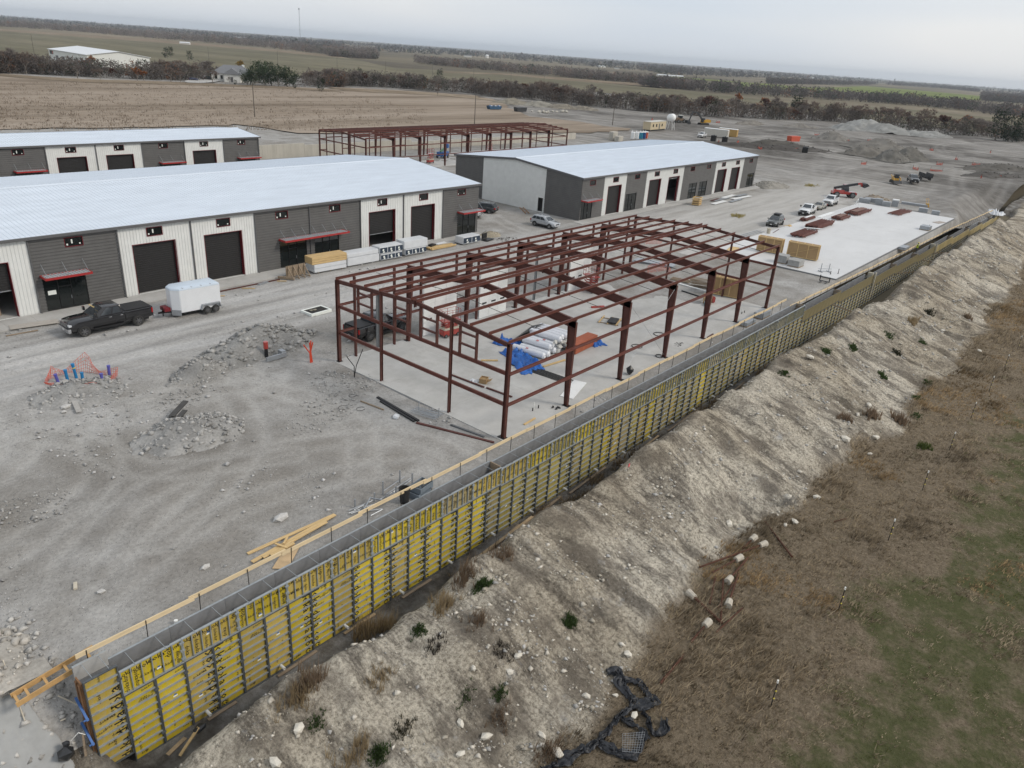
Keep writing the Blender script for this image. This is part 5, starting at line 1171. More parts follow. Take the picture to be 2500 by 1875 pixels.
ls = thing('board_pile', 'low pile of loose yellow boards between the packs', 'lumber', (34.6, 41.3, 0), R(-2))
for k in range(9): t = MB(); t.box((rnd.uniform(-.2, .2), -.4+(k % 5)*.24, .08+.13*(k//5)), (4.4, .22, .11), R(rnd.uniform(-2, 2))); t.build('board', m_lum, ls)
t = MB(); t.box((-1.2, .5, .4), (1.1, .6, .2), .3); t.build('black_wrap_scrap', m_bag, ls); t = MB(); t.box((.5, .55, .42), (1.8, .5, .06), .1, .1); t.build('torn_wrap', m_wrap, ls)
br = thing('timber_form', 'weathered timber form with bracing frames standing before the entrance', 'formwork', (11.6, 40.9, 0), R(2))
t = MB(); t.bx(-1.3, 1.3, .32, .4, .1, 1.35); t.build('form_panel', m_lumd, br)
for x in (-1.1, -.35, .4, 1.1): t = MB(); t.bar((x, .3, 1.2), (x, -.75, .1), .08, .1); t.bar((x, .28, .1), (x, .28, 1.4), .08, .08); t.bar((x, .3, .08), (x, -.8, .08), .08, .1); t.build('brace_frame', m_lumd, br)
t = MB(); t.bar((-2.0, .9, .15), (-1.0, -.7, .15), .2, .25); t.build('sole_beam', m_lumd, br)
th = thing('skid_platform', 'black folded skid platform on the ground by the corner entrance', 'equipment', (43, 40.6, 0), R(10))
t = MB(); t.bx(-.9, .9, -.7, .3, .1, .2); t.build('deck', m_blk, th); t = MB(); t.bx(-.7, .6, .3, .45, .2, .95); t.build('back_plate', m_blk, th, bev=.05); t = MB(); t.tube((-.6, .5, .9), (.6, .5, 1.2), .03); t.build('handle', m_rod, th)
bs = thing('storm_inlet', 'square white-rimmed concrete storm inlet set into the gravel road', 'drain', (6.2, 30.1, 0), R(3))
for a, b, c, d in ((-1.25, 1.25, -.85, -.68), (-1.25, 1.25, .68, .85), (-1.25, -1.08, -.68, .68), (1.08, 1.25, -.68, .68)): t = MB(); t.bx(a, b, c, d, -.2, .16); t.build('rim', m_sticker, bs)
t = MB(); t.bx(-1.08, 1.08, -.68, .68, .1, .115); t.build('dark_pit_cover', M('pit_dark_fill', (.02, .018, .016), .8, 0, .4, 3), bs)  # flat near-black sheet closing the pit just below its rim
for k in range(3): t = MB(); t.lathe([(0, .12), (.2, .05), (.14, -.02)], (rnd.uniform(-.7, .7), rnd.uniform(-.3, .3), .12), 'z', 6); t.build('lump', M('soil_lump', (.22, .2, .16), .9, 0, .2), bs)
# loose sheets and strips along the pavement
def strip(name, lab, cat, a, b, w, h, mat, z=None, group=None):
    za = gz(a[0], a[1])+.06 if z is None else z; t = MB(); t.bar((a[0], a[1], za), (b[0], b[1], za+.01), w, h); return one(name, lab, cat, t, mat, group=group)
strip('plywood_sheet', 'grey plywood sheet lying before the black pickup', 'plywood', (-16.8, 42.3), (-13.2, 41.6), 1.1, .05, M('grey_ply', (.40, .37, .33), .8, 0, .1), .12)
strip('timber_strip', 'thin yellow batten on gravel left of the black pickup', 'plank', (-17.6, 40.7), (-15.2, 40.5), .16, .06, m_lumd)
strip('timber_strip', 'short brown batten on the pavement at the left edge', 'plank', (-19.6, 43.2), (-18.8, 42.4), .12, .08, m_lumd, .16)
strip('steel_strip', 'long rusty bar lying along the kerb behind the trailer', 'steel bar', (1.2, 41.2), (9.5, 41.3), .16, .1, m_ox)
for k, (a, b) in enumerate((((.6, 40.4), (1.9, 39.6)), ((4.6, 40.9), (5.6, 40.0)), ((8.9, 40.9), (9.7, 40.3)))): strip('batten', ('short wooden batten nearest the trailer wheels', 'short wooden batten in the middle of the kerb', 'short wooden batten left of the timber form')[k], 'plank', a, b, .12, .06, m_lum)
strip('metal_offcut', 'small grey metal offcut by the kerb bar', 'offcut', (6.6, 40.9), (7.9, 41.2), .35, .12, m_steelg)
one('lumber_pack', 'yellow timber just inside the open left door', 'lumber', MB().bx(-19.2, -16.2, 46, 48, .1, .7), m_lumd)

# --- orange netted pit with pipe stubs
def netting(pts, h, name, lab, grid=.16, tears=.06, zf=None, group=None):
    """loose plastic mesh strung between points: thin crossing strands"""
    t = MB(); S = []
    L = sum(math.dist(a[:2], b[:2]) for a, b in zip(pts[:-1], pts[1:])); n = max(4, int(L/grid)); m_ = max(3, int(h/grid))
    acc = 0; seg = []
    for a, b in zip(pts[:-1], pts[1:]): seg.append((acc, math.dist(a[:2], b[:2]), a, b)); acc += math.dist(a[:2], b[:2])
    def at(d):
        for s0, l, a, b in seg:
            if d <= s0+l+1e-6: f = (d-s0)/max(l, 1e-6); return [a[i]+(b[i]-a[i])*f for i in range(len(a))]
        return list(seg[-1][3])
    P = []
    for i in range(n+1):
        p = at(acc*i/n); hh = (p[2] if len(p) > 2 else h); lean = rnd.uniform(-.05, .05)+.2*math.sin(i*.35); g = gz(p[0], p[1]) if zf is None else zf
        P.append([(p[0]+lean*(j/m_), p[1]+lean*.7*(j/m_), g+hh*j/m_) for j in range(m_+1)])
    for i in range(n+1):
        for j in range(m_+1):
            if i < n and rnd.random() > tears: t.bar(P[i][j], P[i+1][j], .014, .02)
            if j < m_ and rnd.random() > tears: t.bar(P[i][j], P[i][j+1], .014, .02)
    return one(name, lab, 'safety netting', t, m_mesh, group=group)
netting([(-18.9, 28.7, .35), (-18.2, 29.6, .95), (-17.0, 29.9, .3), (-15.9, 29.2, 1.55), (-15.2, 28, .35), (-14.6, 26.7, .75), (-15.6, 25.9, .15), (-17.4, 25.2, .8), (-17.9, 26.6, .12), (-18.9, 28.7, .25)], .9, 'safety_netting', 'orange mesh fence sagging round the blue pipe stubs')
for k, (x, y, h, mt, tilt, lab) in enumerate(((-18.1, 28.5, .7, m_purp, -.25, 'short purple-blue pipe stub leaning left in the netted pit'), (-17.5, 28.4, .95, m_bluep, -.08, 'blue pipe stub left of the tallest in the netting'), (-16.8, 28.6, 1.25, m_bluep, -.12, 'tallest blue pipe stub with a yellow band inside the netting'), (-16.8, 27.5, .8, m_bluep, .05, 'blue pipe stub in the middle front of the netting'), (-15.7, 26.8, .6, m_purp, 0, 'low purple pipe stub near the right corner of the netting'), (-14.9, 27.4, .9, m_purp, .05, 'purple pipe stub at the far right of the netting'))):
    g = gz(x, y)+.12; th = thing('pipe_stub', lab, 'pipe', (x, y, g), 0); t = MB(); h *= .8; t.tube((0, 0, -.4), (tilt*h, 0, h), .11, n=12); t.build('pipe', mt, th, sm=True); t = MB(); t.tube((tilt*h*.9, 0, h*.9), (tilt*h*1.06, 0, h*1.04), .13, n=12); t.build('socket', mt, th, sm=True)
    if k == 2: t = MB(); t.tube((tilt*h*.66, 0, h*.66), (tilt*h*.74, 0, h*.74), .122, n=12); t.build('band', M('yellow_tape', (.6, .5, .1), .5, 0, .1), th)
t = MB(); t.bar((-17.95, 27.6, .45), (-19.1, 22.4, .12), .34, .05); one('plank', 'grey weathered plank leaning from the netted pit to the gravel', 'plank', t, M('grey_plank', (.36, .345, .32), .85, 0, .12, 3))

# --- rubble heaps
def mound(name, lab, cx, cy, rx, ry, h, rz=0., seed=1, n=500, smin=.08, smax=.45, tone=(.39, .382, .365), dark=.38, cat='rubble heap', z=None, jit=.08, mat=None):
    r = np.random.default_rng(seed); k = 26; g = gz(cx, cy) if z is None else z
    us = np.linspace(-1.15, 1.15, k); X, Y, F = tensor(us, us); rr = np.hypot(X, Y)*(1+.35*fbm(X*1.7+seed, Y*1.7, .8, seed+11))
    H = h*np.clip(1-rr, 0, 1)**.8*(1+.5*fbm(X*rx+seed*9, Y*ry, max(rx, ry)*.5, seed))+h*.12*fbm(X*rx, Y*ry, .7, seed+3)*smooth((1.15-rr)/.3)-.12*smooth((rr-.9)/.25)
    c, s = math.cos(rz), math.sin(rz); PX, PY = X*rx, Y*ry
    V = np.stack([cx+PX*c-PY*s, cy+PX*s+PY*c, g+H], -1).reshape(-1, 3)
    T = np.array(tone)[None]*(1-dark*np.clip(.5+.9*fbm(X*rx, Y*ry, 1.3, seed+7), 0, 1)).reshape(-1, 1)
    th = thing(name, lab, cat)
    if h > .42: link('heap', npmesh('heap', V, F, mat or m_rubble, T, sm=True), th)
    else: H = H*0
    a = r.uniform(0, 6.28, n); q = np.sqrt(r.uniform(0, 1, n))*1.1; u, v = q*np.cos(a), q*np.sin(a)
    iu = np.clip(((u+1.15)/2.3*(k-1)).astype(int), 0, k-1); iv = np.clip(((v+1.15)/2.3*(k-1)).astype(int), 0, k-1); hz = H[iu, iv]
    P = np.stack([cx+u*rx*c-v*ry*s, cy+u*rx*s+v*ry*c, g+hz+.02], -1); S = smin+(smax-smin)*r.uniform(0, 1, n)**4
    Cc = np.array(tone)[None]*r.uniform(.65, 1.35, (n, 1)); V, Fs, T = scatter_rocks(P, S, Cc, seed)
    o = link('broken_stones', npmesh('broken_stones', V, Fs, m_rubble, T), th); o['kind'] = 'stuff'
    return th
mound('rubble_heap', 'long grey rubble heap between the pickup and the steel frame', -3.6, 25.2, 5.8, 2.5, 1.7, R(8), 1, 1500, .08, .85, (.34, .335, .32))
mound('rubble_heap', 'low tail of grey rubble left of the red standpipe', -9.4, 23.7, 3.0, 1.7, 1.0, R(15), 2, 600, .08, .6, (.36, .352, .335))
mound('rubble_heap', 'grey stone heap with dark boards in the open yard', -15.2, 14.6, 3.2, 2.5, 1.15, R(-20), 3, 900, .08, .65)
mound('rubble_heap', 'rubble bank below the orange netted pit', -17.9, 25.6, 3.0, 2.6, .8, R(10), 4, 600, .07, .55)
mound('rubble_heap', 'loose stones beside the left corner of the frame slab', -2.4, 14.6, 2.2, 2.6, .35, 0, 5, 420, .06, .35)
mound('rubble_heap', 'low gravel scatter in front of the frame slab', -7, 11.6, 3.4, 2.0, .18, R(20), 6, 420, .06, .3)
mound('rubble_heap', 'grey stone bank between netted pit and stone heap', -12.6, 20.4, 3.0, 1.2, .2, R(30), 7, 300, .06, .3)
for k, (a, b, w, lab) in enumerate((((-15.3, 16.9, .55), (-13.7, 17.9, .85), .4, 'dark timber board on the yard stone heap, upper'), ((-15.7, 16.0, .4), (-14.3, 16.9, .7), .35, 'dark timber board on the yard stone heap, lower'))): t = MB(); t.bar(a, b, w, .08); one('plank', lab, 'plank', t, M('dark_board', (.06, .058, .055), .8, 0, .25, 3))
mound('rubble_heap', 'small stone pile at the left edge of the yard', -25.6, 12.5, 2.0, 1.6, .25, 0, 8, 260, .06, .35)
mound('rubble_heap', 'broken pale rock at the lower left edge beside the form end', -31.6, 2.2, 2.0, 2.2, .5, 0, 9, 300, .1, .7, (.5, .47, .42), .3)
for k, (x, y, s, lab) in enumerate(((-19.4, 23.8, .55, 'pale boulder, largest beside the leaning plank'), (-19.8, 23.2, .34, 'small pale boulder below the largest by the plank'), (-19.3, 25.0, .4, 'tan boulder just under the netting'), (-16.5, 2.3, .65, 'flat pale rock beside the board pile'), (-21.6, 1.3, .35, 'pale rock between the yard edge and board pile'), (-25.9, 3.0, .3, 'pale stone in the dark rutted ground'))):
    link('boulder', rock_mesh('boulder', 30+k, M('pale_rock', (.48, .47, .45), .95, 0, .15, 3, .1, bmp=.4, bs=8)), None, (x, y, gz(x, y)+s*.2), label=lab, cat='boulder').scale = (s*.8, s*.6, s*.5)
sp = thing('standpipe', 'red-topped standpipe with a pipe frame in the rubble trench', 'standpipe', (-4.0, 23.0, .05)); t = MB(); t.tube((0, 0, 0), (.0, 0, .75), .15, n=10); t.build('pipe', m_blk, sp); t = MB(); t.tube((0, 0, .75), (0, 0, 1.35), .2, n=10); t.build('red_cap', m_redm, sp)
t = MB(); t.bx(-.6, 1.3, -1.0, -.85, .0, .35); t.bx(.9, 1.3, -.9, -.3, .0, .5); t.build('frame', m_steelg, sp)
oc = thing('conduit_bundle', 'orange conduits sprouting from the gravel beside the rubble heap', 'conduit', (-1.9, 19.8, 0)); m_ocd = M('orange_conduit', (.62, .07, .03), .45, 0, .1)
for k, (dx, dy, h) in enumerate(((-.35, .2, 1.6), (.1, 0, 1.9), (.18, -.1, 1.75), (.05, .12, 1.7))): t = MB(); t.path([(0+.06*k, 0, -.1), (.03*k, .03, h*.5), (dx*1.3, dy, h)], .055, 6); t.build('conduit', m_ocd, oc)
cc = thing('conduit_bundle', 'dark flexible conduits rising at the frame slab corner', 'conduit', (-1.15, 15.0, 0))
for pts in ([(0, 0, 0), (.1, .1, .9), (-.3, .5, 1.7)], [(0, 0, 0), (.15, -.1, 1.0), (.75, -.2, 2.3)]): t = MB(); t.path(pts, .035, 5); t.build('conduit', m_rod, cc)
for k, (x, y, r) in enumerate(((-5.2, 11.2, .4), (-4.4, 10.2, .35), (-3.4, 12.4, .3))):
    t = MB(); t.path([(x+r*math.cos(a), y+r*.8*math.sin(a), gz(x, y)+.03) for a in np.linspace(0, 4.5+k, 14)], .018, 4); one('wire_loop', ('bent wire loop nearest the yard in front of the slab', 'bent wire loop, middle of three in front of the slab', 'bent wire loop nearest the frame slab corner')[k], 'wire', t, m_rod)
# --- steel, pipe and form bits before the slab
for k, (a, b, w, mt, lab) in enumerate((((-2.2, 10.9), (-2.6, 5.9), .2, m_blk, 'black plastic pipe pair lying before the slab, upper'), ((-2.5, 10.2), (-2.9, 6.0), .16, m_blk, 'black plastic pipe lying alongside the pair'), ((-2.9, 5.8), (-1.0, .0), .18, m_ox, 'long rusty steel angle running to the frame corner'), ((-1.3, 3.9), (-.9, 1.0), .14, M('steel_bar', (.14, .145, .15), .5, .3, .15), 'grey steel bar beside the slab edge'), ((-3.6, 11.2), (-3.3, 8.9), .08, m_lumd, 'thin stick lying left of the black pipes'))): strip('loose_bar', lab, 'steel bar', a, b, w, .1, mt)
sc_ = thing('scaffold_heap', 'heap of galvanised frames beside the slab edge', 'scaffolding', (-1.5, 6.2, .05), R(-80))
for k in range(7): t = MB(); y = -.5+k*.16; t.tube((-1.2, y, .05+.05*(k % 3)), (1.1, y+.15, .1+.05*(k % 2)), .028, n=5); t.build('tube', m_steelg, sc_)
for x in (-.9, .9): t = MB(); t.tube((x, .2, 0), (x+.05, .2, .75), .03, n=5); t.build('upright', m_steelg, sc_)
t = MB(); t.box((-3.4, 7.4, gz(-3.4, 7.4)+.12), (.55, .4, .22), .5, .2); one('rag_bundle', 'crumpled white plastic by the end of the black pipes', 'litter', t, m_wrap, bev=.06)

# --- inside the frame
Z0 = .03
ro = thing('insulation_rolls', 'pile of white wrapped insulation rolls on blue tarp inside the frame', 'insulation', (15.7, 8.9, Z0), R(-84))
for lv, n in ((0, 8), (1, 6), (2, 4)):
    for k in range(n):
        y = (k-(n-1)/2)*.60+lv*.55; z = .31+lv*.5; t = MB(); l = 1.5+rnd.uniform(-.15, .2); t.lathe([(0, -l), (.16, -l-.06), (.29, -l+.06), (.31, -l*.4), (.3, l*.5), (.29, l-.06), (.15, l+.08), (0, l)], (rnd.uniform(-.15, .15), y, z), 'x', 12); t.build('roll', m_foam, ro, sm=True)
        if rnd.random() < .5: t = MB(); t.box((rnd.uniform(-.4, .4), y-.1, z+.30), (.25, .16, .03), 0, .3); t.build('red_print', M('faded_red', (.55, .22, .22), .5, 0, .1), ro)
for k in range(10):
    r_ = rock_mesh('crumpled_film', 60+k, M('clear_film', (.55, .54, .50), .3, 0, .2, 4, .5)); o = link('crumpled_film', r_, ro, (1.65+rnd.uniform(-.1, .35), -.6+rnd.uniform(0, 3.2), rnd.uniform(.2, 1.4))); o.scale = (.3, .28, .35)
t = MB(); t.loft([[(-3.2, -.4, .02), (-3.1, 1.2, .05), (-2.8, 2.6, .02)], [(-2.0, -.5, 1.0), (-1.9, 1.0, 1.5), (-1.9, 2.3, 1.2)], [(-1.3, -.2, 1.5), (-1.1, .9, 1.72), (-1.2, 2.0, 1.68)]], cap=False); t.build('black_cover', m_bag, ro)
ob = thing('board_stack', 'stack of terracotta-coloured boards beside the white rolls', 'boards', (18.7, 6.6, Z0), R(4))
for k in range(7): t = MB(); t.bx(-1.9, 1.9, -.55, .55, .05+k*.13, .05+k*.13+.115); t.build('board', m_cop, ob)
def cloth(name, lab, cat, cx, cy, rx, ry, mat, seed, h=.35, rz=0., z=Z0, zf=None):
    k = 34; us = np.linspace(-1, 1, k); X, Y, F = tensor(us, us); e = 1+.35*fbm(np.arctan2(Y, X)*2, X*0, .8, seed)
    H = h*np.abs(fbm(X*rx+seed, Y*ry, .55, seed, 4))*1.6+h*.5*np.abs(fbm(X*rx*2, Y*ry*2, .9, seed+5)); rr = np.maximum(abs(X), abs(Y)); H = H*smooth((1.02-rr)/.25)+.015
    c, s = math.cos(rz), math.sin(rz); PX, PY = X*rx*e, Y*ry*e; gx, gy = cx+PX*c-PY*s, cy+PX*s+PY*c; V = np.stack([gx, gy, (z if zf is None else zf(gx, gy))+H], -1).reshape(-1, 3)
    me = npmesh(name, V, F, mat, sm=True); o = link(name, me, None, label=lab, cat=cat); md = o.modifiers.new('thickness', 'SOLIDIFY'); md.thickness = .01; return o
cloth('tarp', 'blue tarp crumpled at the near end of the white rolls', 'tarp', 12.0, 8.3, 1.2, 2.6, m_tarp, 3, .5, R(-25)); cloth('tarp', 'small blue tarp heap at the far end of the rolls', 'tarp', 20.9, 6.8, .7, 1.3, m_tarp, 4, .35, R(-20)); cloth('tarp', 'blue tarp bunched against the black covered rolls', 'tarp', 14.2, 11.8, .8, 1.2, m_tarp, 6, .6, R(20))
for k in range(6): strip('reinforcing_bar', 'straight steel bars lying side by side before the white rolls', 'steel bar', (10.5+k*.22, 8.4-k*.1), (10.9+k*.2, 3.1-k*.1), .05, .05, m_rod, .06, 'loose bars on the slab')
strip('metal_sheet', 'white ribbed metal sheet flat on the slab by the second column', 'metal sheet', (8.75, .95), (12.2, 2.05), 1.1, .04, m_panel, .06)
strip('timber_length', 'yellow timber length on the slab below the rolls', 'plank', (12.3, 6.1), (15.0, 5.75), .16, .1, m_lum, .09); strip('timber_length', 'short timber length left of the blue tarp', 'plank', (9.2, 10.6), (10.3, 9.6), .16, .1, m_lum, .09)
strip('steel_member', 'dark steel channel lying across the slab near the open box', 'steel bar', (5.0, 10.1), (5.2, 6.6), .14, .1, m_ox, .09); strip('steel_member', 'dark steel channel lying toward the near corner column', 'steel bar', (5.3, 6.4), (5.5, 3.9), .14, .1, m_ox, .09)
bxo = thing('open_box', 'open cardboard box with brown filling on the slab', 'box', (6.0, 7.35, Z0), R(25)); t = MB(); [t.bx(*q) for q in ((-.35, .35, -.3, -.27, 0, .4), (-.35, .35, .27, .3, 0, .4), (-.35, -.32, -.27, .27, 0, .4), (.32, .35, -.27, .27, 0, .4), (-.32, .32, -.27, .27, 0, .3))]; t.build('carton', m_kraft, bxo); t = MB(); t.box((.55, -.1, .3), (.45, .55, .02), 0, 0, .4); t.box((-.1, -.5, .3), (.6, .4, .02), 0, -.5); t.build('flaps', m_kraft, bxo)
cloth('plastic_scrap', 'crumpled white plastic beside the open cardboard box', 'litter', 5.6, 8.05, .3, .4, m_wrap, 8, .25); 
o = link('refuse_sack', rock_mesh('refuse_sack', 77, m_bag, .9), None, (16.8, .1, .45), label='black refuse sack by the third near-side column', cat='sack'); o.scale = (.5, .5, .55)
for k, (x, y, r, lab) in enumerate(((22.6, .5, .38, 'black hose coil at the foot of a near-side column'), (27.9, 3.6, .55, 'black hose ring open on the slab, largest'), (23.2, 3.3, .5, 'black hose ring in the middle of the slab'))): t = MB(); n = 18; t.path([(x+r*math.cos(a), y+r*math.sin(a), Z0+.04+.03*(a > 6.3)) for a in np.linspace(0, 9 if k == 0 else 6.2, n)], .035, 5); one('hose_coil', lab, 'hose', t, m_blk)
mound('chain_heap', 'small heap of dark chain on the slab edge', 27.0, .9, .7, .35, .15, 0, 21, 60, .05, .18, (.12, .12, .12), .3, 'chain', Z0)
for k in range(9): a = (6.6+rnd.uniform(-.3, .4), .35+rnd.uniform(-.2, .3)); strip('tool', 'scattered dark tools by the second near-side column', 'tools', a, (a[0]+rnd.uniform(-.3, .3), a[1]+rnd.uniform(-.2, .2)), .07, .06, m_rod, .06, 'tools on the slab')
pl_ = thing('timber_pallet', 'timber frame with a grey window unit lying in the middle of the slab', 'pallet', (27.3, 9.1, Z0), R(20))
for y in (-.9, .0, .9): t = MB(); t.bx(-1.2, 1.2, y-.06, y+.06, .06, .14); t.build('slat', m_lum, pl_)
for x in (-.9, .7): t = MB(); t.bx(x-.06, x+.06, -1.1, 1.1, 0, .06); t.build('bearer', m_lumd, pl_)
t = MB(); t.bx(-1.0, .7, -.8, .1, .141, .26); t.build('window_unit', m_plast, pl_); 
strip('red_case', 'small red tool tube on the slab at mid span', 'tool case', (29.4, 12.9), (30.8, 12.2), .25, .16, m_redm, .12)
for x, y, lab in ((5.2, 1.3, 'upright pipe stubs near the front corner of the slab'), (41.6, .9, 'upright pipe stubs near the far front corner of the slab')):
    th = thing('floor_stubs', lab, 'pipe', (x, y, Z0))
    for k in range(3): t = MB(); t.tube((.35*k-.3, .2*(k % 2), 0), (.35*k-.3, .2*(k % 2), .25+.3*(k % 2)), .045, n=8); t.build('stub', (m_rod, m_pvc, m_rod)[k], th)
for x, y, lab in ((31, -.15, 'bent steel angle on the slab edge by the wall rail'), (2.6, .25, 'short timber wedge at the near frame column')): strip('loose_offcut', lab, 'offcut', (x, y), (x+1.4, y+.1), .14, .08, m_ox if x > 10 else m_lum, .07)
def crate(name, lab, loc, rz, l, w, h):
    th = thing(name, lab, 'crate', loc, rz); t = MB(); t.bx(-l/2, l/2, -w/2, w/2, .12, h); t.build('carton', m_kraft, th)
    for y in (-w/2-.03, w/2+.03):
        for z in (.14, h-.04): t = MB(); t.bx(-l/2-.06, l/2+.06, y-.03, y+.03, z-.06, z+.06); t.build('rail', m_lum, th)
        for k in range(4): x = -l/2+l*k/3; t = MB(); t.bx(x-.05, x+.05, y-.028, y+.028, .2, h-.1); t.build('post', m_lum, th)
        t = MB(); t.bar((-l/2, y, .3), (l/2, y, h-.2), .04, .09, (0, 1, 0)); t.build('diagonal', m_lum, th)
    for x in (-l/2-.03, l/2+.03):
        for k in range(3): y = -w/2+w*k/2; t = MB(); t.bx(x-.028, x+.028, y-.05, y+.05, .1, h); t.build('end_slat', m_lum, th)
    for k in range(5): x = -l/2+l*k/4; t = MB(); t.bx(x-.05, x+.05, -w/2, w/2, h+.001, h+.05); t.build('top_slat', m_lum, th)
    return th
crate('shipping_crate', 'tall kraft crate with a timber frame inside the far end of the frame', (46.6, 5.5, 0), R(-78), 3.6, 1.3, 2.2)
crate('shipping_crate', 'long upright kraft crate on the fresh slab, nearest the wall', (73.6, 6.3, .17), R(-82), 4.2, 1.0, 2.15)
crate('shipping_crate', 'long upright kraft crate on the fresh slab, behind the frame corner', (72.9, 11.0, .17), R(-82), 3.5, 1.1, 2.15)
def bundle(lab, cx, cy, z, l, w, nl, nr, rz=0., mat=None, top=None):
    th = thing('steel_bundle', lab, 'steel bundle', (cx, cy, z), rz)
    for x in (-l*.3, l*.3): t = MB(); t.bx(x-.06, x+.06, -w/2, w/2, 0, .1); t.build('bearer', m_lumd, th)
    for j in range(nl):
        for k in range(nr):
            y = -w/2+w*(k+.5)/nr; t = MB(); zz = .1+j*.21; dx = rnd.uniform(-.6, .6)
            t.bx(-l/2+dx, l/2+dx, y-.01, y+.01, zz, zz+.2); t.bx(-l/2+dx, l/2+dx, y+.01, y+.08, zz+.188, zz+.2); t.bx(-l/2+dx, l/2+dx, y-.08, y-.01, zz, zz+.012); t.build('section', mat or m_oxl, th)
    if top: t = MB(); t.bx(-l*.3, l*.45, -w*.2, w*.25, .1+nl*.21+.01, .1+nl*.21+.05); t.build('cover_sheet', top, th)
    return th
bundle('bundle of red-oxide steel on the fresh slab, nearest the crates', 90.6, 12.4, .17, 7, 2.3, 2, 6); bundle('tallest red-oxide steel bundle, second from the crates', 101, 13.3, .17, 8.6, 2.4, 3, 6); bundle('flat-topped red-oxide bundle in the middle of the row', 112.6, 13.5, .17, 5.6, 2.1, 2, 5, top=M('rust_sheet', (.17, .085, .06), .6, 0, .15))
bundle('large red-oxide bundle, farthest of the row by the parked cars', 122.6, 13.4, .17, 9, 2.7, 2, 7, top=MATS['rust_sheet']); bundle('lone red-oxide steel bundle at the far end of the fresh slab', 131.5, 7.8, .17, 8.5, 2.3, 1, 6, R(-3)); bundle('small mixed bundle of white and rusty trim by the dark SUV', 105, 17, .17, 5, 1.1, 2, 5, 0, None, m_panel)
strip('trim_length', 'white trim lengths lying beside the steel bundles', 'trim', (109.8, 16.6), (117.5, 16.6), .8, .06, m_panel, .2); strip('trim_length', 'white trim length lying across the nearest bundle', 'trim', (92.6, 13.4), (94.4, 10.8), .35, .08, m_panel, .95)
def blocks(lab, x, y, z, rz=0., n=(4, 3, 3), s=(.4, .4, .2), mat=None, group=None):
    th = thing('block_pallet', lab, 'pallet of blocks', (x, y, z), rz, group); t = MB(); t.bx(-n[0]*s[0]/2, n[0]*s[0]/2, -n[1]*s[1]/2, n[1]*s[1]/2, 0, .12); t.build('pallet', m_lumd, th)
    for k in range(n[2]):
        t = MB()
        for i in range(n[0]):
            for j in range(n[1]): t.box(((i+.5-n[0]/2)*s[0], (j+.5-n[1]/2)*s[1], .13+s[2]*(k+.5)), (s[0]*.96, s[1]*.96, s[2]*.94))
        o = t.build('block_layer', mat or m_cinder, th); o['kind'] = 'stuff'
blocks('grey block pallet on the slab corner, left of two', 68.2, 7.2, .17, .1, (4, 4, 5)); blocks('grey block pallet on the slab corner, right of two', 68.0, 5.1, .17, .0, (5, 4, 4))
blocks('grey panel stack by the wall rail, nearer of two', 38.4, -.95, .0, 0, (5, 3, 2), (.45, .35, .18), m_steelg); blocks('grey panel stack by the wall rail, farther of two', 42.3, -1.0, .0, 0, (5, 3, 3), (.45, .35, .18), m_steelg); blocks('grey panel stack on the far slab edge', 117, -.3, .17, 0, (4, 4, 3), (.5, .4, .2), m_steelg); blocks('low grey panel stack beside the rail at mid wall', 96.6, -1.9, -.2, 0, (5, 3, 2), (.5, .35, .2), m_steelg)
fa = [(138.4, 16.9, 2.2, 1.3, 1.0, 'grey form stack at the far slab end, leftmost'), (141.2, 16.3, 2.6, 1.2, .9, 'grey form stack at the far slab end, second from left'), (139.3, 14.2, 1.4, 1.2, 1.3, 'tall grey form stack at the far slab end'), (138.8, 12.5, 1.6, 1.2, 1.0, 'grey form stack in the middle of the far slab end'), (140.4, 11.2, 1.3, 1.2, 1.5, 'white-topped form stack at the far slab end'), (146.8, 8.8, 5.2, 1.0, .5, 'long low grey panels lying beyond the far slab end'), (139.3, 5.3, 1.7, 1.2, .9, 'grey form stack right of the lone bundle'), (138.2, 2.7, 1.5, 1.2, .9, 'grey form stack at the far slab end, rightmost')]
for x, y, l, w, h, lab in fa:
    th = thing('form_stack', lab, 'form stack', (x, y, gz(x, y)), R(-80)); n = max(2, int(h/.22))
    for k in range(n): t = MB(); t.bx(-l/2, l/2, -w/2, w/2, k*h/n, (k+.85)*h/n); t.build('panel', m_steelg if 'white' not in lab or k < n-1 else m_panel, th)
def frame_rack(lab, x, y, z, rz):
    th = thing('jack_frame', lab, 'steel frame stand', (x, y, z), rz)
    for sx in (-.6, .6):
        t = MB(); t.bar((sx, -.5, .05), (sx, .5, .05), .08, .08); t.tube((sx, 0, .05), (sx, 0, 1.15), .05, n=6); t.build('post', m_steelg, th)
    for z_ in (.1, .4): t = MB(); t.bar((-1.0, 0, z_), (1.0, 0, z_), .06, .06); t.build('cross_bar', m_steelg, th)
frame_rack('grey steel jack frame on the near end of the fresh slab', 68.4, 1.2, .17, R(-40))
th = thing('fork_attachment', 'black fork attachment on the dirt before the fresh slab', 'attachment', (63.4, -.55, .0), R(-85)); t = MB(); t.bx(-.65, .65, -.05, .05, .1, .2); t.bx(-.65, .65, -.05, .05, .6, .7); t.bx(-.65, -.55, -.05, .05, .1, .9); t.bx(.55, .65, -.05, .05, .1, .75); t.build('carriage', m_blk, th)
for x in (-.35, .35): t = MB(); t.bx(x-.06, x+.06, -1.0, -.05, .1, .16); t.build('fork', m_blk, th)
for k, (x, y, lab) in enumerate(((69.2, -.4, 'thin pipe stub at the near corner of the fresh slab'), (67.9, .2, 'short pipe stub beside the jack frame'), (122, .1, 'thin pipe stub near the far edge of the fresh slab'))): t = MB(); t.tube((x, y, .16), (x, y, .8-.2*k), .04, n=6); t.box((x, y, .18), (.4, .1, .05)); one('pipe_stub', lab, 'pipe', t, m_rod)
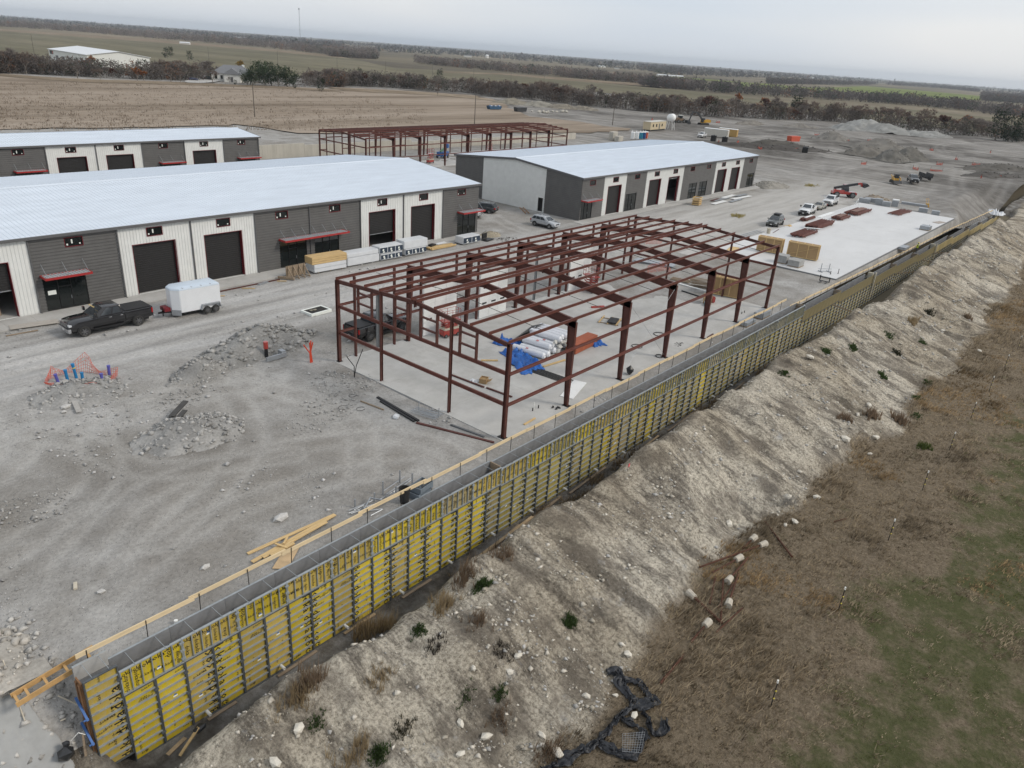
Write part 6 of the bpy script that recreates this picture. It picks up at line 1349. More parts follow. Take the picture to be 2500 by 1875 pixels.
strip('metal_sheet', 'pale metal sheet lying at the far edge of the fresh slab', 'metal sheet', (126.6, .1), (129.3, -.6), 1.2, .05, M('rusty_pale_sheet', (.35, .3, .26), .6, 0, .15), .2)
t = MB(); t.tube((86, 16.6, .08), (86, 16.6, 1.0), .3, n=12); one('cardboard_tube', 'pale concrete form tube standing by the steel bundles', 'tube', t, M('pale_tube', (.42, .38, .3), .8, 0, .1)); strip('angle_length', 'dark angle beside the pale form tube', 'steel bar', (87, 16.2), (91, 16.8), .14, .08, m_ox, .14)
for k in range(3): strip('pipe_length', 'grey pipe lengths laid beside the apron strip', 'pipe', (75.5, 17.9+.5*k), (87, 17.8+.5*k), .1, .1, m_steelg, .14, 'pipes on the apron')
cloth('plywood_scraps', 'small litter pile on the apron by the dark SUV', 'litter', 95.6, 16.9, .7, .5, m_lum, 9, .2, 0, .1)
for k, (x, y, lab) in enumerate(((132.5, 16.6, 'white sawhorse frame at the far left slab corner'),)):
    th = thing('sawhorse', lab, 'sawhorse', (x, y, .17), .3)
    for sx in (-.6, .6):
        for sy in (-.35, .35): t = MB(); t.bar((sx, sy, 0), (sx, sy*.2, 1.1), .08, .08); t.build('leg', m_panel, th)
    t = MB(); t.bar((-.8, 0, 1.15), (.8, 0, 1.15), .1, .14); t.build('beam', m_panel, th)
th = thing('compactor', 'yellow plate compactor standing beyond the far slab end', 'compactor', (147.5, 6.4, 0), .5); t = MB(); t.bx(-.5, .5, -.35, .35, 0, .25); t.bx(-.3, .3, -.25, .25, .25, .8); t.build('body', m_yel, th, bev=.04); t = MB(); t.tube((.3, -.25, .5), (.9, -.25, 1.6), .04); t.tube((.3, .25, .5), (.9, .25, 1.6), .04); t.tube((.9, -.25, 1.6), (.9, .25, 1.6), .04); t.build('handle', m_yel, th)
# right end of the frame: boards, spool, netting, grey sheets
th = thing('board_pile', 'loose pile of wooden slats behind the tall crate', 'lumber', (47.4, 8.9, 0), R(-70))
for k in range(14): t = MB(); t.box((rnd.uniform(-.3, .3), rnd.uniform(-.5, .5), .08+k*.07), (3.0, .12, .05), R(rnd.uniform(-7, 7))); t.build('slat', m_lumd, th)
th = thing('cable_spool', 'tan spool and red gear beside the fifth near-side column', 'spool', (41.6, 5.3, Z0), R(30)); t = MB(); t.lathe([(0, -.45), (.6, -.45), (.6, -.38), (.35, -.36), (.35, .36), (.6, .38), (.6, .45), (0, .45)], (0, 0, .6), 'y', 18); t.build('spool', M('tan_spool', (.42, .31, .18), .8, 0, .15), th); t = MB(); t.box((.7, -.7, .35), (.5, .4, .7), .3); t.build('red_gear', m_redm, th, bev=.08); t = MB(); t.box((-.9, .2, .12), (.7, .3, .2)); t.build('teal_case', M('teal', (.05, .2, .2), .5, 0, .1), th)
netting([(47.2, 16.6, .9), (48.8, 16.2, 1.2), (50.4, 15.7, 1.1), (50, 14.8, .5)], 1.0, 'safety_netting', 'orange mesh heap behind the far end of the frame', .13); netting([(61.2, 25.3, .8), (63.9, 24, .9)], .9, 'safety_netting', 'orange mesh strip on the dirt beyond the frame, left', .14); netting([(62.7, 15.3, .9), (63.5, 13.4, .8)], .9, 'safety_netting', 'orange mesh strip before the fresh slab corner', .14)
th = thing('sheet_pile', 'grey metal sheets stacked beyond the far end of the frame', 'metal sheets', (52, 18.4, 0), R(-75))
for k in range(4): t = MB(); t.box((rnd.uniform(-.2, .2), rnd.uniform(-.15, .15), .06+k*.08), (5.2, 1.7, .05), R(rnd.uniform(-3, 3))); t.build('sheet', m_steelg, th)
strip('trim_length', 'white trim lying across the far end of the slab', 'trim', (46.1, 11.3), (45.9, 7.5), .3, .1, m_panel, .1); strip('steel_member', 'black steel channel at the far end of the slab', 'steel bar', (43.6, 9.6), (43.2, 7.0), .16, .12, m_blk, .1)
th = thing('board_pile', 'brown boards lying by the far gable column', 'lumber', (47.7, 12.0, 0), R(-80))
for k in range(6): t = MB(); t.box((0, -.5+k*.2, .1+.05*(k % 2)), (2.4, .18, .06)); t.build('board', m_lumd, th)
strip('plywood_sheet', 'tan plywood sheet beyond the far end of the frame', 'plywood', (66.5, 14.5), (71, 15.5), 1.3, .06, m_lum, .22)
# debris before the right building
th = thing('timber_crate', 'open timber crate before the right building entrance row', 'crate', (99.5, 36.8, 0), .2)
for z in (.2, .6, 1.0, 1.4):
    for y in (-.7, .7): t = MB(); t.bx(-1, 1, y-.03, y+.03, z-.09, z+.09); t.build('slat', m_lum, th)
    for x in (-1, 1): t = MB(); t.bx(x-.03, x+.03, -.67, .67, z-.09, z+.09); t.build('slat', m_lum, th)
t = MB(); t.bx(-.9, .9, -.6, .6, .05, 1.1); t.build('contents', m_kraft, th)
th = thing('panel_pile', 'scattered white and grey wall panels lying before the right building', 'metal sheets', (110, 36.2, 0))
for x, y, l, w, rz, mt in ((-4, -1, 6, 1.0, .05, m_panel), (0, .5, 7, .9, .0, m_steelg), (5, 1.2, 6, 1.0, .06, m_panel), (6.5, -1.0, 8, .9, -.04, m_panel), (2, -1.8, 6, .8, .05, m_steelg), (-2, .9, 4, .6, .1, m_ox), (9, .2, 5, .9, .0, m_steelg)): t = MB(); t.box((x, y, .1+rnd.uniform(0, .1)), (l, w, .05), rz); t.build('sheet', mt, th)
mound('litter_heap', 'tangled wire and scrap heap beside the corner entrance', 45.9, 39.2, 1.8, 1.0, .3, 0, 31, 160, .06, .4, (.2, .19, .18), .3, 'scrap heap'); mound('rubble_heap', 'pale soil heap at the left building corner', 45.6, 42.4, 2.4, 1.4, .5, 0, 32, 200, .06, .3, (.42, .37, .28), .3)
mound('rubble_heap', 'grey rubble against the far corner of the right building', 140, 38.5, 5, 4, 1.3, 0, 33, 500, .1, .8, (.38, .36, .32), .4)
th = thing('timber_skid', 'low timber skid leaning on the white gable wall', 'skid', (63.6, 50.6, 0), R(62)); 
for y in (-.3, .3): t = MB(); t.bar((-1.4, y, .1), (1.4, y, .5), .09, .14); t.build('runner', M('orange_board', (.33, .18, .09), .8, 0, .2), th)
for x in (-.9, 0, .9): t = MB(); t.bar((x, -.32, .18+.14*(x+1.4)), (x, .32, .18+.14*(x+1.4)), .1, .05); t.build('slat', m_lumd, th)
# ------------------------------------------------------------------ beside the wall, on the berm and in the meadow
def GL(px, py):
    z = -4.5
    for k in range(25):
        x, y, _ = G(px, py, z); z = .5*z+.5*float(h_low(x, y))
    return x, y, float(h_low(x, y))
nA = lambda x, y: (500+x*700/2212, 1100+y*700/2212); nB = lambda x, y: (x*700/2212, 1500+y*700/2212); nC = lambda x, y: (1500+x*700/1602, 1150+y*700/1602); nD = lambda x, y: (1300+x*450/2212, 1550+y*450/2212); nE = lambda x, y: (650+x*750/2164, 1300+y*750/2164); nF = lambda x, y: (1700+x*800/2212, 600+y*800/2212)
def gp2(f, x, y): q = G(*f(x, y)); return q[0], q[1]
lb = thing('board_pile', 'long pale boards and a plywood offcut lying behind the rail', 'lumber')
for a, b, w, dz in (((330, 800), (1000, 500), .2, .05), ((365, 870), (1005, 505), .22, .10), ((450, 840), (940, 565), .2, .14), ((510, 830), (690, 735), .18, .2), ((610, 745), (640, 690), .1, .22), ((545, 745), (640, 780), .12, .24), ((560, 800), (700, 700), .12, .18)):
    p, q = gp2(nA, *a), gp2(nA, *b); t = MB(); t.bar((*p, gz(*p)+dz), (*q, gz(*q)+dz), w, .05); t.build('board', m_lum, lb)
p = [gp2(nA, *q) for q in ((520, 918), (640, 922), (735, 745), (640, 725))]; t = MB(); t.prism(p, gz(*p[0])+.05, gz(*p[0])+.075, 'xy'); t.build('plywood', M('pale_ply', (.50, .36, .21), .8, 0, .1, 2), lb)
sh = thing('scaffold_heap', 'heap of galvanised scaffold frames and tubes behind the rail', 'scaffolding')
pts = [((1110, 490), (1370, 400)), ((1130, 500), (1365, 420)), ((1150, 480), (1300, 400)), ((1110, 470), (1250, 430)), ((1400, 350), (1590, 220)), ((1380, 330), (1540, 215)), ((1410, 370), (1600, 240)), ((1350, 390), (1480, 330)), ((1220, 490), (1370, 460)), ((1280, 510), (1370, 470))]
for k, (a, b) in enumerate(pts): p, q = gp2(nA, *a), gp2(nA, *b); t = MB(); t.tube((*p, gz(*p)+.08+.06*(k % 3)), (*q, gz(*q)+.1+.05*(k % 4)), .03, n=5); t.build('tube', m_steelg, sh)
for a, h in (((1160, 440), .6), ((1310, 390), .6), ((1375, 340), .95), ((1505, 245), .9), ((1600, 270), .9), ((1475, 350), .7), ((1225, 480), .5)): p = gp2(nA, *a); t = MB(); t.bar((*p, gz(*p)), (p[0], p[1], gz(*p)+h), .07, .07); t.build('upright', m_steelg, sh)
for a, b in (((1230, 490), (1280, 395)), ((1280, 395), (1370, 420)), ((1230, 490), (1370, 425))): p, q = gp2(nA, *a), gp2(nA, *b); t = MB(); t.bar((*p, gz(*p)+.3), (*q, gz(*q)+.35), .06, .06); t.build('brace', m_steelg, sh)
cx, cy = gp2(nA, 1540, 400); cn = thing('waste_bin', 'black plastic barrel-shaped bin behind the rail', 'bin', (cx, cy, gz(cx, cy))); t = MB(); t.lathe([(0, .05), (.26, .05), (.33, .9), (.36, .92), (.36, 1.0), (.31, 1.0), (.25, .15), (0, .15)], (0, 0, 0), 'z', 18); t.build('drum', m_plast, cn, sm=True)
tb = thing('grey_tub', 'two nested grey crates of fittings beside the black bin', 'crate', (-9.05, -1.25, 0), R(10))
for dz, dx in ((0, -.2), (.32, 0)):
    t = MB(); w, d = .62, .42; [t.bx(*q) for q in ((-w+dx, w+dx, -d, -d+.04, dz, dz+.42), (-w+dx, w+dx, d-.04, d, dz, dz+.42), (-w+dx, -w+.04+dx, -d+.04, d-.04, dz, dz+.42), (w-.04+dx, w+dx, -d+.04, d-.04, dz, dz+.42), (-w+.04+dx, w-.04+dx, -d+.04, d-.04, dz+.02, dz+.1))]; t.build('crate', M('grey_plastic', (.16, .19, .22), .5, 0, .1), tb)
mound('clamp_pile', 'small dark clamps lying in the grey crate', -9.05, -1.25, .4, .26, .15, 0, 41, 60, .05, .12, (.1, .1, .1), .2, 'clamps', .45)
lf = thing('ladder_form', 'pale timber box form on the ground at the near wall end', 'formwork', (-29.3, -.95, -.15), R(-2))
for y in (-.32, .32): t = MB(); t.bar((-1.7, y-.1, .05), (1.5, y, .45), .05, .24); t.build('side_board', M('fresh_board', (.50, .31, .13), .8, 0, .15, 3), lf)
for x in (-1.6, -1.2, -.5, .3, 1.2): t = MB(); t.bar((x, -.38, .05+.125*(x+1.7)), (x, .28, .05+.125*(x+1.7)), .1, .06); t.build('spreader', MATS['fresh_board'], lf)
x, y = -30.05, -2.5; bk = thing('black_sack', 'bulging black sack tied with rope beside the form end', 'sack', (x, y, float(left_slope(y))+.1)); o = link('sack', rock_mesh('sack', 83, m_bag, 1.), bk, (0, 0, .4)); o.scale = (.5, .45, .5); o2 = link('sack_neck', rock_mesh('sack_neck', 84, m_bag, 1.), bk, (.1, .05, .82)); o2.scale = (.2, .18, .25); t = MB(); t.path([(.3, .2, .7), (.6, .1, 1.0), (.8, .0, .8)], .02, 4); t.build('rope', m_pvc, bk)
t = MB(); t.bar((x+.6, y-.2, float(left_slope(y))+.0), (x+.75, y+.1, float(left_slope(y))+.9), .08, .12); one('stake_board', 'short brown stake leaning beside the black sack', 'stake', t, m_lumd)
for a, b, lab in (((55, 470), (205, 870), 'long pale stick lying on the slope left of the forms'), ((430, 565), (600, 700), 'thin grey rod from the box form to the form end'), ((425, 660), (500, 780), 'short pale batten above the black sack')):
    p, q = G(*nB(*a), -.6), G(*nB(*b), -1.6); t = MB(); t.tube((p[0], p[1], float(left_slope(p[1]))+.25), (q[0], q[1], float(left_slope(q[1]))+.3), .03, n=5); one('stick', lab, 'stick', t, M('pale_stick', (.5, .45, .36), .8, 0, .1))
cloth('geotextile', 'grey ground sheet draped over the slope beside the form end', 'ground sheet', -31.2, -2.1, 1.1, 2.0, M('grey_fabric', (.33, .335, .33), .9, 0, .08, 2), 12, .10, R(15), 0, lambda x, y: h_site(x, np.maximum(y, -2.3))*(y > -2.3)+h_low(x, np.minimum(y, -2.3))*(y <= -2.3)+.06)
p = GL(*nB(1545, 955)); q = GL(*nB(1390, 1110)); t = MB(); t.bar((p[0], p[1], p[2]+.7), (q[0], q[1], q[2]+.15), .14, .05); one('plank', 'yellow board wrapped in black cloth propped on the trench rock', 'plank', t, m_lum)
o = link('cloth_wrap', rock_mesh('cloth_wrap', 81, m_bag, .6), None, (p[0], p[1], p[2]+.6), label='black cloth wrapped round the propped yellow board', cat='cloth'); o.scale = (.4, .25, .25)
w = gp2(nB, 1358, 75); t = MB(); t.tube((*w, gz(*w)), (w[0]+.02, w[1], gz(*w)+.22), .09, n=10); one('pipe_end', 'white pipe end on the gravel behind the rail', 'pipe', t, m_pvc)
w = gp2(lambda a, b: (150+a*550/1921, 1400+b*550/1921), 120, 110); t = MB(); t.box((*w, gz(*w)+.06), (.5, .16, .1), 1.2); one('wood_block', 'pale wood block lying alone in the yard', 'block', t, M('pale_stick', (.5, .45, .36)))

# --- survey flag, rusty posts with concrete feet
p = GL(1100+1365*700/2212, 800+1110*700/2212); fl = thing('survey_flag', 'small red marker flag in the dark trench soil', 'flag', p); t = MB(); t.tube((0, 0, 0), (0, 0, .6), .012, n=4); t.build('wire', m_rod, fl); t = MB(); t.bx(0, .18, -.006, .006, .35, .6); t.build('flag', M('flag_red', (.7, .1, .12), .6, 0, .1), fl)
m_rust = M('rusty_pipe', (.085, .038, .025), .75, .1, .3, 3, .2); m_foot = M('footing_concrete', (.46, .42, .35), .95, 0, .15, 5, .1, bmp=.4, bs=10)
posts = [((475, 545), (815, 425), .06, (835, 388), 'rusty post with a pale concrete foot, farthest of the pulled posts'), ((545, 575), (680, 505), .05, (700, 492), 'rusty post with a round concrete foot, second from the top'), ((715, 440), (765, 395), .06, (772, 385), 'short rusty post with a grey concrete foot at the top of the heap'), ((745, 490), (645, 610), .06, (630, 632), 'rusty post whose concrete foot points toward the berm'), ((690, 580), (640, 740), .06, (635, 762), 'rusty post with the lowest white concrete foot'), ((530, 750), (562, 600), .05, None, 'thin rusty rod left of the concrete feet'), ((592, 840), (607, 590), .055, None, 'upright-lying rusty post in the middle of the heap'), ((575, 775), (660, 640), .04, None, 'thin rusty rod crossing under the middle post'), ((600, 860), (440, 715), .085, (560, 845), 'thick rusty pipe with a broken concrete foot at its end'), ((565, 910), (715, 775), .045, None, 'bent rusty rod right of the thick pipe'), ((425, 965), (505, 875), .06, (502, 866), 'rusty twin post with a white concrete foot below the heap'), ((255, 1195), (385, 1040), .07, None, 'rusty pipe pair lying in the grass by the black fabric'), ((840, 290), (990, 490), .06, None, 'long rusty rod lying apart in the tan grass'), ((1225, 290), (1295, 275), .03, None, 'thin bar lying in the grass beyond the posts')]
for a, b, r_, ft, lab in posts:
    p, q = GL(*nC(*a)), GL(*nC(*b)); th = thing('fence_post_pulled', lab, 'post'); t = MB(); t.tube((p[0], p[1], p[2]+.12), (q[0], q[1], q[2]+.16), r_, n=7); t.build('pipe', m_rust, th)
    if ft:
        f_ = GL(*nC(*ft)); d = (Vector(q)-Vector(p)).normalized(); t = MB(); c = Vector(q)+Vector((0, 0, .16)); t.tube(c-d*.1, c+d*.5, .20, .24, 9); t.build('concrete_foot', m_foot, th)
# --- black silt fence fabric and wire mesh
def ribbon(name, lab, px, w, seed, dz=.06):
    P = [np.array(GL(*nD(*p))) for p in px]; out = []
    for a, b in zip(P[:-1], P[1:]):
        n = max(2, int(np.linalg.norm(b-a)/.09))
        out += [a+(b-a)*k/n for k in range(n)]
    out.append(P[-1]); out = np.array(out); n = len(out); m_ = 11; d = np.gradient(out, axis=0); nn = np.stack([-d[:, 1], d[:, 0]], -1); nn /= np.linalg.norm(nn, axis=1)[:, None]+1e-9
    s = np.arange(n)*.09; us = np.linspace(-1, 1, m_); wv = w*(.35+1.9*vnoise(s, s*0, .45, seed)**1.5); V = []
    for j, u in enumerate(us):
        jx = .16*fbm(s, s*0+u*4, .35, seed+9, 3); x = out[:, 0]+nn[:, 0]*(u*wv+jx); y = out[:, 1]+nn[:, 1]*(u*wv+jx); z = h_low(x, y)+dz+.42*np.abs(fbm(s*1.3, s*0+u*3.5, .5, seed, 4))
        V.append(np.stack([x, y, z], -1))
    V = np.stack(V, 1).reshape(-1, 3); i = np.arange(n-1)[:, None]*m_+np.arange(m_-1)[None]; F = np.stack([i, i+m_, i+m_+1, i+1], -1).reshape(-1, 4)
    o = link(name, npmesh(name, V, F, m_silt), None, label=lab, cat='silt fence'); md = o.modifiers.new('thickness', 'SOLIDIFY'); md.thickness = .012
    return o
m_silt = M('silt_fabric', (.022, .024, .029), .42, 0, .5, 5, .45, bmp=.5, bs=14, stretch=(1, 4, 1))
ribbon('silt_fabric', 'upper loop of black silt fabric looping over the dry grass', [(900, 480), (1000, 440), (1060, 520), (1040, 600), (1090, 680), (1180, 780), (1210, 840)], .17, 1)
ribbon('silt_fabric', 'right loop of black silt fabric bending back under itself', [(1080, 560), (1200, 575), (1290, 600), (1340, 690), (1420, 770), (1500, 830), (1380, 860), (1230, 860), (1120, 930), (1050, 990)], .19, 2)
ribbon('silt_fabric', 'long black silt fabric running to the bottom edge', [(1050, 990), (980, 1080), (880, 1200), (780, 1300), (660, 1390), (520, 1440), (400, 1520), (260, 1590), (120, 1660)], .27, 3)
ribbon('silt_fabric', 'lower black silt fabric curling round the wire mesh', [(1060, 1040), (1200, 1090), (1320, 1180), (1310, 1300), (1280, 1420), (1180, 1480), (1020, 1450), (900, 1370), (800, 1320)], .19, 4)
ribbon('silt_fabric', 'short black silt fabric hook at the right of the mesh', [(1300, 960), (1390, 1010), (1400, 1130), (1440, 1210), (1520, 1210), (1590, 1140), (1570, 1040)], .13, 5)
wm = thing('wire_mesh', 'square of wire fence mesh lying over the black fabric', 'wire mesh'); q = [GL(*nD(*p)) for p in ((1070, 1250), (1340, 1220), (1290, 1470), (1070, 1460))]
for k in range(9):
    f = k/8
    for A, B in (((q[0], q[1]), (q[3], q[2])), ((q[0], q[3]), (q[1], q[2]))):
        a = Vector(A[0]).lerp(Vector(A[1]), f); b = Vector(B[0]).lerp(Vector(B[1]), f); t = MB(); t.tube((a.x, a.y, a.z+.35), (b.x, b.y, b.z+.30), .006, n=4); t.build('wire', m_steelg, wm)
# --- meadow fence
fn = thing('wire_fence', 'wire fence on slim dark posts with white caps across the meadow', 'fence'); XP = [-24.5, -14.8, -5, 4.9, 15.1, 24.4, 33.7, 42.8, 52, 61.3, 70.5, 80, 89.5, 99, 108.5, 118]
m_capw = M('white_cap', (.75, .75, .7), .5, 0, .05)
yf = lambda x: -22.75+.15*math.sin(x*.7)
for x in XP:
    z = float(h_low(x, yf(x))); t = MB(); t.tube((x, yf(x), z-.2), (x+rnd.uniform(-.05, .05), yf(x), z+1.65), .03, n=5); p = t.build('post', m_rod, fn)
    t = MB(); t.tube((x, yf(x), z+1.62), (x, yf(x), z+1.8), .05, n=6); t.build('cap', m_capw, p)
    for h in (.6, 1.1): t = MB(); t.box((x, yf(x)-.04, z+h), (.07, .07, .05)); t.build('insulator', M('yellow_clip', (.6, .5, .08), .5, 0, .05), p)
for h in (.6, 1.1, 1.6):
    t = MB()
    for a, b in zip(XP[:-1], XP[1:]): t.tube((a, yf(a), float(h_low(a, yf(a)))+h), (b, yf(b), float(h_low(b, yf(b)))+h), .0035, n=3, caps=False)
    t.build('wire', M('fence_wire', (.14, .12, .10), .5, .3, .1), fn)
# --- hi-vis worker standing at the wall far along
def person(loc, rz, label):
    me = bpy.data.meshes.new('body'); J = [(0, 0, .95, .14), (0, 0, 1.2, .15), (0, .0, 1.42, .17), (0, .02, 1.55, .07), (0, .03, 1.66, .1), (0, .03, 1.76, .085), (-.1, 0, .9, .095), (-.11, .03, .5, .07), (-.11, -.02, .1, .055), (-.11, .1, .04, .05), (.1, 0, .9, .095), (.12, .05, .5, .07), (.12, 0, .1, .055), (.12, .12, .04, .05), (-.22, 0, 1.42, .065), (-.28, .1, 1.16, .05), (-.2, .32, 1.1, .042), (-.16, .4, 1.1, .04), (.22, 0, 1.42, .065), (.28, .1, 1.16, .05), (.2, .3, 1.05, .042), (.16, .38, 1.05, .04)]
    E_ = [(0, 1), (1, 2), (2, 3), (3, 4), (4, 5), (0, 6), (6, 7), (7, 8), (8, 9), (0, 10), (10, 11), (11, 12), (12, 13), (2, 14), (14, 15), (15, 16), (16, 17), (2, 18), (18, 19), (19, 20), (20, 21)]
    me.from_pydata([j[:3] for j in J], E_, []); root = thing('person', label, 'person', loc, rz); o = link('body', me, root)
    md = o.modifiers.new('skin', 'SKIN'); 
    for k, j in enumerate(J): sv = me.skin_vertices[0].data[k]; sv.radius = (j[3], j[3]); sv.use_root = (k == 0)
    s = o.modifiers.new('sub', 'SUBSURF'); s.levels = 1; s.render_levels = 1; me.materials.append(M('work_trousers', (.05, .055, .07), .9, 0, .2))
    t = MB(); t.loft([[(.2*math.cos(a), .17*math.sin(a), z) for a in np.linspace(0, 6.28, 12, endpoint=False)] for z in (.95, 1.2, 1.46)]+[[(.12*math.cos(a), .1*math.sin(a), 1.52) for a in np.linspace(0, 6.28, 12, endpoint=False)]]); t.build('safety_vest', M('hi_vis', (.50, .62, .03), .6, 0, .1), root, sm=True)
    t = MB(); t.lathe([(.14, 1.74), (.12, 1.74), (.11, 1.82), (.06, 1.88), (0, 1.89)], (0, .03, 0), 'z', 12); t.build('hard_hat', M('hat_yellow', (.6, .5, .06), .4, 0, .05), root, sm=True)
person((105.4, -2.1, gz(105.4, -2.1)), R(190), 'worker in a yellow hi-vis vest leaning at the wall far along')
# ------------------------------------------------------------------ far side of the site
m_office = M('beige_trailer', (.50, .42, .28), .6, 0, .06); m_cont = M('off_white_steel', (.52, .50, .45), .55, 0, .06, 1, dirt=.2)
for k, (x, y, mt, lab) in enumerate(((195.9, 111.5, m_panel, 'white portable toilet, leftmost of the row'), (197.7, 110.9, m_panel, 'white portable toilet beside the blue ones'), (199.8, 110.6, M('teal_plastic', (.03, .22, .34), .5, 0, .08), 'light blue portable toilet'), (201.4, 110.4, M('navy_plastic', (.03, .10, .26), .5, 0, .08), 'dark blue portable toilet'), (203.2, 110.6, M('coral_plastic', (.62, .12, .06), .5, 0, .08), 'orange portable toilet at the end of the row'))):
    th = thing('portable_toilet', lab, 'toilet', (x, y, 0), R(20), 'portable toilets'); t = MB(); t.bx(-.58, .58, -.58, .58, .05, 2.1); t.build('cabin', mt, th, bev=.05); t = MB(); t.prism([(-.62, 2.1), (.62, 2.1), (.4, 2.35), (-.4, 2.35)], -.6, .6); t.build('roof', m_panel, th); t = MB(); t.bx(-.4, .4, -.6, -.58, .15, 1.95); t.build('door', mt, th); t = MB(); t.tube((.4, .4, 2.1), (.4, .4, 2.8), .06, n=6); t.build('vent_pipe', m_panel, th)
th = thing('site_office', 'beige office trailer far behind the steel frame', 'trailer office', (235.8, 126.4, 0), R(5)); t = MB(); t.bx(-7, 7, -1.6, 1.6, .6, 3.4); t.build('body', m_office, th); t = MB(); t.bx(-7.1, 7.1, -1.7, 1.7, 3.4, 3.55); t.build('roof', m_cont, th); t = MB(); t.bx(-6.5, 6.5, -1.3, 1.3, .1, .6); t.build('skirt', m_mach, th)
for x in (-4.6, -1.6, 3.4): t = MB(); t.bx(x-.5, x+.5, -1.63, -1.605, 1.6, 2.6); t.build('window', m_glass, th)
t = MB(); t.bx(.5, 1.4, -1.63, -1.605, .7, 2.7); t.build('door', m_trim, th)
th = thing('water_tower', 'white portable water tower tank beside the beige office trailer', 'water tank', (247.6, 126, 0), R(10)); t = MB(); t.lathe([(0, -1.9), (1.0, -1.8), (1.5, -1.3), (1.5, 1.3), (1.0, 1.8), (0, 1.9)], (0, 0, 4.6), 'x', 16); t.build('tank', m_panel, th, sm=True)
for x in (-1.2, 1.2):
    for y in (-1.2, 1.2): t = MB(); t.bar((x*1.2, y*1.2, 0), (x, y*.7, 3.6), .12, .12); t.build('leg', m_panel, th)
for a, b in (((-1.4, -1.4, .3), (1.3, -1.1, 2.6)), ((1.4, -1.4, .3), (-1.3, -1.1, 2.6))): t = MB(); t.bar(a, b, .07, .07); t.build('brace', m_panel, th)
def container(lab, loc, rz, mt, l=9): 
    th = thing('storage_container', lab, 'container', loc, rz); t = MB(); t.bx(-l/2, l/2, -1.22, 1.22, .15, 2.75)
    for k in range(int(l/.5)): x = -l/2+.25+k*.5; t.bx(x-.1, x+.1, -1.26, -1.22, .3, 2.6)
    t.build('box', mt, th); t = MB(); t.bx(-l/2-.05, l/2+.05, -1.27, 1.27, 2.76, 2.9); t.build('roof_frame', m_panel, th)
    for y in (-.61, .61): t = MB(); t.bx(l/2+.06, l/2+.1, y-.58, y+.58, .25, 2.65); t.build('door', mt, th)
container('off-white storage container far beyond the right building', (243.8, 103.8, 0), R(-78), m_cont, 9); container('tan storage container behind the off-white one', (251.5, 102.6, 0), R(-78), M('tan_steel', (.45, .29, .10), .6, 0, .08), 7)
for k, (x, y, lab) in enumerate(((225.7, 95.9, 'black fuel tank box behind the right building, left'), (225.2, 91.3, 'black fuel tank box behind the right building, right'), (227, 62.9, 'black box standing on the torn dirt'))):
    th = thing('fuel_box', lab, 'box', (x, y, 0), R(15)); t = MB(); t.bx(-.9, .9, -.9, .9, .2, 2.0); t.build('tank', m_blk, th, bev=.08); t = MB(); t.bx(-.8, .8, -.8, .8, 0, .2); t.build('skid', m_mach, th); t = MB(); t.tube((0, 0, 2), (0, 0, 2.2), .2); t.build('filler_cap', m_mach, th)
for k, (x, y, n, lab) in enumerate(((184.7, 112.2, 5, 'stack of grey wall blocks behind the distant frame, taller'), (183.6, 109.2, 3, 'stack of grey wall blocks behind the distant frame, lower'))): blocks(lab, x, y, 0, .2, (5, 2, n), (.8, .8, .5), m_cw)
th = thing('dumpster', 'blue open skip of rubbish out in the brown field', 'skip', (231.5, 207, .2), R(-10)); t = MB(); t.prism([(-3, .2), (3, .2), (3.6, 1.5), (-3.6, 1.5)], -1.2, 1.2); t.build('bin', M('dull_blue_steel', (.03, .08, .15), .6, 0, .2), th)
for k in range(9): o = link('rubbish', rock_mesh('rubbish', 90+k, (m_bag, m_blue, m_wrap)[k % 3]), th, (-3+.75*k, rnd.uniform(-.6, .6), 1.5)); o.scale = (.6, .6, .5)
th = thing('dumpster', 'dark open skip right of the blue one in the brown field', 'skip', (237.5, 196.6, .2), R(-10)); t = MB(); t.prism([(-2.6, .1), (2.6, .1), (3, 1.8), (-3, 1.8)], -1.2, 1.2); t.build('bin', m_mach, th); t = MB(); t.bx(-2.8, 2.8, -1.0, 1.0, 1.8, 1.9); t.build('load', m_bag, th)
th = thing('concrete_rubble', 'pale broken concrete pieces at the brown field edge', 'rubble', (250, 192, .2))
for k in range(12): o = link('chunk', rock_mesh('chunk', 120+k, m_cw), th, (rnd.uniform(-9, 14), rnd.uniform(-3, 3), .4)); o.scale = (rnd.uniform(.6, 1.6), rnd.uniform(.5, 1.2), rnd.uniform(.5, 1.3))
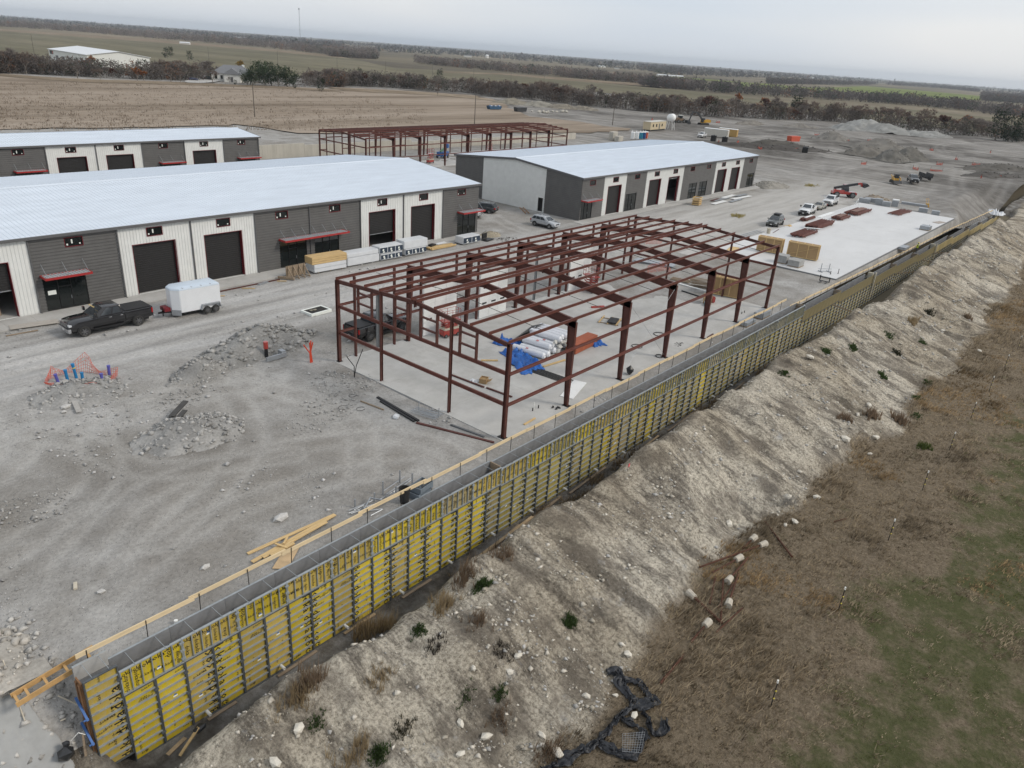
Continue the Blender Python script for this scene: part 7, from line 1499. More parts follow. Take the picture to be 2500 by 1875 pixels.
# spoil heaps
HE = [(276, 234, 12, 6, 2.2, (.34, .31, .25), 'tan spoil heap at the field edge, left of the row'), (282, 222, 11, 6, 2.4, (.36, .34, .29), 'pale spoil heap, second of the row at the field edge'), (288, 211, 9, 6, 2.2, (.30, .27, .22), 'brown spoil heap, third of the row at the field edge'), (295, 203, 7, 5, 1.8, (.32, .29, .24), 'low spoil heap ending the row at the field edge'),
      (384, 92, 14, 11, 5.2, (.40, .40, .38), 'tallest grey gravel stockpile before the far trees'), (383, 80, 16, 9, 3.6, (.38, .38, .36), 'long grey gravel stockpile shoulder'), (390, 64, 15, 8, 3.0, (.39, .39, .37), 'grey gravel stockpile at the right end of the ridge'),
      (302, 79, 9, 7, 2.2, (.27, .255, .23), 'grey dirt heap in the middle of the open site'), (281, 54, 11, 8, 2.8, (.25, .235, .21), 'broad dirt heap right of the black box'), (251, 50, 9, 6, 2.4, (.23, .215, .19), 'stony dirt heap nearer the right building'), (245, 39.5, 8, 5, 2.6, (.21, .2, .18), 'dark grey stony heap in front of the others'), (256, 37.5, 7, 5, 2.4, (.19, .18, .16), 'dark twin heap beside the stony one'), (247, 80, 12, 6, 1.6, (.13, .12, .105), 'dark churned soil bank behind the right building'), (224, 78, 14, 5, 1.2, (.12, .11, .1), 'dark soil bank nearest the right building roof'), (236, 70, 12, 5, 1.0, (.13, .12, .11), 'low dark soil bank by the orange barrier'),
      (330, 128, 10, 5, 1.6, (.27, .25, .22), 'low heap right of the excavator'), (352, 112, 8, 5, 1.5, (.30, .28, .25), 'pale heap before the far trees'), (144.5, 16.5, 4, 2.5, .9, (.40, .34, .27), 'small tan sand heap beside the telehandler'), (233, 9, 16, 4, .9, (.13, .12, .11), 'dark rutted soil ridge at the right edge'), (262, 12, 18, 5, 1.0, (.15, .14, .125), 'dark soil ridge with orange markers at the right edge')]
for k, (x, y, a, b, h, tn, lab) in enumerate(HE): mound('spoil_heap', lab, x, y, a, b, h*(1.15 if k < 7 else 1.45), R(-55 if k < 7 else rnd.uniform(-60, 0)), 200+k, 220, .2, 1.1, tn, .45, 'spoil heap')
# orange markers: short lengths of barrier mesh
OR = [(220.8, 91.5), (230.1, 88.5), (218.9, 75.4), (314.9, 137.8), (282.2, 154.8), (231.8, 68.5), (313.9, 89.8), (302.3, 73.7), (314.7, 67), (303.1, 40.7), (332.1, 25), (273.8, 26), (219.7, 41.4), (224.3, 27.4), (247.6, 25.8), (261.9, 17.6), (225.7, 21.9), (222.5, 9.2), (233.2, 10.2), (233.5, 6.9)]
OL = ['nearest the black tanks', 'right of the black tanks', 'on the dark bank by the right roof corner', 'right of the excavator', 'left of the dark loader', 'on the low dark bank', 'before the middle dirt heap', 'beside the middle dirt heap', 'behind the broad dirt heap', 'on the curve of the haul track', 'far right before the gravel ridge', 'flat on the dark ground by the curve', 'before the dark twin heaps', 'left of the long track to the right', 'large on the dark ridge', 'on the right ridge among ruts', 'small below the large one', 'close to the right edge, largest', 'close to the right edge, behind', 'at the right edge, last']
for (x, y), l in zip(OR, OL):
    w = rnd.uniform(.8, 1.7); a = rnd.uniform(0, 3); th = thing('safety_netting', 'orange barrier mesh '+l, 'safety netting', (x, y, gz(x, y)), a, 'orange barrier meshes on the open site')
    me = MB()
    for k in range(9): me.bar((-w+2*w*k/8, rnd.uniform(-.1, .1), 0), (-w+2*w*k/8, rnd.uniform(-.2, .2), rnd.uniform(.3, 1.0)), .08, .04)
    for k in range(4): me.bar((-w, 0, .08+.18*k), (w, rnd.uniform(-.3, .3), .06+.2*k*rnd.random()), .04, .08)
    me.build('mesh', m_mesh, th)
    for sx in (-1, 1): t = MB(); t.tube((sx*w, 0, 0), (sx*w, 0, 1.3), .04, n=5); t.build('stake', m_rod, th)
t = MB(); t.prism([(-2.2, .1), (2.2, .1), (2.5, 1.9), (-2.5, 1.9)], -1.1, 1.1); th = thing('orange_skip', 'bright orange bin tilted on the dark soil', 'skip', (256.6, 78.5, .8), R(-20)); t.build('bin', m_org, th); t = MB(); t.bx(-2.3, 2.3, -.9, .9, 1.9, 1.95); t.build('lid', m_org, th)
cloth('plastic_sheeting', 'torn white plastic sheeting at the right edge of the site', 'plastic sheet', 184.5, -1.6, 2.2, 2.0, m_wrap, 14, .8, 0, gz(184.5, -1.6)); 
for x, y, lab in ((96.8, 26.9, 'dry yellow weed patch on the haul road by the dark SUV'), (151, 33.3, 'dry yellow weed patch past the right building')):
    n = 60; P = np.stack([x+NR.normal(0, 1.0, n), y+NR.normal(0, .7, n), np.full(n, gz(x, y))], -1); V, F, T = blades(P, NR.uniform(.25, .6, n), 10, .2, .7, np.tile((.42, .35, .14), (n, 1)), 3, .03); link('weed_patch', npmesh('weed_patch', V, F, Mattr('dry_blades', .95, 30, .3), T), None, label=lab, cat='weeds')
# utility poles
def pole(px, py, h, lab, z=0., cross=True, grp='utility poles'):
    x, y, _ = G(px, py, z); th = thing('utility_pole', lab, 'utility pole', (x, y, z-.1), R(35), grp); t = MB(); t.tube((0, 0, 0), (0, 0, h), .16 if h < 14 else .22, .1, 7); t.build('pole', M('pole_wood', (.10, .085, .07), .9, 0, .2), th)
    if cross: t = MB(); t.bar((-1.1, 0, h-.6), (1.1, 0, h-.6), .1, .12); t.build('cross_arm', m_lumd, th)
f1 = lambda x, y: (x*840/2212, y*840/2212); f2_ = lambda x, y: (800+x*860/2212, 50+y*860/2212); f3 = lambda x, y: (1640+x*860/2212, 100+y*860/2212)
pole(*f1(1638, 752), 10.5, 'bare pole standing alone in the brown field, left', .2, False); pole(*f2_(922, 650), 9.8, 'bare pole behind the distant steel frame', .2, False); pole(*f2_(1788, 656), 8.5, 'pole with a lamp near the beige office', .2, True)
for x, y, h, lab in ((225, 372, 17, 'tall pole left of the white warehouse'), (1345, 400, 14, 'pole on the olive field above the house'), (1788, 430, 15, 'pole above the dark evergreen row'), (2168, 455, 14, 'pole right of the evergreen row')): pole(*f1(x, y), h, lab, FZ)
for k, x in enumerate((60, 365, 658, 916, 1150, 1358)): pole(*f2_(x, 315+x*.055), 13-.6*k, ('field pole, first from the left beyond the trees', 'field pole, second from the left beyond the trees', 'field pole, third beyond the trees', 'field pole, fourth beyond the trees', 'field pole, fifth beyond the trees', 'field pole, last and smallest beyond the trees')[k], FZ)
x, y, _ = G(*f1(1931, 262), FZ); dd = math.hypot(x-CAM[0], y-CAM[1]); H = 165*840/2212/FPX*dd; th = thing('radio_mast', 'tall thin lattice radio mast on the horizon', 'mast', (x, y, FZ))
for k in range(3):
    a = 2.1*k; t = MB(); t.tube((2.2*math.cos(a), 2.2*math.sin(a), 0), (1.4*math.cos(a), 1.4*math.sin(a), H), .5, n=4); t.build('leg', m_steelg, th)
t = MB(); t.tube((0, 0, H*.95), (0, 0, H*1.0), 4, n=8); t.build('antenna_drum', m_steelg, th)
for k in range(14): t = MB(); z = H*k/14; a = 2.1*(k % 3); t.tube((1.9*math.cos(a), 1.9*math.sin(a), z), (1.9*math.cos(a+2.1), 1.9*math.sin(a+2.1), z+H/14), .3, n=3); t.build('lattice_brace', m_steelg, th)
# warehouse, house and far sheds
Lu, Lw, sg = 42.1, 84., 1
wh = thing('warehouse', 'large white metal warehouse with a low roof beyond the field', 'warehouse', (201.2, 557.1, FZ), -.0794); wh.scale = (1, 1, .93)
t = MB(); t.bx(0, Lu, min(0, sg*Lw), max(0, sg*Lw), -1, 8.4); t.prism([(0, 8.4), (Lu, 8.4), (Lu/2, 11.4)], 0, sg*Lw); t.build('walls', M('warehouse_white', (.70, .71, .68), .6, 0, .04), wh)
t = MB()
for a, b, za, zb in ((-.8, Lu/2, 8.3, 11.6), (Lu/2, Lu+.8, 11.6, 8.3)): t.add([(a, -sg*.8, za), (b, -sg*.8, zb), (b, sg*(Lw+.8), zb), (a, sg*(Lw+.8), za), (a, -sg*.8, za+.3), (b, -sg*.8, zb+.3), (b, sg*(Lw+.8), zb+.3), (a, sg*(Lw+.8), za+.3)], [(0,1,2,3),(7,6,5,4),(0,4,5,1),(2,6,7,3),(1,5,6,2),(3,7,4,0)])
t.build('roof', M('warehouse_roof', (.68, .70, .72), .5, .1, .04), wh)
for k in range(5): t = MB(); y = sg*Lw*(k+.7)/6; t.bx(-.08, -.01, y-3, y+3, 0, 4.6); t.build('dock_door', m_trim, wh)
t = MB(); t.bx(-.1, -.02, sg*Lw*.92-4, sg*Lw*.92+4, 5, 7.6); t.build('sign_panel', m_plast, wh); t = MB(); t.bx(-.12, -.1, sg*Lw*.92-4, sg*Lw*.92-1.5, 5.3, 7.3); t.build('sign_mark', m_redm, wh)
hx, hy, _ = G(*f1(1500, 528), 0); hs = thing('house', 'white house with a grey hipped roof behind the evergreen row', 'house', (hx+4, hy+6, 0), R(-38)); hs.scale = (1.15, 1.15, 1.15)
for nm, bx_, rf in (('main', (-9, 9, -5, 5), 3.6), ('wing', (-3, 4, -9, -5), 2.6)):
    x0, x1, y0, y1 = bx_; t = MB(); t.bx(x0, x1, y0, y1, 0, 3.4); t.build('wall', M('house_white', (.62, .61, .57), .8, 0, .06), hs)
    t = MB(); i = min((x1-x0), (y1-y0))/2; c = [(x0-.5, y0-.5, 3.4), (x1+.5, y0-.5, 3.4), (x1+.5, y1+.5, 3.4), (x0-.5, y1+.5, 3.4)]; r0, r1 = ((x0+i, (y0+y1)/2, 3.4+rf), (x1-i, (y0+y1)/2, 3.4+rf)) if nm == 'main' else (((x0+x1)/2, y0, 3.4+rf), ((x0+x1)/2, y1+3, 3.4+rf)); 
    t.add(c+[r0, r1], [(0,1,5,4),(2,3,4,5),(1,2,5),(3,0,4)] if nm == 'main' else [(1,2,5,4),(3,0,4,5),(0,1,4),(2,3,5)]); t.build('roof', M('shingle_grey', (.17, .175, .185), .9, 0, .12), hs)
for x in (-7, -4.6, 6, 7.6): t = MB(); t.bx(x-.5, x+.5, -5.06, -5.0, 1, 2.6); t.build('window', m_glass, hs)
t = MB(); t.bx(-.2, .9, -9.06, -9, .1, 2.3); t.build('door', m_trim, hs); t = MB(); t.bx(4, 5, 0, 1, 5, 7.4); t.build('chimney', m_sticker, hs)
for px, py, kd, cl, lab in ((1246, 516, 'sedan', ('navy', (.03, .04, .10), .1), 'dark blue car on the drive of the white house'), (1310, 507, 'suv', WHITE, 'white vehicle on the drive of the white house'), (1345, 512, 'suv', DGREY, 'dark vehicle beside the white one on the house drive')):
    x, y, _ = G(*f1(px, py), .35); car('parked_car', kd, cl, lab, (x, y, .35), R(-40))
sheet('house_drive', z1((1180, 518), (1290, 500), (1380, 506), (1420, 520), (1300, 534), (1200, 530)), .42, m_conc, .5, 5)
for k, (f, x, y, l, wd, h) in enumerate(((f1, 1190, 286, 18, 8, 5), (f1, 1545, 246, 60, 20, 6), (f1, 1900, 284, 120, 25, 7), (f1, 2040, 292, 90, 25, 7), (f1, 745, 166, 30, 15, 8), (f1, 1140, 206, 30, 15, 8), (f2_, 180, 178, 30, 15, 7), (f2_, 350, 164, 40, 15, 8), (f2_, 880, 230, 25, 12, 7), (f2_, 1000, 236, 10, 10, 12), (f2_, 1715, 294, 40, 18, 6), (f2_, 1815, 305, 30, 14, 5), (f2_, 2150, 355, 60, 14, 5), (f2_, 430, 196, 14, 8, 5), (f3, 640, 232, 40, 20, 8), (f3, 890, 240, 30, 15, 8))):
    x, y, _ = G(*f(x, y), FZ); th = thing('farm_building', 'tiny pale farm building far off among the tree belts', 'building', (x, y, FZ-.5), R(-40+25*(k % 4)), 'far-off pale farm buildings'); t = MB(); t.bx(-l/2, l/2, -wd/2, wd/2, 0, h*.7); t.build('walls', M('house_white', (.62, .61, .57)), th); t = MB(); t.prism([(-wd/2-.5, h*.7), (wd/2+.5, h*.7), (0, h)], -l/2, l/2, 'yz'); t.build('roof', (MATS['warehouse_roof'], MATS['shingle_grey'])[k % 3 == 2], th)
# ------------------------------------------------------------------ stones, grass, weeds, trees
CH = lambda n, lo, hi, r: np.array(lo)[None]+(np.array(hi)-np.array(lo))[None]*r.uniform(0, 1, (n, 1))
def visible(P, mg=60):
    d = P-CAM; z = d@AF; u = 1250+FPX*(d@AR)/z; v = 937.5-FPX*(d@AU)/z
    return (z > 1) & (u > -mg) & (u < 2500+mg) & (v > -mg) & (v < 1875+mg)
r = np.random.default_rng(11)
# chalk rubble over the berm
n = 60000; x = -34+r.uniform(0, 1, n)**1.5*185; y = r.uniform(-19, -4.6, n); T = low_masks(x, y); z = h_low(x, y)
den = T[:, 1]*np.clip(2.6*vnoise(x, y, 2.0, 90)*vnoise(x, y, .7, 91)-.45, .02, 1); k = (r.uniform(0, 1, n) < den) & visible(np.stack([x, y, z], -1)); x, y, z = x[k], y[k], z[k]
far = 1+np.hypot(x+36, y+29)/70; S = (.03+.30*r.uniform(0, 1, len(x))**9+.05*r.uniform(0, 1, len(x)))*(.6+.4*far); tone = np.where(r.uniform(0, 1, (len(x), 1)) < .3, CH(len(x), (.35, .34, .32), (.57, .555, .525), r), CH(len(x), (.40, .36, .29), (.74, .69, .60), r))
V, F, T = scatter_rocks(np.stack([x, y, z+S*.1], -1), S, tone, 3); link('chalk_rubble', npmesh('chalk_rubble', V, F, m_rubble, T), None, label='loose white chalk stones covering the spoil berm', cat='rubble', kind='stuff')
# gravel and broken stone over the yard
n = 60000; x = -34+r.uniform(0, 1, n)**1.4*75; y = r.uniform(-1.5, 42, n); den = np.clip(vnoise(x, y, 5, 95)*2.2-1.15, .015, 1)*np.clip(vnoise(x, y, 1.2, 96)*1.8-.5, .05, 1)*(1-.75*smooth((y-28)/3)*smooth((42-y)/2)); ins = (x > -.4) & (y > -.4) & (y < 18.8)
z = h_site(x, y); k = (r.uniform(0, 1, n) < den) & ~ins & visible(np.stack([x, y, z], -1)); x, y, z = x[k], y[k], z[k]; S = .045+.22*r.uniform(0, 1, len(x))**9+.04*r.uniform(0, 1, len(x)); S *= 1+np.hypot(x+36, y+29)/90
V, F, T = scatter_rocks(np.stack([x, y, z+S*.1], -1), S, CH(len(x), (.32, .315, .305), (.60, .59, .575), r), 4); nb_ = 2600; xb = r.uniform(-36, -28.9, nb_); yb = r.uniform(-9, 4, nb_); zb = np.where(yb > -2.3, h_site(xb, yb), h_low(xb, yb)); kb = visible(np.stack([xb, yb, zb], -1)); Sb = .06+.45*r.uniform(0, 1, nb_)**5; V2, F2, T2 = scatter_rocks(np.stack([xb, yb, zb+Sb*.1], -1)[kb], Sb[kb], CH(nb_, (.30, .29, .27), (.62, .60, .56), r)[kb], 6)
F = np.concatenate([F, F2+len(V)]); V = np.concatenate([V, V2]); T = np.concatenate([T, T2])
link('yard_gravel', npmesh('yard_gravel', V, F, m_rubble, T), None, label='loose broken limestone scattered over the grey yard', cat='gravel', kind='stuff')
# pale boulders one can tell apart on the berm and at its foot
m_chalk = M('chalk_boulder', (.62, .58, .50), .95, 0, .12, 4, .1, bmp=.5, bs=7)
BD = [(nC, 640, 300, .8, 'cream boulder at the top of the berm foot by the pulled posts'), (nC, 1005, 290, .65, 'pale boulder in the grass past the pulled posts'), (nC, 1130, 150, .6, 'pale boulder in the upper grass'), (nC, 955, 305, .4, 'small pale boulder left of the one in the grass'), (nC, 75, 1030, .6, 'cream boulder at the lower berm foot'), (nC, 965, 150, .7, 'white rock among dead twigs at the berm foot'), (nD, 1220, 985, .5, 'pale stone lying on the black fabric'), (nD, 285, 1440, .75, 'square pale concrete block by the black fabric'), (nD, 995, 730, .35, 'small pale stone beside the upper fabric loop'), (nD, 640, 740, .5, 'cream stone at the berm foot left of the fabric'), (nD, 120, 1220, .5, 'white stone low on the berm at the bottom'), (nE, 1770, 880, .5, 'white boulder high on the berm face'), (nE, 1710, 985, .45, 'white boulder below the highest on the berm'), (nE, 1460, 960, .45, 'cream boulder in the middle of the berm'), (nE, 1370, 1350, .6, 'chalk boulder low on the berm face'), (nE, 1550, 1450, .7, 'large chalk boulder low on the berm'), (nE, 1370, 1570, .5, 'chalk boulder near the bottom edge'), (nE, 925, 1135, .4, 'pale stone on the dark berm patch'), (nE, 60, 1630, .7, 'pale boulder in the bottom left corner'), (nE, 230, 1390, .6, 'flat chalk slab at the berm top on the left'), (nF, 1165, 1085, .9, 'tall cream slab on the middle berm'), (nF, 1000, 1310, .9, 'large cream rock at the berm foot'), (nF, 1210, 1300, .8, 'cream rock at the right of the berm foot'), (nF, 945, 1360, .6, 'pale rock left of the large cream one'), (nF, 1170, 1410, .5, 'pale rock out in the grass edge'), (nF, 1910, 712, .6, 'pale stone out in the far grass'), (nF, 770, 760, .9, 'flat pale slab at the berm crest'), (nF, 1090, 1145, .6, 'cream rock above the berm foot')]
for k, (f, a, b, s, lab) in enumerate(BD): p = GL(*f(a, b)); o = link('boulder', rock_mesh('boulder', 300+k, m_chalk, .8), None, (p[0], p[1], p[2]+s*.15), rnd.uniform(0, 3), label=lab, cat='boulder'); o.scale = (s*.55, s*.42, s*.4)
# dry meadow grass
m_bl = thin(Mattr('dry_blades', .95, 30, .3))
n = 150000; x = -30+r.uniform(0, 1, n)**1.7*190; y = r.uniform(-58, -13, n); T = low_masks(x, y); z = h_low(x, y); P = np.stack([x, y, z], -1)
g = vnoise(x, y, 6, 97); gr = green_side(x, y); den = (1-T[:, 1])*(1-T[:, 2])*(.35+.65*vnoise(x, y, 1.4, 99))
k = (r.uniform(0, 1, n) < den) & visible(P); P, g, gr, x, y = P[k], g[k], gr[k], x[k], y[k]; n = len(P); q = r.uniform(0, 1, n); tone = CH(n, (.15, .115, .075), (.62, .505, .35), r); dk = np.clip(vnoise(x, y, 4, 100)*2-.75, 0, 1)[:, None]*np.clip(1-gr, 0, 1)[:, None]; tone = tone*(1-.55*dk)
og = (vnoise(x, y, 5, 101) > .72)[:, None]; tone = np.where(og, tone*np.array([1.1, .98, .8]), tone); gm = (r.uniform(0, 1, n) < gr*.9*np.clip(vnoise(x, y, 2.2, 102)*2.4-.4, 0.1, 1))[:, None]; tone = np.where(gm, CH(n, (.085, .10, .035), (.21, .225, .085), r), tone)
wide = 1+np.hypot(x+36, y+29)/45; H = (.16+.75*vnoise(x, y, 2.0, 103)**2*r.uniform(.6, 1.2, n))*np.where(gm[:, 0], .4, 1)*(1-.45*gr)
V, F, T = blades(P, H, 5, .18, .85, tone, 6, .034, (.35, -.25)); w_ = np.repeat(wide, 15); link('meadow_grass', npmesh('meadow_grass', V, F, m_bl, T), None, label='matted tan and greenish winter grass of the meadow', cat='grass', kind='stuff')
# weeds that stand on their own
def weed(f, a, b, h, nb, col, lab, spread=.35, lean=.55, cat='weeds', seed=1, wd=.022, grp=None):
    p = GL(*f(a, b)); rr = np.random.default_rng(seed); nn = nb; P = np.stack([rr.normal(0, spread, nn), rr.normal(0, spread*.7, nn), np.zeros(nn)], -1); P[:, 2] = h_low(P[:, 0]+p[0], P[:, 1]+p[1])-p[2]
    V, F, T = blades(P*(.75 if col is GRN else 1), rr.uniform(.5, 1.1, nn)*h*(.8 if col is GRN else 1), 7, .1, lean, np.tile(col, (nn, 1)), seed, wd); link('weed_clump', npmesh('weed_clump', V, F, m_bl, T), None, p, label=lab, cat=cat, group=grp)
TANC, BRN, GRN = (.40, .31, .19), (.26, .19, .13), (.075, .115, .04)
WD = [(690, 720, 1.5, 60, TANC, 'tall dry grass clump against the lower forms, left'), (830, 680, 1.5, 40, TANC, 'tall dry grass clump against the lower forms, right'), (1250, 520, 1.1, 50, TANC, 'tan grass clump on the trench edge'), (1400, 330, 1.2, 50, BRN, 'brown weed clump between trench and berm'), (220, 1180, 1.0, 45, TANC, 'arching dry grass tuft in the trench, nearest'), (310, 1060, 1.2, 45, BRN, 'brown weeds rising behind the arching tuft'), (790, 1040, .8, 25, TANC, 'small tan tuft on the near berm crest'), (1500, 640, .9, 25, BRN, 'thin brown weeds on the berm crest'), (1670, 170, .9, 30, BRN, 'brown weeds at the trench bend'), (1080, 690, .35, 60, GRN, 'dark green tuft at the trench edge'), (1520, 370, .5, 70, GRN, 'largest dark green tuft above the trench'), (790, 1560, .5, 70, GRN, 'dark green tuft near the bottom edge'), (1400, 1135, .25, 30, GRN, 'small green tuft in the middle of the berm, left'), (1650, 1140, .35, 40, GRN, 'small green tuft in the middle of the berm, right'), (2140, 640, .5, 70, GRN, 'green bush on the berm above the pulled posts'), (350, 1345, .3, 40, GRN, 'green tuft at the berm top on the left'), (1640, 1300, .5, 35, BRN, 'brown tuft low on the berm'), (640, 1560, .9, 40, TANC, 'tan weeds near the bottom edge'), (2000, 1560, .8, 50, BRN, 'brown grass fringe at the berm foot'), (1190, 800, .5, 30, (.06, .05, .04), 'dark dead weed on the berm crest'), (960, 1400, .4, 40, (.07, .065, .04), 'dark low weed patch low on the left berm'), (1650, 840, .4, 30, (.06, .05, .04), 'dark dead weed high on the berm')]
for k, (a, b, h, nb, c, lab) in enumerate(WD): weed(nE, a, b, h, nb, c, lab, .30 if c is GRN else .38, .8 if c is GRN else .5, seed=400+k, wd=.03 if c is GRN else .02)
WF = [(1225, 350, 1.3, 60, TANC, 'tan weeds against the far forms, left'), (1360, 290, 1.4, 70, TANC, 'tall tan weeds against the far forms, right'), (1460, 520, .9, 40, TANC, 'tan tuft on the far berm crest'), (1370, 1190, 1.0, 60, BRN, 'brown bush at the berm foot'), (1000, 1170, .8, 30, BRN, 'brown tuft on the middle berm face'), (570, 790, .9, 50, BRN, 'brown weeds in the trench past the planks'), (1830, 490, .9, 40, BRN, 'brown tuft at the far berm foot'), (1190, 1150, .8, 35, BRN, 'brown tuft right of the cream slab'), (870, 715, .6, 60, GRN, 'green bush on the middle berm crest, left'), (1060, 690, .6, 60, GRN, 'green bush on the middle berm crest, right'), (600, 860, .35, 40, GRN, 'low green tuft at the trench edge'), (1255, 880, .6, 60, GRN, 'green bush in the middle of the berm face'), (1305, 610, .4, 40, GRN, 'small green tuft near the far crest'), (1525, 655, .4, 40, GRN, 'green tuft on the far berm shoulder'), (1570, 925, .4, 40, GRN, 'green tuft at the grass edge, upper'), (1490, 1025, .4, 40, GRN, 'green tuft at the grass edge, middle'), (1490, 1150, .4, 40, GRN, 'green tuft at the grass edge, lower'), (1540, 1360, .5, 50, (.11, .14, .04), 'yellow-green spiky tuft in the meadow'), (1355, 730, .45, 40, (.05, .05, .03), 'dark weed on the middle berm'), (1580, 425, .6, 40, (.05, .05, .03), 'dark weed high on the far berm'), (1130, 465, .5, 50, (.09, .1, .04), 'olive weeds in the far trench')]
for k, (a, b, h, nb, c, lab) in enumerate(WF): weed(nF, a, b, h, nb, c, lab, .40, .75 if c is GRN else .5, seed=500+k, wd=.045)
for k in range(26):
    x = -8+k*2.6+rnd.uniform(-.8, .8); y = rnd.uniform(-5.0, -3.5); n = 34; P = np.stack([r.normal(0, .5, n), r.normal(0, .28, n), np.zeros(n)], -1); z = float(h_low(x, y)); P[:, 2] = h_low(P[:, 0]+x, P[:, 1]+y)-z
    V, F, T = blades(P, r.uniform(.35, 1.0, n), 6, .1, .6, CH(n, (.20, .15, .10), (.42, .33, .21), r), 700+k, .03); link('weed_clump', npmesh('weed_clump', V, F, m_bl, T), None, (x, y, z), label='dry brown weeds growing along the foot of the wall forms', cat='weeds', group='weeds along the form foot')
p = GL(*nC(960, 170)); n = 40; V, F, T = blades(np.stack([r.normal(0, .5, n), r.normal(0, .3, n), np.zeros(n)], -1), r.uniform(.5, 1.3, n), 5, .1, .95, np.tile((.38, .36, .33), (n, 1)), 9, .02); link('dead_branches', npmesh('dead_branches', V, F, m_bl, T), None, p, label='tangle of grey dead twigs at the berm foot', cat='twigs')

# ---- trees
m_bark = M('bark', (.19, .17, .15), .95, 0, .25, 1.5, .1); m_leafy = thin(Mattr('twig_tint', .95, 1.2, .3))
def bare_tree(seed, h, tone, leaf=None):
    rr = random.Random(seed); tb = MB(); tw = []; tc_ = []
    def grow(p, d, l, rad, dep):
        q = p+d*l
        if dep < 2: tb.tube(p, q, rad, rad*.65, 4, False)
        else: tw.append((p, q, rad*1.6))
        if dep >= 4:
            for _ in range(7):
                e = (d+Vector((rr.uniform(-1, 1), rr.uniform(-1, 1), rr.uniform(-.5, .9)))).normalized(); tw.append((q, q+e*l*rr.uniform(.9, 1.7), .06 if not leaf else .22))
            return
        for _ in range(3 if dep else 4):
            e = (d*1.1+Vector((rr.uniform(-1, 1), rr.uniform(-1, 1), rr.uniform(-.15, .7)))*.95).normalized(); grow(q, e, l*rr.uniform(.6, .82), rad*.62, dep+1)
    grow(Vector((0, 0, -.2)), Vector((rr.uniform(-.1, .1), rr.uniform(-.1, .1), 1)).normalized(), h*.2, h*.022, 0)
    V = []; 
    for a, b, w in tw:
        s = (b-a).cross(Vector((rr.uniform(-1, 1), rr.uniform(-1, 1), rr.uniform(-1, 1)))).normalized()*w; V += [a-s, a+s, b]
    V = np.array(V); nT = len(V)//3; nr_ = V-np.array([0, 0, h*.35]); nr_ /= np.linalg.norm(nr_, axis=1)[:, None]+1e-6; nr_ = nr_+np.array([0, 0, .6]); nr_ /= np.linalg.norm(nr_, axis=1)[:, None]+1e-6; c = np.array(tone)[None]*np.random.default_rng(seed).uniform(.6, 1.35, (nT, 1))
    if leaf is not None: mk = np.random.default_rng(seed+1).uniform(0, 1, (nT, 1)) < .75; c = np.where(mk, np.array(leaf)[None]*np.random.default_rng(seed).uniform(.55, 1.4, (nT, 1)), c)
    return tb.mesh('trunk', m_bark), npmesh('crown', V, np.arange(len(V)).reshape(-1, 3), m_leafy, np.repeat(c, 3, axis=0))
def leafy_tree(seed, h, w, tone, n=1100, z0=.15):
    rr = np.random.default_rng(seed); tb = MB(); tb.tube((0, 0, -.2), (0, 0, h*.55), h*.03, h*.012, 6)
    for k in range(5): a = k*1.3; tb.tube((0, 0, h*(.2+.06*k)), (w*.3*math.cos(a), w*.3*math.sin(a), h*(.45+.07*k)), h*.012, h*.005, 4, False)
    cl = rr.normal(0, 1, (26, 3)); cl /= np.linalg.norm(cl, axis=1)[:, None]; cl *= rr.uniform(.35, 1, (26, 1))**.5; cl = cl*np.array([w/2, w/2, h*(1-z0)/2])+np.array([0, 0, h*(1+z0)/2])
    ci = rr.integers(0, 26, n); P = cl[ci]+rr.normal(0, 1, (n, 3))*np.array([w, w, h])*.085; d1 = rr.normal(0, 1, (n, 3)); d2 = rr.normal(0, 1, (n, 3)); s = h*.035
    V = np.stack([P, P+d1*s, P+d2*s], 1).reshape(-1, 3); c = np.array(tone)[None]*(rr.uniform(.6, 1.3, (26, 1))[ci]*rr.uniform(.7, 1.3, (n, 1)))
    return tb.mesh('trunk', m_bark), npmesh('crown', V, np.arange(len(V)).reshape(-1, 3), m_leafy, np.repeat(c, 3, axis=0))
GREY, BRWN, ORNG, YELL, DGRN = (.235, .202, .18), (.25, .195, .162), (.42, .17, .06), (.42, .29, .08), (.06, .085, .045)
bare = [bare_tree(600+k, 10, (GREY, BRWN)[k % 2]) for k in range(9)]; rusty = [bare_tree(640+k, 10, BRWN, ORNG) for k in range(2)]; yell = bare_tree(650, 9, BRWN, YELL); ruddy = [bare_tree(655+k, 9, (.15, .09, .075), (.16, .085, .065)) for k in range(2)]; oaks = [leafy_tree(660+k, 11, 9, DGRN) for k in range(3)]; cedar = [leafy_tree(670+k, 6, 4.5, (.03, .045, .025), 700, .0) for k in range(2)]
def tree(ms, loc, s, lab, grp=None, rz=None, nm='bare_tree', sz=None):
    th = thing(nm, lab, 'tree', loc, rnd.uniform(0, 6.28), grp); th.scale = (s, s, s*(sz or 1)); link('trunk', ms[0], th); link('crown', ms[1], th)
def interp(pts, t):
    k = t*(len(pts)-1); i = min(int(k), len(pts)-2); f = k-i; a, b = pts[i], pts[i+1]; return a[0]+(b[0]-a[0])*f, a[1]+(b[1]-a[1])*f
segs = [(z1((-60, 470), (0, 474), (200, 476), (420, 490), (640, 500), (900, 512), (1100, 518), (1380, 520)), 62, 1.15), (z1((1950, 560), (2212, 562))+z2((0, 408), (200, 415), (400, 422), (600, 438), (900, 458)), 48, 1.0), (z2((900, 462), (1100, 485), (1300, 498), (1500, 520), (1700, 545), (2000, 572), (2212, 582)), 62, 1.15), (z3((0, 462), (300, 480), (600, 492), (800, 500), (1000, 505), (1200, 520), (1500, 562), (1800, 590), (2100, 618), (2300, 640)), 80, 1.25)]
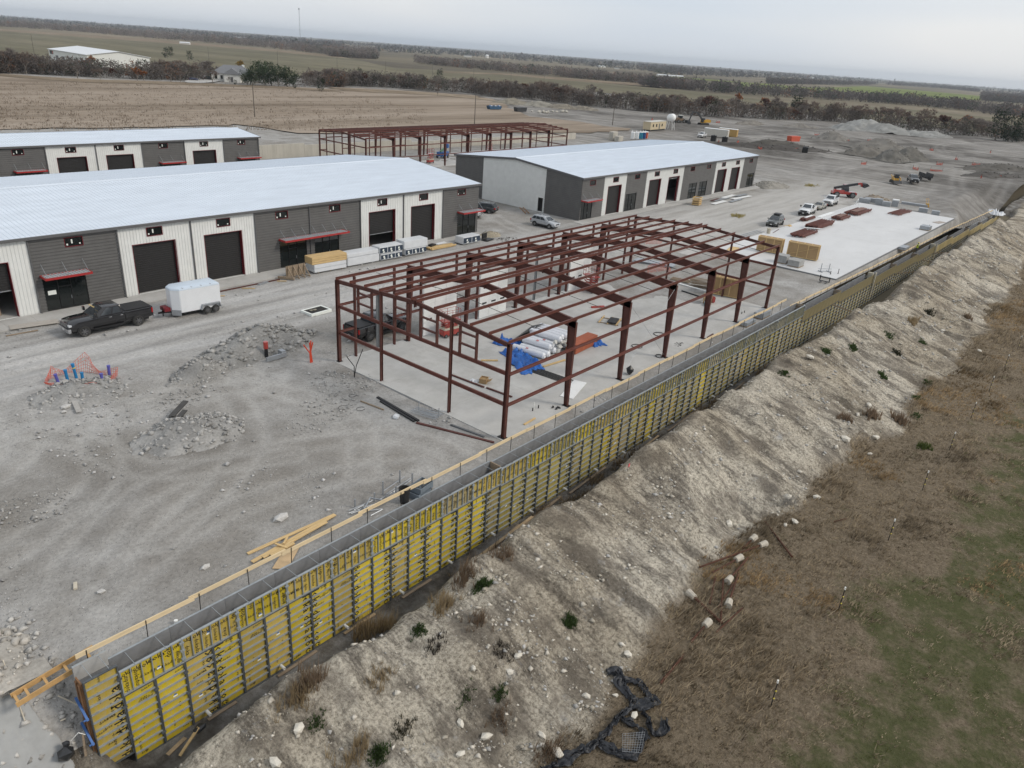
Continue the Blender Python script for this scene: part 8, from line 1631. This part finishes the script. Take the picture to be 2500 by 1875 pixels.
GB = 'bare winter trees in the belt beyond the site'
for px, cnt, hs_ in segs:
    for k in range(cnt):
        a, b = interp(px, (k+rnd.random())/cnt); x, y, _ = G(a, b, .1); d = math.hypot(x-CAM[0], y-CAM[1]); back = rnd.random()**1.5*26; x += (x-CAM[0])/d*back; y += (y-CAM[1])/d*back
        tree(bare[rnd.randrange(9)] if rnd.random() > .06 else ruddy[rnd.randrange(2)], (x, y, 0), rnd.uniform(.7, 1.45)*hs_*(.6 if 115 < a < 375 and b < 200 else 1), 'bare grey-brown winter tree in the belt beyond the site', GB)
SP = [(f1, 885, 520, rusty[0], .95, 'rust-orange tree at the left, before the belt'), (f1, 925, 520, rusty[1], .75, 'smaller rust-orange tree beside the first'), (f1, 610, 470, rusty[0], 1.35, 'orange-leaved tree in front of the white warehouse'), (f1, 560, 478, rusty[1], 1.1, 'orange-brown tree left of the one by the warehouse'), (f1, 70, 460, yell, .8, 'yellowish tree near the left edge'), (f1, 360, 470, yell, .7, 'pale yellow tree before the warehouse corner'), (f1, 1560, 470, yell, 1.3, 'golden tree rising behind the house roof'), (f3, 400, 420, rusty[0], 1.5, 'orange tree in the belt right of the excavator'), (f3, 585, 440, rusty[1], 1.35, 'orange tree further right in the belt'), (f3, 1225, 500, rusty[1], 1.1, 'rusty tree behind the gravel stockpile'), (f3, 1830, 560, rusty[0], 1.35, 'orange-brown tree near the right end of the belt'), (f3, 1470, 520, ruddy[0], 1.1, 'reddish tree behind the gravel ridge'), (f2_, 1235, 480, ruddy[1], 1.2, 'reddish tree in the belt above the stone heaps'), (f2_, 2150, 560, ruddy[0], 1.3, 'reddish tree in the belt above the excavator'), (f2_, 25, 390, ruddy[1], 1.0, 'reddish tree right of the evergreen row'), (f1, 500, 505, bare[2], 1.05, 'pale bare tree alone at the field edge, left'), (f1, 645, 512, bare[5], .8, 'small bare tree at the field edge before the warehouse'), (f1, 1100, 526, bare[1], 1.1, 'bare tree at the field edge left of the drive'), (f1, 1160, 528, bare[3], .9, 'bare tree beside the house drive'), (f1, 1368, 540, bare[7], 1.0, 'bare tree in front of the white house'), (f1, 1480, 542, bare[4], .55, 'small bare tree before the house porch'), (f1, 180, 466, bare[6], 1.0, 'spreading bare tree at the left edge'), (f2_, 690, 474, bare[0], .6, 'round bare bush alone at the field edge')]
for f, a, b, ms, s, lab in SP: x, y, _ = G(*f(a, b), .1); tree(ms, (x, y, .1), s, lab)
for k, (a, b, s) in enumerate(((1590, 548, .9), (1640, 552, .95), (1700, 552, 1.0), (1745, 552, 1.1), (1790, 556, 1.0), (1845, 558, 1.05), (1885, 556, .9), (1665, 530, 1.1), (1725, 530, 1.15), (1610, 545, .8))): x, y, _ = G(*f1(a, b), .1); tree(oaks[k % 3], (x, y, .1), s*.85, 'dark evergreen oak in the row beside the white house', 'evergreen oaks by the house', nm='evergreen_oak')
for f, a, b, s, lab in ((f1, 2068, 590, 1.0, 'round dark green bush alone at the field edge'), (f1, 1893, 570, .5, 'small dark bush before the evergreen row'), (f1, 1515, 545, .4, 'small dark bush before the house'), (f1, 1070, 370, 1.3, 'dark cedar among the bare trees, left'), (f1, 1100, 365, 1.3, 'dark cedar among the bare trees, right of another'), (f1, 1220, 390, 1.2, 'dark evergreen behind the bare trees'), (f2_, 205, 370, 1.2, 'dark cedar rising from the bare belt'), (f2_, 700, 400, 1.6, 'dark evergreen crown in the middle belt'), (f3, 250, 470, 1.5, 'dark cedar right of the excavator'), (f3, 770, 488, 1.9, 'tall dark cedar in the belt'), (f3, 990, 500, 1.5, 'dark cedar left of the gravel stockpile'), (f3, 2030, 620, 2.3, 'large dark evergreen at the right end'), (f3, 2110, 628, 2.0, 'dark evergreen second from the right edge'), (f3, 2180, 632, 2.2, 'dark evergreen at the right edge')): x, y, _ = G(*f(a, b), .1); tree(cedar[rnd.randrange(2)], (x, y, .1), s, lab, nm='evergreen_shrub')
# woods too far off to count
def wood(lab, polys, n, h, nt_, seed, tone=GREY, z=FZ, big=.35):
    rr = np.random.default_rng(seed); Vs, Ts = [], []
    for base, up in polys:
        m_ = int(n/len(polys)); P = []
        for _ in range(m_):
            a, b = interp(base, rr.uniform()); v = rr.uniform()**1.6*up; q = G(a+rr.normal(0, 2), b-v, z); P.append(q)
        P = np.array(P); H = h*rr.uniform(.55, 1.2, m_); c = np.array(tone)[None]*rr.uniform(.75, 1.2, (m_, 1))*np.where(rr.uniform(0, 1, (m_, 1)) < .03, np.array([[1.5, .95, .65]]), 1); c = np.where(rr.uniform(0, 1, (m_, 1)) < .10, np.array([[.08, .095, .065]]), c)
        d = rr.normal(0, 1, (m_, nt_, 3)); d /= np.linalg.norm(d, axis=2)[..., None]; d *= rr.uniform(.3, 1, (m_, nt_, 1))**.4
        C0 = P[:, None]+d*np.stack([H*.5, H*.5, H*.5], -1)[:, None]+np.stack([H*0, H*0, H*.5], -1)[:, None]
        V = np.stack([C0]+[C0+rr.normal(0, 1, C0.shape)*H[:, None, None]*big*.5 for _ in range(2)], 2); Vs.append(V.reshape(-1, 3)); Ts.append(np.repeat(c, nt_*3, axis=0)*np.repeat(rr.uniform(.85, 1.12, (m_*nt_, 1)), 3, axis=0))
    V = np.concatenate(Vs); link('distant_woodland', npmesh('distant_woodland', V, np.arange(len(V)).reshape(-1, 3), m_leafy, np.clip(np.concatenate(Ts), 0, 1)), None, label=lab, cat='woodland', kind='stuff')
wood('undergrowth and brush filling the bare tree belt beyond the site', [(s[0], 9) for s in segs], 1300, 7.5, 110, 20, (.195, .168, .148), 0, .11)
wood('bare woodland beyond the olive field on the left', [(z1((-60, 165), (500, 205), (1000, 248), (1600, 295), (2212, 362)), 22)], 2800, 12, 44, 21, big=.2)
wood('bare tree belt across the middle distance', [(z2((550, 268), (1000, 312), (1500, 356), (1900, 392), (2300, 440)), 8), (z2((0, 226), (310, 242)), 24)], 2000, 11, 50, 22, big=.2)
wood('dark tree belt behind the fields on the right', [(z3((-200, 285), (0, 300), (500, 338), (1000, 370), (1400, 395), (1800, 432), (2300, 500)), 9), (z3((600, 268), (900, 275), (1280, 278)), 5), (z3((1350, 276), (1700, 298), (1930, 322)), 5), (z3((1945, 375), (2300, 400)), 20)], 3400, 12, 40, 23, (.14, .123, .116), big=.2)
wood('far blue-grey woods stretching to the horizon', [(z1((-60, 140), (800, 190), (1600, 268), (2212, 330)), 24), (z2((300, 195), (900, 225), (1600, 285), (2300, 345)), 22), (z3((-100, 210), (600, 235), (1300, 262), (2300, 345)), 16), (z1((-60, 115), (1000, 200), (2212, 290)), 8), (z2((0, 150), (1100, 220), (2212, 310)), 8), (z3((0, 178), (1100, 238), (2300, 330)), 8)], 6600, 15, 9, 24, (.14, .135, .13), FZ, .5)
# rough dry grass on the brown field
n = 2500; pt = np.array([G(*f1(-60+r.uniform()*2800, 530+r.uniform()*310), .2) for _ in range(n)]); k = (pt[:, 1] > 135) & (pt[:, 0] < 175+.25*(pt[:, 1]-135)); P = pt[k]; n = len(P)
V, F, T = blades(P, r.uniform(.3, .9, n), 6, 1.2, .6, CH(n, (.20, .155, .115), (.38, .31, .24), r), 8, .09); link('field_grass', npmesh('field_grass', V, F, m_bl, T), None, label='tall dry brown grass over the field behind the buildings', cat='grass', kind='stuff')

# ---- the hazy air over the whole country
hz = MB(); hz.bx(-15600, 15600, -15600, 15600, -30, 110); me = hz.mesh('haze'); m_h = bpy.data.materials.new('hazy_air'); m_h.use_nodes = True; nt = m_h.node_tree; nt.nodes.clear()
ou = nt.nodes.new('ShaderNodeOutputMaterial'); pv = nt.nodes.new('ShaderNodeVolumePrincipled'); pv.inputs['Color'].default_value = (.80, .88, .97, 1); pv.inputs['Density'].default_value = .00007; pv.inputs['Anisotropy'].default_value = .2
nt.links.new(pv.outputs[0], ou.inputs['Volume']); me.materials.append(m_h); link('haze', me, None, kind='stuff')
